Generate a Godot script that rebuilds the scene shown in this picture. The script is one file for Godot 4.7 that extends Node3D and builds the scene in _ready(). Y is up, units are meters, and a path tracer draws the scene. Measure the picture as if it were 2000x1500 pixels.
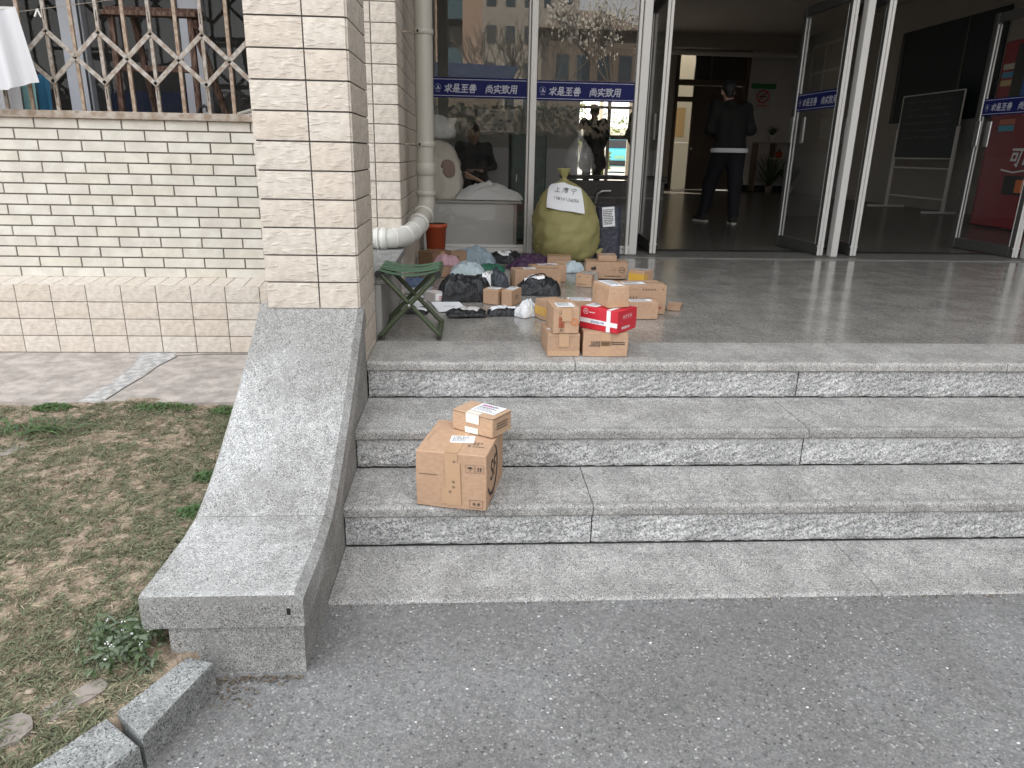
extends Node3D
# A porch with granite steps strewn with parcels, in front of a tiled building. Metres, y up; x runs along the front, z towards the street; z = 0 is the edge of the landing.
const LAND := 0.486        # height of the landing
const T1 := 0.3235         # treads below it
const T2 := 0.164
const GLASS := -3.556      # plane of the entrance doors
var rng := RandomNumberGenerator.new()
var M := {}


class MB:
	# collects triangles; faces are given counter-clockwise as seen from outside
	var st := SurfaceTool.new()
	var col := Color(1, 1, 1)
	var count := 0
	func _init() -> void:
		st.begin(Mesh.PRIMITIVE_TRIANGLES)
		st.set_smooth_group(-1)
	func smooth(on: bool) -> void:
		st.set_smooth_group(0 if on else -1)
	func t(a: Vector3, b: Vector3, c: Vector3) -> void:
		st.set_color(col); st.add_vertex(a)
		st.set_color(col); st.add_vertex(c)
		st.set_color(col); st.add_vertex(b)
		count += 1
	func q(a: Vector3, b: Vector3, c: Vector3, d: Vector3) -> void:
		t(a, b, c); t(a, c, d)
	func face(p: Array, centre: Vector3) -> void:
		# a convex face turned away from the centre
		var m := Vector3.ZERO
		for v in p: m += v
		m /= p.size()
		var n: Vector3 = (p[1] - p[0]).cross(p[2] - p[0])
		if n.dot(m - centre) < 0.0:
			p.reverse()
		for i in range(1, p.size() - 1): t(p[0], p[i], p[i + 1])
	func box(c: Vector3, s: Vector3, bevel := 0.0, b := Basis.IDENTITY) -> void:
		var h := s / 2.0
		if bevel <= 0.0:
			for ax in 3:
				for sg in [-1.0, 1.0]:
					var u := (ax + 1) % 3
					var w := (ax + 2) % 3
					var p := []
					for k in [[-1, -1], [1, -1], [1, 1], [-1, 1]]:
						var v := Vector3.ZERO
						v[ax] = sg * h[ax]; v[u] = k[0] * h[u]; v[w] = k[1] * h[w]
						p.append(c + b * v)
					face(p, c)
			return
		var i := h - Vector3(bevel, bevel, bevel)
		for ax in 3:
			var u := (ax + 1) % 3
			var w := (ax + 2) % 3
			for sg in [-1.0, 1.0]:
				var p := []
				for k in [[-1, -1], [1, -1], [1, 1], [-1, 1]]:
					var v := Vector3.ZERO
					v[ax] = sg * h[ax]; v[u] = k[0] * i[u]; v[w] = k[1] * i[w]
					p.append(c + b * v)
				face(p, c)
			for su in [-1.0, 1.0]:
				for sw in [-1.0, 1.0]:
					var p := []
					for k in [[-1, 0], [1, 0], [1, 1], [-1, 1]]:
						var v := Vector3.ZERO
						v[ax] = k[0] * i[ax]
						if k[1] == 0:
							v[u] = su * h[u]; v[w] = sw * i[w]
						else:
							v[u] = su * i[u]; v[w] = sw * h[w]
						p.append(c + b * v)
					face(p, c)
		for sx in [-1.0, 1.0]:
			for sy in [-1.0, 1.0]:
				for sz in [-1.0, 1.0]:
					face([c + b * Vector3(sx * h.x, sy * i.y, sz * i.z), c + b * Vector3(sx * i.x, sy * h.y, sz * i.z), c + b * Vector3(sx * i.x, sy * i.y, sz * h.z)], c)
	func tube(p: Array, r, sides := 10, caps := true) -> void:
		# r is one radius or one per point
		var rings := []
		var up := Vector3.UP
		for k in p.size():
			var d: Vector3 = (p[mini(k + 1, p.size() - 1)] - p[maxi(k - 1, 0)]).normalized()
			if k == 0 and absf(d.dot(up)) > 0.95: up = Vector3.RIGHT
			var x := up.cross(d).normalized()
			if x.length() < 0.5: x = Vector3.RIGHT
			var y := d.cross(x).normalized()
			up = y
			var rr: float = r[k] if r is Array else r
			var ring := PackedVector3Array()
			for j in sides:
				var a := TAU * j / sides
				ring.append(p[k] + (x * cos(a) + y * sin(a)) * rr)
			rings.append(ring)
		smooth(true)
		for k in rings.size() - 1:
			for j in sides:
				var j2 := (j + 1) % sides
				q(rings[k][j], rings[k][j2], rings[k + 1][j2], rings[k + 1][j])
		smooth(false)
		if caps:
			for j in range(1, sides - 1):
				t(rings[0][0], rings[0][j + 1], rings[0][j])
				var e: PackedVector3Array = rings[rings.size() - 1]
				t(e[0], e[j], e[j + 1])
	func lathe(c: Vector3, prof: Array, sides := 20, b := Basis.IDENTITY) -> void:
		# profile of (radius, height) from the bottom up
		smooth(true)
		for k in prof.size() - 1:
			for j in sides:
				var a0 := TAU * j / sides
				var a1 := TAU * (j + 1) / sides
				var f := func(a: float, v: Vector2) -> Vector3: return c + b * Vector3(cos(a) * v.x, v.y, -sin(a) * v.x)
				var A: Vector3 = f.call(a0, prof[k])
				var B: Vector3 = f.call(a1, prof[k])
				var C: Vector3 = f.call(a1, prof[k + 1])
				var D: Vector3 = f.call(a0, prof[k + 1])
				if prof[k].x < 1e-5: t(A, C, D)
				elif prof[k + 1].x < 1e-5: t(A, B, C)
				else: q(A, B, C, D)
		smooth(false)
	func grid(rows: Array, closed := false, sm := true) -> void:
		smooth(sm)
		for i in rows.size() - 1:
			var n: int = rows[i].size()
			for j in (n if closed else n - 1):
				var k := (j + 1) % n
				q(rows[i][j], rows[i][k], rows[i + 1][k], rows[i + 1][j])
		smooth(false)
	func prism(poly: PackedVector2Array, f: Callable, z0: float, z1: float) -> void:
		# an outline (x, y) pushed from z0 to z1; f places (x, y, z)
		var idx := Geometry2D.triangulate_polygon(poly)
		var cw := Geometry2D.is_polygon_clockwise(poly)
		for i in range(0, idx.size(), 3):
			var A := poly[idx[i]]
			var B := poly[idx[i + 1]]
			var C := poly[idx[i + 2]]
			if (B - A).cross(C - A) < 0.0:
				var s := B; B = C; C = s
			t(f.call(A.x, A.y, z1), f.call(B.x, B.y, z1), f.call(C.x, C.y, z1))
			t(f.call(A.x, A.y, z0), f.call(C.x, C.y, z0), f.call(B.x, B.y, z0))
		for i in poly.size():
			var A := poly[i]
			var B := poly[(i + 1) % poly.size()]
			if (B - A).length() < 1e-7: continue
			if cw:
				var s := B; B = A; A = s
			q(f.call(A.x, A.y, z0), f.call(B.x, B.y, z0), f.call(B.x, B.y, z1), f.call(A.x, A.y, z1))
	func ribbon(pts: PackedVector2Array, w: float, z: float) -> float:
		# a pen line in the plane z; each piece lies a hair above the last
		for i in pts.size() - 1:
			var d := (pts[i + 1] - pts[i]).normalized()
			var n := Vector2(-d.y, d.x) * w / 2.0
			var a := pts[i] - d * w * 0.35
			var e := pts[i + 1] + d * w * 0.35
			q(Vector3(a.x - n.x, a.y - n.y, z), Vector3(e.x - n.x, e.y - n.y, z), Vector3(e.x + n.x, e.y + n.y, z), Vector3(a.x + n.x, a.y + n.y, z))
			z += 0.00002
		return z
	func rect(x0: float, y0: float, x1: float, y1: float, z: float) -> void:
		q(Vector3(x0, y0, z), Vector3(x1, y0, z), Vector3(x1, y1, z), Vector3(x0, y1, z))
	func done() -> ArrayMesh:
		st.generate_normals()
		return st.commit()


# ------------------------------------------------------------------ nodes
func put(called: String, shape, m: Material, parent: Node = null) -> MeshInstance3D:
	var o := MeshInstance3D.new()
	o.name = called
	o.mesh = shape.done() if shape is MB else shape
	o.material_override = m
	(parent if parent else self).add_child(o, true)
	return o


func thing(called: String, label: String, category: String, at := Vector3.ZERO, turn := 0.0, group := "") -> Node3D:
	var o := Node3D.new()
	o.name = called
	add_child(o, true)
	o.position = at
	o.rotation.y = turn
	return tag(o, label, category, group)


func tag(o: Node3D, label: String, category: String, group := "") -> Node3D:
	o.set_meta("label", label)
	o.set_meta("category", category)
	if group: o.set_meta("group", group)
	return o


func structure(o: Node3D) -> Node3D:
	o.set_meta("kind", "structure")
	return o


func bx(c: Vector3, s: Vector3, bevel := 0.0, b := Basis.IDENTITY) -> MB:
	var m := MB.new()
	m.box(c, s, bevel, b)
	return m


func span(a: Vector3, b: Vector3, bevel := 0.0) -> MB:
	return bx((a + b) / 2.0, (b - a).abs(), bevel)


func rnd(a: float, b: float) -> float:
	return rng.randf_range(a, b)


# ------------------------------------------------------------------ textures and materials
func lin(r: float, g: float, b: float, a := 1.0) -> Color:
	var c := Color(r, g, b).linear_to_srgb()
	c.a = a
	return c


func noise(kind: int, freq: float, sd: int, oct := 1) -> FastNoiseLite:
	var n := FastNoiseLite.new()
	n.noise_type = kind
	n.frequency = freq
	n.seed = sd
	n.fractal_octaves = oct
	n.fractal_type = FastNoiseLite.FRACTAL_FBM if oct > 1 else FastNoiseLite.FRACTAL_NONE
	return n


func cells(freq: float, sd: int, ret: int) -> FastNoiseLite:
	var n := noise(FastNoiseLite.TYPE_CELLULAR, freq, sd)
	n.cellular_return_type = ret
	n.cellular_jitter = 1.0
	return n


func bytes(n: FastNoiseLite, w: int, h := 0) -> PackedByteArray:
	var im := n.get_seamless_image(w, h if h else w, false, false, 0.1, true)
	im.convert(Image.FORMAT_L8)
	return im.get_data()


func rgb_tex(w: int, h: int, d: PackedByteArray) -> ImageTexture:
	return ImageTexture.create_from_image(Image.create_from_data(w, h, false, Image.FORMAT_RGB8, d))


func l_tex(w: int, h: int, d: PackedByteArray) -> ImageTexture:
	return ImageTexture.create_from_image(Image.create_from_data(w, h, false, Image.FORMAT_L8, d))


func b8(v: float) -> int:
	return clampi(int(v * 255.0), 0, 255)


func mat(c: Color, rough := 0.8, opt := {}) -> StandardMaterial3D:
	var m := StandardMaterial3D.new()
	m.albedo_color = c
	m.roughness = rough
	if opt.has("metal"): m.metallic = opt.metal
	if opt.has("spec"): m.metallic_specular = opt.spec
	if opt.has("vc"): m.vertex_color_use_as_albedo = true
	if opt.has("tex"): m.albedo_texture = opt.tex
	if opt.has("size"):
		m.uv1_triplanar = true
		m.uv1_world_triplanar = opt.get("world", true)
		var s = opt.size
		m.uv1_scale = Vector3(1.0 / s.x, 1.0 / s.y, 1.0 / s.z) if s is Vector3 else Vector3.ONE / s
		m.uv1_triplanar_sharpness = 8.0
	if opt.has("bump"):
		m.heightmap_enabled = true
		m.heightmap_texture = opt.bump
		m.heightmap_scale = opt.bump_cm
	if opt.has("normal"):
		m.normal_enabled = true
		m.normal_texture = opt.normal
		m.normal_scale = opt.get("normal_scale", 1.0)
	if opt.has("rough_tex"):
		m.roughness_texture = opt.rough_tex
	if opt.has("wear"):
		# broad stains laid over the fine grain
		m.detail_enabled = true
		m.detail_albedo = opt.wear
		m.detail_blend_mode = BaseMaterial3D.BLEND_MODE_MUL
		m.detail_uv_layer = BaseMaterial3D.DETAIL_UV_2
		m.uv2_triplanar = true
		m.uv2_world_triplanar = true
		m.uv2_scale = Vector3.ONE / float(opt.wear_size)
		m.uv2_triplanar_sharpness = 8.0
	return m


func granite(sd: int, px: int, f: float, light: Array, mid: Array, dark: Array, share_dark: float, share_light: float) -> ImageTexture:
	var a := bytes(cells(f, sd, FastNoiseLite.RETURN_CELL_VALUE), px)
	var b := bytes(cells(f * 0.62, sd + 7, FastNoiseLite.RETURN_CELL_VALUE), px)
	var c := bytes(noise(FastNoiseLite.TYPE_SIMPLEX, 0.012, sd + 3, 3), px)
	var d := PackedByteArray()
	d.resize(px * px * 3)
	for i in px * px:
		var v := a[i] / 255.0
		var k := (c[i] - 128) / 255.0 * 0.16
		var s: Array = mid
		if v < share_dark: s = dark
		elif b[i] / 255.0 > 1.0 - share_light: s = light
		var tone := (v - 0.5) * 0.14 + k * 0.6
		d[i * 3] = b8(s[0] + tone); d[i * 3 + 1] = b8(s[1] + tone); d[i * 3 + 2] = b8(s[2] + tone)
	return rgb_tex(px, px, d)


func blotch(sd: int, px: int, f: float, lo: Array, hi: Array, oct := 4, spots := 0.0) -> ImageTexture:
	var a := bytes(noise(FastNoiseLite.TYPE_SIMPLEX_SMOOTH, f, sd, oct), px)
	var b := bytes(noise(FastNoiseLite.TYPE_SIMPLEX, f * 9.0, sd + 5, 2), px)
	var d := PackedByteArray()
	d.resize(px * px * 3)
	for i in px * px:
		var k := smoothstep(0.2, 0.8, a[i] / 255.0 * 0.8 + b[i] / 255.0 * 0.2)
		var s := 1.0 - (spots if b[i] > 205 else 0.0)
		for j in 3: d[i * 3 + j] = b8(lerpf(lo[j], hi[j], k) * s)
	return rgb_tex(px, px, d)


func asphalt_tex(px: int) -> Array:
	var f := 0.10
	var v := bytes(cells(f, 11, FastNoiseLite.RETURN_CELL_VALUE), px)
	var e := bytes(cells(f, 11, FastNoiseLite.RETURN_DISTANCE2_SUB), px)
	var v2 := bytes(cells(0.22, 23, FastNoiseLite.RETURN_CELL_VALUE), px)
	var n := bytes(noise(FastNoiseLite.TYPE_SIMPLEX, 0.02, 31, 3), px)
	var d := PackedByteArray()
	d.resize(px * px * 3)
	var h := PackedByteArray()
	h.resize(px * px)
	for i in px * px:
		var stone := smoothstep(0.02, 0.16, e[i] / 255.0)
		var t := v[i] / 255.0
		var fine := v2[i] / 255.0
		var base := 0.44 + fine * 0.13 + (n[i] - 128) / 255.0 * 0.12
		var s := 0.44 + t * 0.19
		if t > 0.965: s = 0.70
		elif t < 0.05: s = 0.36
		# only some of the stones show at the worn surface
		var shown := stone * (1.0 if fmod(t * 17.0, 1.0) > 0.5 else 0.35)
		var c := lerpf(base, s, shown)
		d[i * 3] = b8(c * 0.99); d[i * 3 + 1] = b8(c); d[i * 3 + 2] = b8(c * (1.015 if t < 0.6 else 1.0))
		h[i] = b8(0.3 + 0.5 * shown * (0.6 + 0.4 * t) + fine * 0.2)
	return [rgb_tex(px, px, d), l_tex(px, px, h)]


func split_tex(px: int) -> ImageTexture:
	# the rippled, split face of the porch tiles
	var a := noise(FastNoiseLite.TYPE_SIMPLEX_SMOOTH, 0.012, 41, 4)
	a.domain_warp_enabled = true
	a.domain_warp_amplitude = 22.0
	a.domain_warp_frequency = 0.01
	var im := a.get_seamless_image(px / 3, px, false, false, 0.15, true)
	im.convert(Image.FORMAT_L8)
	im.resize(px, px, Image.INTERPOLATE_CUBIC)
	var d := im.get_data()
	for i in d.size():
		var k := d[i] / 255.0
		d[i] = b8(0.5 + 0.5 * sin(k * 9.0) * 0.35 + (k - 0.5) * 0.9)
	return l_tex(px, px, d)


func weave_tex(px: int, step: int) -> ImageTexture:
	var d := PackedByteArray()
	d.resize(px * px)
	for y in px:
		for x in px:
			var cx := x % step
			var cy := y % step
			var over := ((x / step) + (y / step)) % 2 == 0
			var k := sin(PI * cx / step) if over else sin(PI * cy / step)
			d[y * px + x] = b8(0.2 + 0.7 * k)
	return l_tex(px, px, d)


func wrinkle_tex(px: int, f: float, sd: int) -> ImageTexture:
	var n := noise(FastNoiseLite.TYPE_SIMPLEX_SMOOTH, f, sd, 3)
	n.fractal_type = FastNoiseLite.FRACTAL_RIDGED
	n.domain_warp_enabled = true
	n.domain_warp_amplitude = 30.0
	return l_tex(px, px, bytes(n, px))


func make_materials() -> void:
	var fine := granite(3, 1024, 0.24, [0.82, 0.82, 0.81], [0.70, 0.705, 0.705], [0.47, 0.475, 0.485], 0.15, 0.28)
	var coarse := granite(5, 1024, 0.14, [0.875, 0.875, 0.87], [0.765, 0.77, 0.775], [0.62, 0.625, 0.635], 0.22, 0.30)
	var wear := blotch(8, 512, 0.006, [0.80, 0.79, 0.78], [1.0, 1.0, 1.0])
	var wear2 := blotch(9, 512, 0.012, [0.875, 0.87, 0.865], [1.0, 0.995, 0.99], 5)
	var grain_h := l_tex(512, 512, bytes(cells(0.12, 77, FastNoiseLite.RETURN_CELL_VALUE), 512))
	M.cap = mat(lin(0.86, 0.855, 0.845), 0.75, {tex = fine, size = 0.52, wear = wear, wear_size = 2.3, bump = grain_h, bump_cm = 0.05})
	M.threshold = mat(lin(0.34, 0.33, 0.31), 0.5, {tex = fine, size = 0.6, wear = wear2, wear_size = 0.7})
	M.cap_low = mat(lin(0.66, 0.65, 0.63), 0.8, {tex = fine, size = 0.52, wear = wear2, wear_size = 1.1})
	M.riser = mat(lin(0.84, 0.835, 0.825), 0.85, {tex = coarse, size = 0.6, wear = wear2, wear_size = 1.7, bump = grain_h, bump_cm = 0.2})
	M.tread = mat(lin(0.73, 0.71, 0.69), 0.75, {tex = fine, size = 0.6, wear = wear2, wear_size = 1.3})
	M.landing_edge = mat(lin(0.84, 0.815, 0.785), 0.6, {tex = fine, size = 0.6, wear = wear2, wear_size = 1.4})
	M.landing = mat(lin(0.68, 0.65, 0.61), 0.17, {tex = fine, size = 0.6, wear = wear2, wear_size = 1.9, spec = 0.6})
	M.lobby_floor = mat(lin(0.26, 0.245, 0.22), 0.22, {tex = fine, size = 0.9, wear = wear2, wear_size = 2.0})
	M.kerb = mat(lin(0.58, 0.595, 0.59), 0.85, {tex = fine, size = 0.7, wear = wear2, wear_size = 0.9, bump = grain_h, bump_cm = 0.08})
	M.ledge = mat(lin(0.60, 0.60, 0.59), 0.8, {tex = fine, size = 1.0, wear = wear2, wear_size = 0.8})
	var asp := asphalt_tex(1024)
	M.asphalt = mat(lin(0.93, 0.90, 0.875), 0.9, {tex = asp[0], size = 0.72, wear = blotch(12, 512, 0.008, [0.90, 0.895, 0.885], [1.0, 1.0, 1.0], 5), wear_size = 3.1, bump = asp[1], bump_cm = 0.35})
	M.chip = mat(Color(1, 1, 1), 0.7, {vc = true})
	M.soil = mat(Color(1, 1, 1), 1.0, {tex = blotch(14, 512, 0.02, [0.49, 0.43, 0.365], [0.67, 0.60, 0.525], 5, 0.25), size = 0.9, bump = l_tex(512, 512, bytes(noise(FastNoiseLite.TYPE_SIMPLEX, 0.05, 15, 4), 512)), bump_cm = 0.9})
	M.apron = mat(lin(0.93, 0.90, 0.88), 0.9, {tex = blotch(16, 512, 0.015, [0.68, 0.66, 0.64], [0.775, 0.75, 0.73], 5, 0.06), size = 0.8, wear = wear2, wear_size = 1.5, bump = l_tex(512, 512, bytes(noise(FastNoiseLite.TYPE_SIMPLEX, 0.03, 18, 4), 512)), bump_cm = 0.2})
	M.paver = M.apron.duplicate()
	M.paver.albedo_color = lin(0.56, 0.53, 0.50)
	M.mortar = mat(lin(0.90, 0.88, 0.86), 0.9, {tex = blotch(17, 256, 0.03, [0.62, 0.62, 0.62], [0.8, 0.8, 0.8], 3), size = 0.5})
	M.grout = mat(lin(0.24, 0.225, 0.20), 0.95)
	M.grout_dark = mat(lin(0.11, 0.105, 0.10), 0.95)
	var split := split_tex(768)
	var tone := blotch(19, 256, 0.02, [0.93, 0.925, 0.92], [1.0, 1.0, 1.0], 4)
	M.split = []
	for c in [[0.635, 0.57, 0.495], [0.65, 0.59, 0.52], [0.625, 0.555, 0.475]]:
		M.split.append(mat(lin(c[0], c[1], c[2]), 0.7, {tex = tone, size = 0.27, bump = split, bump_cm = 0.30}))
	M.glazed = []
	for c in [[0.66, 0.625, 0.545], [0.67, 0.64, 0.575], [0.655, 0.625, 0.555], [0.65, 0.61, 0.55]]:
		M.glazed.append(mat(lin(c[0], c[1], c[2]), 0.42, {tex = tone, size = 0.9}))
	M.kraft = []
	for c in [[0.49, 0.315, 0.205], [0.445, 0.287, 0.187], [0.52, 0.345, 0.225], [0.40, 0.257, 0.167]]:
		M.kraft.append(mat(lin(c[0], c[1], c[2]), 0.8, {tex = blotch(20, 512, 0.03, [0.945, 0.94, 0.935], [1, 1, 1], 5), size = Vector3(0.5, 0.22, 0.5), world = false}) if M.kraft.is_empty() else null)
		if M.kraft.size() > 1:
			M.kraft[-1] = M.kraft[0].duplicate()
			M.kraft[-1].albedo_color = lin(c[0], c[1], c[2])
	M.kraft_old = M.kraft[0].duplicate()
	M.kraft_old.albedo_color = lin(0.24, 0.145, 0.085)
	M.kraft_edge = mat(lin(0.60, 0.44, 0.31), 0.9)
	M.seam = mat(lin(0.06, 0.04, 0.025), 1.0)
	M.tape = mat(lin(0.50, 0.325, 0.20), 0.22)
	M.tape_yellow = mat(lin(0.62, 0.36, 0.06), 0.3)
	M.tape_white = mat(lin(0.80, 0.77, 0.68), 0.35)
	M.paper = mat(lin(0.80, 0.81, 0.83), 0.75)
	M.paper_grey = mat(lin(0.50, 0.49, 0.47), 0.7)
	M.ink = mat(lin(0.035, 0.032, 0.032), 0.8)
	M.ink_soft = mat(lin(0.16, 0.12, 0.085), 0.8)
	M.ink_blue = mat(lin(0.10, 0.14, 0.35), 0.8)
	M.ink_red = mat(lin(0.50, 0.06, 0.05), 0.8)
	M.ink_pink = mat(lin(0.75, 0.08, 0.42), 0.8)
	M.ink_orange = mat(lin(0.62, 0.22, 0.08), 0.8)
	M.white_print = mat(lin(0.80, 0.79, 0.80), 0.6)
	M.band_print = mat(lin(0.40, 0.41, 0.47), 0.6)
	M.red_box = mat(lin(0.55, 0.018, 0.035), 0.45)
	var wr := wrinkle_tex(512, 0.008, 51)
	var bag := func(c: Color, rough: float, cm := 0.9) -> StandardMaterial3D: return mat(c, rough, {size = 0.28, world = false, bump = wr, bump_cm = cm})
	M.bag_black = bag.call(lin(0.014, 0.015, 0.018), 0.28)
	M.bag_grey = bag.call(lin(0.045, 0.055, 0.07), 0.28)
	M.bag_white = bag.call(lin(0.74, 0.75, 0.76), 0.4)
	M.bag_blue = bag.call(lin(0.33, 0.42, 0.48), 0.4)
	M.bag_pale = bag.call(lin(0.55, 0.66, 0.70), 0.4)
	M.bag_pink = bag.call(lin(0.58, 0.36, 0.42), 0.4)
	M.bag_purple = bag.call(lin(0.065, 0.03, 0.07), 0.32)
	M.bag_green = bag.call(lin(0.03, 0.16, 0.10), 0.5)
	M.bag_navy = bag.call(lin(0.09, 0.13, 0.21), 0.4)
	M.bag_slate = bag.call(lin(0.035, 0.04, 0.06), 0.3, 0.5)
	var weave := weave_tex(256, 8)
	M.sack = mat(lin(0.315, 0.285, 0.115), 0.6, {size = 0.16, world = false, bump = weave, bump_cm = 0.12})
	M.sack_cream = mat(lin(0.62, 0.58, 0.50), 0.8, {size = 0.2, world = false, bump = weave, bump_cm = 0.1})
	M.sack_white = mat(lin(0.66, 0.66, 0.64), 0.7, {size = 0.2, world = false, bump = weave, bump_cm = 0.1})
	M.pvc = mat(lin(0.64, 0.63, 0.585), 0.4)
	M.pvc_grey = mat(lin(0.42, 0.395, 0.34), 0.45)
	M.alu = mat(lin(0.60, 0.59, 0.565), 0.42, {metal = 0.15})
	M.alu_dark = mat(lin(0.055, 0.055, 0.052), 0.5)
	M.steel = mat(lin(0.55, 0.55, 0.54), 0.3, {metal = 0.9})
	M.rubber = mat(lin(0.02, 0.02, 0.02), 0.6)
	M.glass = mat(lin(0.5, 0.5, 0.48, 0.003), 0.0)
	M.glass.transparency = BaseMaterial3D.TRANSPARENCY_ALPHA
	M.glass_dim = mat(lin(0.5, 0.5, 0.48, 0.003), 0.0, {spec = 0.22})
	M.glass_dim.transparency = BaseMaterial3D.TRANSPARENCY_ALPHA
	M.clear_bag = mat(lin(0.75, 0.75, 0.72, 0.30), 0.15)
	M.clear_bag.transparency = BaseMaterial3D.TRANSPARENCY_ALPHA
	M.band = mat(lin(0.010, 0.013, 0.085), 0.5, {spec = 0.25})
	M.stool = mat(lin(0.062, 0.080, 0.042), 0.45)
	M.strap = mat(lin(0.075, 0.145, 0.085), 0.8)
	M.pot = mat(lin(0.52, 0.095, 0.035), 0.5)
	M.pot_in = mat(lin(0.06, 0.025, 0.02), 0.8)
	M.grille = []
	for c in [[0.40, 0.365, 0.33], [0.39, 0.31, 0.245], [0.43, 0.405, 0.375]]:
		M.grille.append(mat(lin(c[0], c[1], c[2]), 0.6, {tex = blotch(22, 256, 0.03, [0.80, 0.74, 0.68], [1, 1, 1], 4), size = 0.3}))
	M.sill = mat(lin(0.42, 0.37, 0.32), 0.7, {tex = blotch(22, 256, 0.03, [0.80, 0.74, 0.68], [1, 1, 1], 4), size = 0.5})
	M.wood = mat(lin(0.17, 0.11, 0.08), 0.85, {tex = blotch(24, 256, 0.02, [0.55, 0.45, 0.42], [1.0, 1.0, 1.0], 5), size = Vector3(0.1, 0.5, 0.1), world = false})
	M.cloth = mat(lin(0.58, 0.58, 0.60), 0.95)
	M.cloth_teal = mat(lin(0.30, 0.55, 0.56), 0.95)
	M.cloth_blue = mat(lin(0.04, 0.17, 0.30), 0.95)
	M.cloth_cyan = mat(lin(0.04, 0.42, 0.62), 0.95)
	M.cloth_navy = mat(lin(0.012, 0.018, 0.04), 0.95)
	M.window_frame = mat(lin(0.55, 0.57, 0.62), 0.5)
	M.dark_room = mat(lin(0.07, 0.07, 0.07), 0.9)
	M.wall_paint = mat(lin(0.34, 0.32, 0.29), 0.85)
	M.wall_white = mat(lin(0.50, 0.49, 0.48), 0.85)
	M.ceiling = mat(lin(0.36, 0.33, 0.30), 0.9)
	M.concrete = mat(lin(0.30, 0.29, 0.28), 0.9)
	M.render = mat(lin(0.48, 0.45, 0.42), 0.9)
	M.door_wood = mat(lin(0.10, 0.07, 0.05), 0.6)
	M.black = mat(lin(0.012, 0.012, 0.013), 0.6)
	M.chalkboard = mat(lin(0.022, 0.035, 0.035), 0.7)
	M.chalk = mat(lin(0.22, 0.24, 0.23), 0.9)
	M.stand = mat(lin(0.60, 0.585, 0.55), 0.5)
	M.vend = mat(lin(0.22, 0.010, 0.02), 0.4)
	M.leaf = []
	for c in [[0.065, 0.12, 0.04], [0.075, 0.11, 0.05], [0.045, 0.08, 0.04]]:
		var m := mat(lin(c[0], c[1], c[2]), 0.7)
		m.backlight_enabled = true
		m.backlight = lin(0.10, 0.16, 0.04)
		M.leaf.append(m)
	M.leaf_grey = mat(lin(0.12, 0.155, 0.10), 0.7)
	M.blade = mat(Color(1, 1, 1), 0.8, {vc = true})
	M.blade.backlight_enabled = true
	M.blade.backlight = Color(0.35, 0.35, 0.3)
	M.body = mat(Color(1, 1, 1), 0.85, {vc = true})
	M.hair = mat(lin(0.012, 0.011, 0.012), 0.6)
	M.bark = mat(lin(0.16, 0.14, 0.12), 0.95)
	M.bud = mat(lin(0.62, 0.60, 0.55), 0.8)


func _ready() -> void:
	rng.seed = 20
	var cam := Camera3D.new()
	cam.name = "camera"
	cam.transform = Transform3D(Basis(Vector3(0.99826, 0.01890, 0.05583), Vector3(-0.00091, 0.95199, -0.30612), Vector3(-0.05894, 0.30554, 0.95035)), Vector3(0.4414, 1.3416, 2.9656))
	cam.fov = 56.207
	cam.near = 0.05
	cam.far = 600.0
	add_child(cam)
	cam.current = true
	var env := Environment.new()
	env.background_mode = Environment.BG_SKY
	var sky_mat := ProceduralSkyMaterial.new()
	sky_mat.sky_top_color = Color(0.825, 0.843, 0.866)
	sky_mat.sky_horizon_color = Color(0.935, 0.932, 0.922)
	sky_mat.sky_curve = 0.25
	sky_mat.ground_bottom_color = Color(0.35, 0.34, 0.33)
	sky_mat.ground_horizon_color = Color(0.62, 0.61, 0.60)
	sky_mat.sun_angle_max = 8.0
	sky_mat.sky_energy_multiplier = 1.0
	var sky := Sky.new()
	sky.sky_material = sky_mat
	env.sky = sky
	env.tonemap_mode = Environment.TONE_MAPPER_LINEAR
	env.tonemap_exposure = 4.3
	env.sdfgi_enabled = true
	env.ssao_enabled = true
	env.ssil_enabled = true
	var we := WorldEnvironment.new()
	we.name = "environment"
	we.environment = env
	add_child(we)
	# the sun stands behind the building: the porch lies in open shade, the street behind and the houses opposite in the sun
	var sun := DirectionalLight3D.new()
	sun.name = "sun"
	sun.light_color = Color(1.0, 0.95, 0.88)
	sun.light_energy = 1.3
	sun.light_angular_distance = 0.6
	sun.shadow_enabled = true
	add_child(sun)
	sun.look_at_from_position(Vector3(-30, 40, -45), Vector3(0, 0, 0))

	make_materials()
	build_ground()
	build_steps()
	build_cheek()
	build_porch_tiles()
	build_building()
	build_grille()
	build_entrance()
	build_lobby()
	build_pipe()
	build_opposite()
	build_behind()
	build_parcels()
	build_bags()
	build_stool()
	build_people()
	build_lawn_plants()


# ------------------------------------------------------------------ ground
func lawn_height(x: float, z: float) -> float:
	var h := 0.088 + 0.012 * sin(x * 5.1 + z * 2.3) * sin(z * 4.7 - x) + 0.006 * sin(x * 17.0) * cos(z * 15.0)
	h += 0.008 * smoothstep(-0.4, -0.6, z)
	# sinks towards the kerb and the foot of the stone cheek
	h -= 0.035 * smoothstep(1.0, 1.5, z) * smoothstep(-0.9, -0.35, x)
	return h


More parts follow.
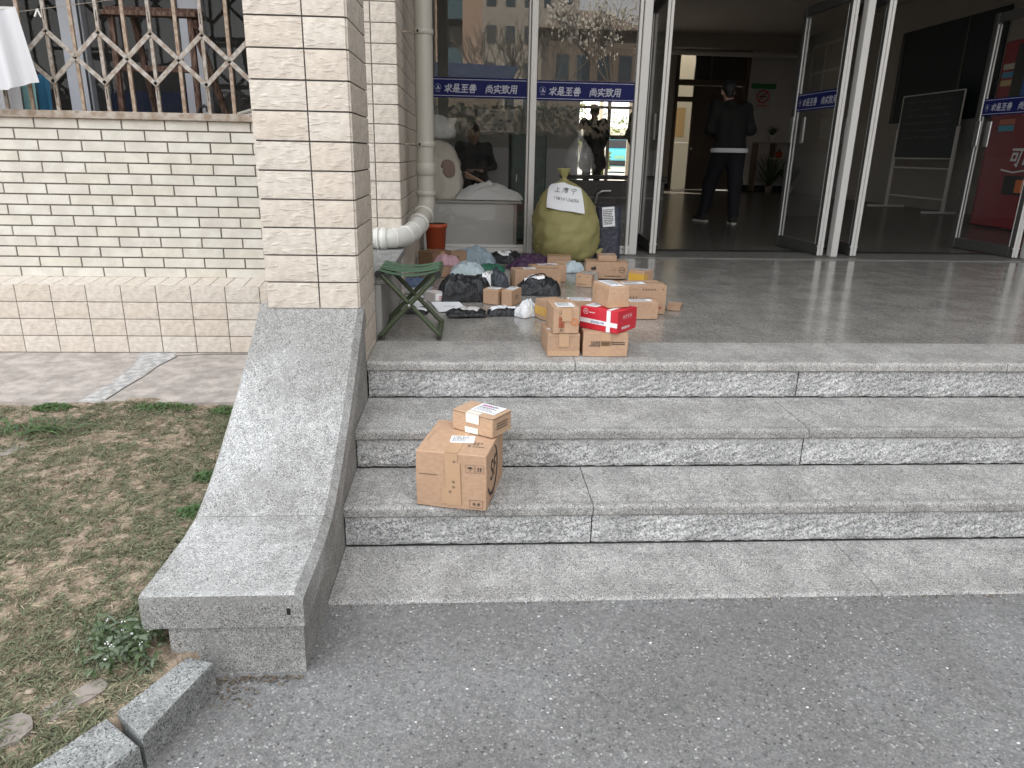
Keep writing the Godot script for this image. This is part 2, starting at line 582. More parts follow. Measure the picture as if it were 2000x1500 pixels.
func build_ground() -> void:
	var g := MB.new()
	g.q(Vector3(-220, 0, 220), Vector3(220, 0, 220), Vector3(220, 0, -220), Vector3(-220, 0, -220))
	structure(put("asphalt_ground", g, M.asphalt))
	# bare soil of the lawn, one uneven sheet
	var rows := []
	var zs := []
	var z := -0.62
	while z < 7.0:
		zs.append(z)
		z += 0.04 if z < 2.4 else 0.4
	for zz in zs:
		var row := PackedVector3Array()
		var edge := -0.305 - maxf(0.0, zz - 1.42) * 0.42
		if zz < 1.34: edge = -0.20
		for k in 70:
			var u := k / 69.0
			var x := lerpf(edge, -9.0, pow(u, 1.7))
			row.append(Vector3(x, lawn_height(x, zz) - (0.05 if k == 0 else 0.0), zz))
		rows.append(row)
	var s := MB.new()
	s.grid(rows)
	structure(put("lawn_soil", s, M.soil))
	# concrete apron along the foot of the wall, with a mortar strip across it
	var a := MB.new()
	var edge := PackedVector2Array()
	var ra := RandomNumberGenerator.new()
	ra.seed = 4
	edge.append(Vector2(-9.0, -1.51)); edge.append(Vector2(-0.20, -1.51))
	var x := -0.20
	while x > -3.0:
		edge.append(Vector2(x, -0.575 + ra.randf_range(-0.012, 0.012)))
		x -= 0.07
	edge.append(Vector2(-9.0, -0.57))
	a.prism(edge, func(px, py, pz): return Vector3(px, pz, py), 0.0, 0.107)
	var ap := structure(put("concrete_apron", a, M.apron))
	var m := MB.new()
	var strip := PackedVector2Array([Vector2(-1.62, -1.505), Vector2(-1.40, -1.505), Vector2(-1.37, -1.40), Vector2(-1.40, -1.22), Vector2(-1.405, -0.9), Vector2(-1.415, -0.575), Vector2(-1.53, -0.575), Vector2(-1.515, -0.85), Vector2(-1.52, -1.15), Vector2(-1.56, -1.3)])
	m.prism(strip, func(px, py, pz): return Vector3(px, pz, py), 0.1, 0.1085)
	put("mortar_patch", m, M.mortar, ap)
	# a crack beside the strip
	var c := MB.new()
	var pts := [Vector3(-1.36, 0.1085, -1.42), Vector3(-1.39, 0.1085, -1.2), Vector3(-1.385, 0.1085, -1.0), Vector3(-1.40, 0.1085, -0.8), Vector3(-1.405, 0.1085, -0.6)]
	c.tube(pts, 0.0025, 4)
	put("crack", c, M.grout_dark, ap)
	var c2 := MB.new()
	c2.tube([Vector3(-1.38, 0.1085, -1.43), Vector3(-1.2, 0.1085, -1.47), Vector3(-0.9, 0.1085, -1.475), Vector3(-0.5, 0.1085, -1.48)], 0.0025, 4)
	put("crack", c2, M.grout_dark, ap)
	# kerb stones between lawn and asphalt
	var k := [[Vector2(-0.213, 1.392), Vector2(-0.283, 1.372), Vector2(-0.378, 1.555), Vector2(-0.284, 1.640), "grey-blue granite kerb stone touching the foot of the stone cheek"],
		[Vector2(-0.288, 1.652), Vector2(-0.392, 1.572), Vector2(-0.62, 1.91), Vector2(-0.47, 1.97), "grey granite kerb stone in the bottom left corner, second from the steps"],
		[Vector2(-0.477, 1.985), Vector2(-0.63, 1.925), Vector2(-0.85, 2.32), Vector2(-0.68, 2.40), "grey granite kerb stone nearest the camera, at the edge of the lawn"]]
	for i in k.size():
		var e: Array = k[i]
		var mid: Vector2 = (e[0] + e[1] + e[2] + e[3]) / 4.0
		var o := thing("kerb_stone", e[4], "kerb stone", Vector3(mid.x, 0, mid.y), 0.0, "kerb stones along the lawn")
		var b := MB.new()
		var top := []
		var out := []
		for j in 4:
			var v: Vector2 = e[j] - mid
			top.append(Vector3(v.x * 0.97, 0.086 - 0.006 * i + (0.004 if j % 2 else 0.0), v.y * 0.98))
			out.append(v)
		var ctr := Vector3(0, 0.03, 0)
		b.face([top[0], top[1], top[2], top[3]], ctr)
		for j in 4:
			var j2 := (j + 1) % 4
			var A := Vector3(out[j].x, top[j].y - 0.006, out[j].y)
			var B := Vector3(out[j2].x, top[j2].y - 0.006, out[j2].y)
			b.face([top[j], top[j2], B, A], ctr)
			b.face([A, B, Vector3(B.x * 1.01, -0.03, B.z), Vector3(A.x * 1.01, -0.03, A.z)], ctr)
		put("stone", b, M.kerb, o)
	# pale paving stones lost in the grass
	var pv := [[-1.60, -0.02, 0.20, 0.13, 0.3, "pale concrete paver sunk in the lawn at the left edge"], [-0.63, 1.62, 0.17, 0.10, 0.5, "pale flat stone in the soil behind the second kerb stone"], [-0.505, 1.50, 0.15, 0.06, 0.9, "narrow pale stone strip in the soil beside the kerb"]]
	for p in pv:
		var o := thing("paving_stone", p[5], "paving stone", Vector3(p[0], lawn_height(p[0], p[1]) - 0.003, p[1]), p[4])
		var poly := PackedVector2Array()
		for kk in 14:
			var t := TAU * kk / 14.0
			var cv := Vector2(cos(t), sin(t))
			var sq := 1.0 / maxf(absf(cv.x), absf(cv.y))
			poly.append(Vector2(cv.x * p[2], cv.y * p[3]) * 0.5 * lerpf(1.0, sq, 0.92) * ra.randf_range(0.92, 1.03))
		var pb := MB.new()
		pb.prism(poly, func(px, py, pz): return Vector3(px, pz + px * 0.03, py), -0.03, 0.006)
		put("stone", pb, M.paver, o)
	# loose chippings worked out of the old asphalt
	var stone := MB.new()
	stone.lathe(Vector3.ZERO, [Vector2(0, -0.45), Vector2(0.8, -0.1), Vector2(0.75, 0.25), Vector2(0, 0.42)], 6)
	var mm := MultiMesh.new()
	mm.transform_format = MultiMesh.TRANSFORM_3D
	mm.use_colors = true
	mm.mesh = stone.done()
	mm.instance_count = 9000
	for i in 9000:
		var px := rnd(-0.42, 3.4)
		var pz := rnd(1.03, 2.6)
		if i < 900: pz = 1.03 + absf(rng.randfn(0.0, 0.03))
		var s2 := 0.0016 + 0.0034 * pow(rng.randf(), 3.0)
		if i < 900: s2 *= 0.7
		mm.set_instance_transform(i, Transform3D(Basis(Vector3.UP, rnd(0, TAU)).scaled(Vector3(s2 * rnd(0.8, 1.6), s2 * 0.8, s2)), Vector3(px, s2 * 0.12, pz)))
		var t := rnd(0.14, 0.34)
		if rng.randf() < 0.12: t = rnd(0.45, 0.75)
		if rng.randf() < 0.10: t = 0.07
		mm.set_instance_color(i, Color(t, t * rnd(0.97, 1.0), t * rnd(0.93, 1.04)))
	var mi := MultiMeshInstance3D.new()
	mi.name = "loose_gravel"
	mi.multimesh = mm
	mi.material_override = M.chip
	mi.set_meta("kind", "stuff")
	tag(mi, "pale stone chippings strewn over the old grey asphalt", "gravel")
	add_child(mi, true)


# ------------------------------------------------------------------ steps and landing
func slab_mesh(x0: float, x1: float, z0: float, z1: float, top: float, thick: float, grooved: bool) -> MB:
	# a tread: rounded nose at the front (z1), fine grooves along its length
	var b := MB.new()
	var prof := PackedVector2Array()   # (z, y)
	prof.append(Vector2(z0, top - thick)); prof.append(Vector2(z1 - 0.004, top - thick)); prof.append(Vector2(z1, top - thick + 0.005))
	var r := 0.015
	for k in 5:
		var a := k / 4.0 * PI / 2.0
		prof.append(Vector2(z1 - r + r * cos(a), top - r + r * sin(a)))
	if grooved:
		var z := z1 - 0.035
		while z > z0 + 0.02:
			prof.append(Vector2(z, top)); prof.append(Vector2(z - 0.0026, top - 0.0011)); prof.append(Vector2(z - 0.0042, top - 0.0011)); prof.append(Vector2(z - 0.0068, top))
			z -= 0.0095
	prof.append(Vector2(z0, top))
	b.prism(prof, func(pz, py, px): return Vector3(px, py, pz), x0, x1)
	return b


func build_steps() -> void:
	var steps := thing("granite_steps", "three broad grey granite steps with grooved treads leading up to the landing", "steps", Vector3(3.4, 0, 0.5))
	var X := 7.2
	var off := steps.position
	# [front z, back z, top, thickness, joints]
	var rows := [[0.0, -0.352, LAND, 0.040, [0.898, 2.85, 4.9]], [0.3815, -0.006, T1, 0.040, [1.787, 3.9, 5.9]], [0.7053, 0.374, T2, 0.040, [0.878, 2.9, 4.9]], [1.031, 0.698, 0.0085, 0.045, [1.775, 3.7, 5.7]]]
	for r in rows:
		var js: Array = [0.004] + r[4] + [X]
		for i in js.size() - 1:
			var g := 0.0015
			var b := slab_mesh(js[i] + g - off.x, js[i + 1] - g - off.x, r[1] - off.z, r[0] + rnd(-0.002, 0.002) - off.z, r[2], r[3], r[2] < 0.4)
			put("tread", b, M.landing_edge if r[2] > 0.4 else M.tread, steps)
	var rj := [[0.0, LAND - 0.042, T1 + 0.002, [1.9, 4.1]], [0.3815, T1 - 0.042, T2 + 0.002, [1.773, 3.9, 5.8]], [0.7053, T2 - 0.042, 0.012, [0.877, 2.7, 4.6]]]
	for r in rj:
		var js: Array = [0.006] + r[3] + [X]
		for i in js.size() - 1:
			# a bush-hammered block: its face is uneven
			var x0: float = js[i] + 0.002 - off.x
			var x1: float = js[i + 1] - 0.002 - off.x
			var zf: float = r[0] - 0.010 - off.z
			var b := MB.new()
			var rowsg := []
			for a in 9:
				var row := PackedVector3Array()
				var n := int((x1 - x0) / 0.03)
				for c in n + 1:
					var edge := a == 0 or a == 8 or c == 0 or c == n
					row.append(Vector3(lerpf(x0, x1, c / float(n)), lerpf(r[2], r[1], a / 8.0) + (rnd(-0.0012, 0.004) if a == 0 else 0.0), zf + (rnd(-0.003, 0.0025) if not edge else -0.003)))
				rowsg.append(row)
			b.grid(rowsg, false, false)
			put("riser", b, M.riser, steps)
	# the dark bed the blocks stand on
	var core := MB.new()
	var cp := PackedVector2Array([Vector2(-0.36, -0.1), Vector2(0.66, -0.1), Vector2(0.66, T2 - 0.046), Vector2(0.34, T2 - 0.046), Vector2(0.34, T1 - 0.046), Vector2(-0.04, T1 - 0.046), Vector2(-0.04, LAND - 0.046), Vector2(-0.36, LAND - 0.046)])
	core.prism(cp, func(pz, py, px): return Vector3(px - off.x, py, pz - off.z), 0.008, X)
	put("concrete_bed", core, M.grout_dark, steps)
	# landing of large polished slabs
	var land := structure(Node3D.new())
	land.name = "landing"
	add_child(land)
	put("bed", span(Vector3(-0.04, 0.1, GLASS + 0.24), Vector3(X, LAND - 0.022, -0.36)), M.grout_dark, land)
	var xs := [0.006, 0.93, 1.86, 2.79, 3.72, 4.65, 5.58, 6.51, X]
	var zs := [-0.3545, -1.16, -1.96, -2.64, GLASS + 0.262]
	for i in xs.size() - 1:
		for j in zs.size() - 1:
			put("paving_slab", span(Vector3(xs[i] + 0.0008, LAND - 0.02, zs[j + 1] + 0.0008), Vector3(xs[i + 1] - 0.0008, LAND - 0.0005 - 0.0004 * ((i + j) % 2), zs[j] - 0.0008), 0.001), M.landing, land)
	# threshold strip under the doors
	put("threshold", span(Vector3(-0.04, 0.1, GLASS - 0.36), Vector3(X, LAND + 0.003, GLASS + 0.26), 0.003), M.threshold, land)
	put("threshold_edge", span(Vector3(-0.04, LAND - 0.002, GLASS + 0.215), Vector3(X, LAND + 0.0045, GLASS + 0.232)), M.landing_edge, land)
	put("dark_mat_strip", span(Vector3(1.95, LAND - 0.002, GLASS - 0.355), Vector3(X, LAND + 0.006, GLASS - 0.24), 0.002), M.black, land)


# ------------------------------------------------------------------ stone cheek beside the steps
func build_cheek() -> void:
	var o := thing("stone_cheek", "pale grey granite cheek sloping down beside the steps to a flat blunt end", "stone balustrade", Vector3(-0.2, 0, 0.6))
	var off := o.position
	var top := [Vector2(0.05, 0.748), Vector2(0.16, 0.672), Vector2(0.285, 0.592), Vector2(0.42, 0.508), Vector2(0.55, 0.432), Vector2(0.66, 0.372), Vector2(0.76, 0.322), Vector2(0.85, 0.284), Vector2(0.93, 0.257)]
	var low := [Vector2(0.932, 0.2565), Vector2(1.02, 0.247), Vector2(1.15, 0.247), Vector2(1.325, 0.252)]
	var cap := func(line: Array, blunt: bool) -> MB:
		var b := MB.new()
		var under := []
		for k in line.size():
			var d: Vector2 = (line[mini(k + 1, line.size() - 1)] - line[maxi(k - 1, 0)]).normalized()
			under.append(line[k] + Vector2(-absf(d.y), -absf(d.x)).normalized() * 0.098 if not blunt else Vector2(line[k].x, line[k].y - 0.1))
		if blunt:
			line.append(Vector2(1.337, 0.245)); under.append(Vector2(1.337, 0.150))
			under[-2] = Vector2(1.325, 0.149)
			under[0] = cap_join
		var x0 := -0.403
		var x1 := 0.011
		var c := 0.014
		var rows := []
		for k in line.size():
			var t: Vector2 = line[k]
			var u: Vector2 = under[k]
			var f := func(x: float, p: Vector2) -> Vector3: return Vector3(x - off.x, p.y, p.x - off.z)
			var dn := (u - t).normalized() * c
			rows.append(PackedVector3Array([f.call(x0, u), f.call(x0, t + dn * 0.5), f.call(x0 + c * 0.5, t), f.call(x1 - c * 1.6, t), f.call(x1, t + dn * 1.5), f.call(x1, u)]))
		for k in rows.size() - 1:
			for j in 6:
				var j2 := (j + 1) % 6
				b.q(rows[k + 1][j], rows[k + 1][j2], rows[k][j2], rows[k][j])
		for e in [rows[0], rows[rows.size() - 1]]:
			var mid := Vector3((x0 + x1) / 2.0 - off.x, 0.4, 0.7 - off.z)
			b.face(Array(e), Vector3(mid.x, e[3].y - 0.04, mid.z))
		return b
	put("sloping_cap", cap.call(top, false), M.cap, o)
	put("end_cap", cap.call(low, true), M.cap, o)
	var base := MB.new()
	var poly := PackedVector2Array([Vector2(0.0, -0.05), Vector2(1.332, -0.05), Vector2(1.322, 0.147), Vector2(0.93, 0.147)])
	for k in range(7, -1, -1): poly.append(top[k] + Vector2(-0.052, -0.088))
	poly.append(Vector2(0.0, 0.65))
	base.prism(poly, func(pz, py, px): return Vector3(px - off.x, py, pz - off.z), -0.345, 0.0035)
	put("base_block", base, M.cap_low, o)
	# a chip of tar on the blunt end
	var spot := MB.new()
	spot.box(Vector3(-0.028 - off.x, 0.196, 1.3375 - off.z), Vector3(0.010, 0.020, 0.002), 0.0009)
	put("tar_spot", spot, M.black, o)


var cap_join := Vector2(0.90, 0.166)


# ------------------------------------------------------------------ tiled pillars and wall
func split_tile(w: float, h: float, sd: int) -> ArrayMesh:
	# one split-faced tile in the plane z = 0, its rippled face towards +z
	var b := MB.new()
	var r2 := RandomNumberGenerator.new()
	r2.seed = sd
	var n := FastNoiseLite.new()
	n.seed = sd
	n.frequency = 1.0
	n.noise_type = FastNoiseLite.TYPE_SIMPLEX
	var rows := []
	for a in 6:
		var row := PackedVector3Array()
		for c in 8:
			var x := (c / 7.0 - 0.5) * w
			var y := (a / 5.0 - 0.5) * h
			var edge := a == 0 or a == 5 or c == 0 or c == 7
			row.append(Vector3(x, y, 0.0025 + (0.0 if edge else 0.0018 + n.get_noise_2d(x * 14.0 + sd * 9, y * 34.0) * 0.0022)))
		rows.append(row)
	b.grid(rows)
	for e in [[rows[0], false], [rows[5], true]]:
		for c in 7:
			var A: Vector3 = e[0][c]
			var B: Vector3 = e[0][c + 1]
			b.face([A, B, Vector3(B.x, B.y, -0.006), Vector3(A.x, A.y, -0.006)], Vector3(A.x, 0, 0))
	for c in [0, 7]:
		for a in 5:
			var A: Vector3 = rows[a][c]
			var B: Vector3 = rows[a + 1][c]
			b.face([A, B, Vector3(B.x, B.y, -0.006), Vector3(A.x, A.y, -0.006)], Vector3(0, A.y, 0))
	return b.done()


var tile_store := {}


func tile(parent: Node3D, w: float, h: float, at: Vector3, turn: float, i: int) -> void:
	var key := "%.3f %.3f %d" % [w, h, i % 4]
	if not tile_store.has(key): tile_store[key] = split_tile(w, h, 100 + i % 4 * 17)
	var o := put("tile", tile_store[key], M.split[rng.randi() % 3], parent)
	o.position = at
	o.rotation.y = turn


func build_porch_tiles() -> void:
	# front pillar
	var p := thing("tiled_pillar", "front porch pillar of cream split-face tiles standing on the top of the stone cheek", "pillar", Vector3(-0.185, 0.4, -0.14))
	var off := p.position
	var x0 := -0.3665
	var x1 := 0.0
	var zf := 0.077
	put("pillar_core", span(Vector3(x0 + 0.008, 0.3, -0.402) - off, Vector3(x1 - 0.008, 5.2, zf - 0.008) - off), M.grout_dark, p)
	var y := 1.7949
	var rows := []
	var yy := y + 0.1064 * 30
	while yy > 0.45:
		rows.append(yy)
		yy -= 0.1064
	var i := 0
	for top in rows:
		var c: float = top - 0.0532
		var hh := 0.1064 - 0.0062
		tile(p, 0.207 - 0.0055, hh, Vector3((x0 - 0.1595) / 2.0, c, zf - 0.0025) - off, 0, i)
		tile(p, 0.1595 - 0.0105, hh, Vector3((-0.1595 + x1) / 2.0 - 0.0026, c, zf - 0.0025) - off, 0, i + 1)
		i += 1
		# the side to the porch: one wide tile and the edge of the front tile
		tile(p, 0.238, hh, Vector3(x1 - 0.0025, c, -0.0515) - off, PI / 2, i + 2)
		tile(p, 0.215, hh, Vector3(x1 - 0.0025, c, -0.2835) - off, PI / 2, i + 3)
		tile(p, 0.23, hh, Vector3(x0 + 0.0025, c, -0.046) - off, -PI / 2, i + 2)
		tile(p, 0.23, hh, Vector3(x0 + 0.0025, c, -0.282) - off, -PI / 2, i + 2)
	# rear pillar, at the corner of the glass front
	var p2 := thing("tiled_pillar", "rear corner pillar of cream split-face tiles behind the drainpipe and the ledge", "pillar", Vector3(-0.15, 0.4, -2.0))
	off = p2.position
	x1 = 0.0308
	zf = -1.49
	put("pillar_core", span(Vector3(-0.50, 0.1, -2.95) - off, Vector3(x1 - 0.008, 5.2, zf - 0.008) - off), M.grout, p2)
	yy = 2.1269 + 0.1064 * 27
	i = 0
	while yy > 0.5:
		var c := yy - 0.0532
		tile(p2, 0.144 - 0.008, 0.1005, Vector3((-0.1131 + x1) / 2.0, c, zf - 0.0025) - off, 0, i)
		tile(p2, 0.207 - 0.0055, 0.1005, Vector3(-0.1131 - 0.1035, c, zf - 0.0025) - off, 0, i + 1)
		for k in 7:
			tile(p2, 0.2025, 0.1005, Vector3(x1 - 0.0025, c, zf - 0.107 - 0.2073 * k) - off, PI / 2, i + k)
		i += 1
		yy -= 0.1064
	# brownish plaster strip where the pillar meets the door frame
	put("corner_strip", span(Vector3(-0.4, LAND, -3.62) - off, Vector3(x1 + 0.004, 5.2, -2.94) - off), M.sill, p2)
	# low granite ledge between the pillars
	var l := thing("stone_ledge", "low concrete ledge with a pale granite top between the two porch pillars", "ledge", Vector3(-0.2, 0.3, -1.2))
	off = l.position
	put("ledge_wall", span(Vector3(-0.5, 0.05, -1.475) - off, Vector3(-0.004, 0.744, -0.404) - off), M.concrete, l)
	put("ledge_wall", span(Vector3(-0.003, LAND - 0.05, -1.44) - off, Vector3(0.026, 0.744, -0.406) - off, 0.003), M.concrete, l)
	put("ledge_top", span(Vector3(-0.5, 0.746, -1.45) - off, Vector3(0.052, 0.786, -0.405) - off, 0.004), M.ledge, l)
	# the wall under the grille
	var w := thing("tiled_wall", "low wall of long glazed cream tiles on a split-tile plinth, under the window grille", "wall", Vector3(-1.8, 0.1, -1.7))
	off = w.position
	var zw := -1.68
	put("wall_core", span(Vector3(-3.3, 0.0, zw - 0.16) - off, Vector3(-0.3, 1.486, zw - 0.010) - off), M.grout, w)
	put("plinth_core", span(Vector3(-3.3, 0.0, zw - 0.008) - off, Vector3(-0.3, 0.530, -1.515) - off), M.grout, w)
	var tiles := []
	for k in 3:
		tiles.append(bx(Vector3.ZERO, Vector3(0.2418, 0.0540, 0.012), 0.0015).done())
	tiles.append(bx(Vector3.ZERO, Vector3(0.1168, 0.0540, 0.012), 0.0015).done())
	yy = 1.4912
	var r := 0
	while yy > 0.60:
		var xo := -2.085 + (0.0 if r % 2 == 0 else 0.125) - 0.032 + r * 0.0014
		for k in range(-5, 8):
			var xc := xo + 0.125 + k * 0.25
			if xc > -0.28 or xc < -3.2: continue
			var o := put("glazed_tile", tiles[(k + r + 50) % 3], M.glazed[rng.randi() % 4], w)
			o.position = Vector3(xc + rnd(-0.0008, 0.0008), yy - 0.0313, zw - 0.0035 + rnd(0, 0.0012)) - off
			o.rotation.z = rnd(-0.002, 0.002)
		r += 1
		yy -= 0.0627
	# sloping row of half tiles on the plinth
	var half := bx(Vector3.ZERO, Vector3(0.0985, 0.010, 0.185), 0.002).done()
	for k in 30:
		var o := put("plinth_tile", half, M.split[rng.randi() % 3], w)
		o.position = Vector3(-3.25 + k * 0.1025, 0.5415, -1.599) - off
		o.rotation.x = 0.10
	for a in 5:
		for k in 15:
			var xc := -2.2004 - 0.1038 * 9 + k * 0.2075
			tile(w, 0.2020, 0.1010, Vector3(xc + 0.1038, 0.5352 - 0.0532 - a * 0.1064, -1.5075) - off, 0, a + k)


# ------------------------------------------------------------------ the building as a whole
func build_building() -> void:
	var b := thing("teaching_building", "large rendered building whose porch, windows and glass doors face the steps", "building", Vector3(0, 0, -10))
	var off := b.position
	var f := func(a: Vector3, c: Vector3, m: Material, n := "wall") -> void: put(n, span(a - off, c - off), m, b)
	f.call(Vector3(-30, 5.6, -17.3), Vector3(32, 13, -1.9), M.render, "upper_storeys")
	f.call(Vector3(-30, 4.6, -17.3), Vector3(32, 5.6, -3.63), M.render, "upper_storeys")
	f.call(Vector3(8.2, -0.1, -1.69), Vector3(20, 15, 11.0), M.concrete, "side_wing")
	f.call(Vector3(-0.37, 5.2, -3.62), Vector3(9.6, 5.65, 0.15), M.wall_white, "porch_roof")
	f.call(Vector3(-0.36, 3.95, -3.62), Vector3(9.6, 5.2, -3.5), M.render, "lintel_wall")
	f.call(Vector3(-0.36, -0.1, -17.0), Vector3(-0.1, 4.6, -3.622), M.wall_paint)
	f.call(Vector3(-30, -0.1, -17.3), Vector3(-3.3, 5.6, -1.69), M.render)
	f.call(Vector3(-3.3, -0.1, -17.3), Vector3(-0.36, 4.6, -3.9), M.dark_room)
	f.call(Vector3(-3.3, 2.9, -3.9), Vector3(-0.36, 5.6, -1.69), M.render)
	f.call(Vector3(9.05, -0.1, -17.3), Vector3(32, 4.6, -3.62), M.wall_paint)
	f.call(Vector3(9.6, -0.1, -3.62), Vector3(32, 5.6, -1.69), M.render)
	# far wall of the lobby, with the rear exit, a door and a window in it
	f.call(Vector3(-0.36, -0.1, -17.3), Vector3(3.17, 4.6, -17), M.wall_paint)
	f.call(Vector3(3.17, 2.78, -17.3), Vector3(4.86, 4.6, -17), M.wall_paint)
	f.call(Vector3(4.86, -0.1, -17.3), Vector3(5.78, 4.6, -17), M.wall_paint)
	f.call(Vector3(5.78, 4.02, -17.3), Vector3(7.75, 4.6, -17), M.wall_paint)
	f.call(Vector3(7.75, -0.1, -17.3), Vector3(9.35, 4.6, -17), M.wall_white)
	f.call(Vector3(-0.1, 4.3, -17.0), Vector3(9.05, 4.6, -3.62), M.ceiling, "ceiling")
	f.call(Vector3(-0.1, 3.97, -16.998), Vector3(9.048, 4.32, -16.6), M.wall_paint, "beam")
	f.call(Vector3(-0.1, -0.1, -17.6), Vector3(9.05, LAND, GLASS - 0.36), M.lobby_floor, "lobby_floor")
	f.call(Vector3(-3.3, -0.1, -3.9), Vector3(-0.36, 1.1, -1.84), M.dark_room, "balcony_floor")


# ------------------------------------------------------------------ window grille on the left
func build_grille() -> void:
	var g := thing("window_grille", "accordion steel security grille with rusty bars and crossed flat links", "window grille", Vector3(-1.5, 1.49, -1.62))
	var off := g.position
	put("sill_rail", span(Vector3(-3.3, 1.488, -1.75) - off, Vector3(-0.375, 1.530, -1.645) - off, 0.003), M.sill, g)
	var zc := -1.668
	# bars: every 0.139 m; the links cross on every second
	var pitch := 0.1438
	var x0 := -1.955
	for k in range(-8, 12):
		var x := x0 + k * pitch
		var m: Material = M.grille[0] if k % 2 == 0 else M.grille[1]
		put("bar", span(Vector3(x - 0.0105, 1.529, zc - 0.010) - off, Vector3(x + 0.0105, 2.9, zc + 0.006) - off, 0.002), m, g)
		if k % 2 == 0:
			for yy in [1.60, 2.01, 2.5]:
				put("slot", span(Vector3(x - 0.0022, yy, zc + 0.0045) - off, Vector3(x + 0.0022, yy + 0.055, zc + 0.0066) - off), M.black, g)
	# scissor links
	for tier in 2:
		var ym := 1.8195 + tier * 0.62
		var hh := 0.135
		for k in range(-8, 11):
			var a := Vector3(x0 + k * pitch, ym, zc + 0.012)
			var x2 := x0 + (k + 1) * pitch
			for s in [-1.0, 1.0]:
				var up: float = hh * s * (1.0 if k % 2 == 0 else -1.0)
				var A := Vector3(x0 + k * pitch, ym + (up if k % 2 == 0 else 0.0), zc + (0.0105 if s > 0 else 0.0150))
				var B := Vector3(x2, ym + (0.0 if k % 2 == 0 else -up), zc + (0.0105 if s > 0 else 0.0150))
				var d := B - A
				var bs := Basis(Vector3(0, 0, 1), atan2(d.y, d.x))
				put("link", bx((A + B) / 2.0 - off, Vector3(d.length() + 0.014, 0.026, 0.004), 0.001, bs), M.grille[2], g)
			var riv := MB.new()
			riv.lathe(a + Vector3(0, (hh if k % 2 == 0 else 0.0), 0.004) - off, [Vector2(0.004, 0), Vector2(0.004, 0.003), Vector2(0, 0.004)], 8, Basis(Vector3.RIGHT, PI / 2))
			put("rivet", riv, M.sill, g)
	# the window behind it
	var w := thing("balcony_window", "grey metal window frame with dark panes behind the security grille", "window", Vector3(-1.9, 1.1, -2.65))
	off = w.position
	for e in [[-2.36, -2.205], [-1.555, -1.40], [-3.2, -3.05], [-0.52, -0.40]]:
		put("mullion", span(Vector3(e[0], 1.1, -2.70) - off, Vector3(e[1], 2.9, -2.62) - off, 0.006), M.window_frame, w)
		put("mullion_edge", span(Vector3(e[1] - 0.02, 1.1, -2.62) - off, Vector3(e[1] - 0.008, 2.9, -2.612) - off), M.black, w)
	put("bottom_rail", span(Vector3(-3.2, 1.1, -2.695) - off, Vector3(-0.4, 1.16, -2.625) - off, 0.005), M.window_frame, w)
	put("pane", span(Vector3(-3.2, 1.1, -2.668) - off, Vector3(-0.4, 2.9, -2.662) - off), M.glass_dim, w)
	# a curtain of dark blue stuff inside
	var cu := tag(put("curtain", wavy(Vector3(-2.15, 1.1, -2.78), Vector3(-1.52, 1.1, -2.78), 0.62, 0.012, 9.0), M.cloth_navy), "navy blue cloth hanging inside the dark window behind the ladder", "curtain")
	# step ladder of dark, worn wood
	var l := thing("wooden_stepladder", "worn brown wooden stepladder with a ridged top behind the grille", "stepladder", Vector3(-1.5, 1.1, -2.1))
	off = l.position
	for e in [[-1.735, -1.74, -2.02], [-1.26, -1.27, -2.02]]:
		put("leg", span3(Vector3(e[0], 1.1, e[2] + 0.05) - off, Vector3(e[1], 2.1, e[2]) - off, 0.034, 0.03), M.wood, l)
	put("leg", span3(Vector3(-1.66, 1.1, -2.45) - off, Vector3(-1.66, 2.12, -2.14) - off, 0.034, 0.028), M.wood, l)
	put("leg", span3(Vector3(-1.10, 1.1, -2.42) - off, Vector3(-1.305, 2.12, -2.12) - off, 0.04, 0.03), M.wood, l)
	put("rung", span3(Vector3(-1.74, 1.80, -2.03) - off, Vector3(-1.255, 1.80, -2.03) - off, 0.036, 0.02), M.wood, l)
	put("rung", span3(Vector3(-1.74, 1.42, -2.03) - off, Vector3(-1.255, 1.42, -2.03) - off, 0.036, 0.02), M.wood, l)
	put("ladder_top", span3(Vector3(-1.78, 2.105, -2.0) - off, Vector3(-1.22, 2.105, -2.0) - off, 0.028, 0.07), M.wood, l)
	put("ladder_top", span3(Vector3(-1.78, 2.135, -2.07) - off, Vector3(-1.22, 2.135, -2.07) - off, 0.022, 0.10), M.wood, l)
	put("ladder_top", bx(Vector3(-1.24, 2.09, -2.07) - off, Vector3(0.03, 0.05, 0.16), 0.004, Basis(Vector3.RIGHT, 0.5)), M.wood, l)
	# pale pipes lying at the right end
	var pp := thing("plastic_conduits", "bundle of pale plastic conduits lying aslant behind the right end of the grille", "conduits", Vector3(-0.9, 1.5, -1.9))
	off = pp.position
	for k in 3:
		var t := MB.new()
		t.tube([Vector3(-1.15, 1.50 - k * 0.026, -1.95 + k * 0.02) - off, Vector3(-0.55, 1.67 - k * 0.024, -1.9 + k * 0.02) - off], 0.014 - k * 0.002, 8)
		put("conduit", t, M.pvc_grey, pp)
	var hk := MB.new()
	hk.tube([Vector3(-1.245, 1.45, -1.9), Vector3(-1.238, 1.54, -1.9), Vector3(-1.225, 1.575, -1.9), Vector3(-1.20, 1.585, -1.9), Vector3(-1.183, 1.57, -1.9), Vector3(-1.186, 1.55, -1.9)], 0.010, 8)
	tag(put("umbrella_handle", hk, M.black), "black crooked umbrella handle standing just above the sill of the grille", "umbrella handle")
	# washing on a line in front of the grille
	var cord := MB.new()
	cord.tube([Vector3(-3.2, 1.88, -1.52), Vector3(-2.3, 1.985, -1.52), Vector3(-1.93, 2.035, -1.52), Vector3(-1.4, 2.13, -1.6), Vector3(-0.6, 2.36, -1.75)], 0.0016, 5)
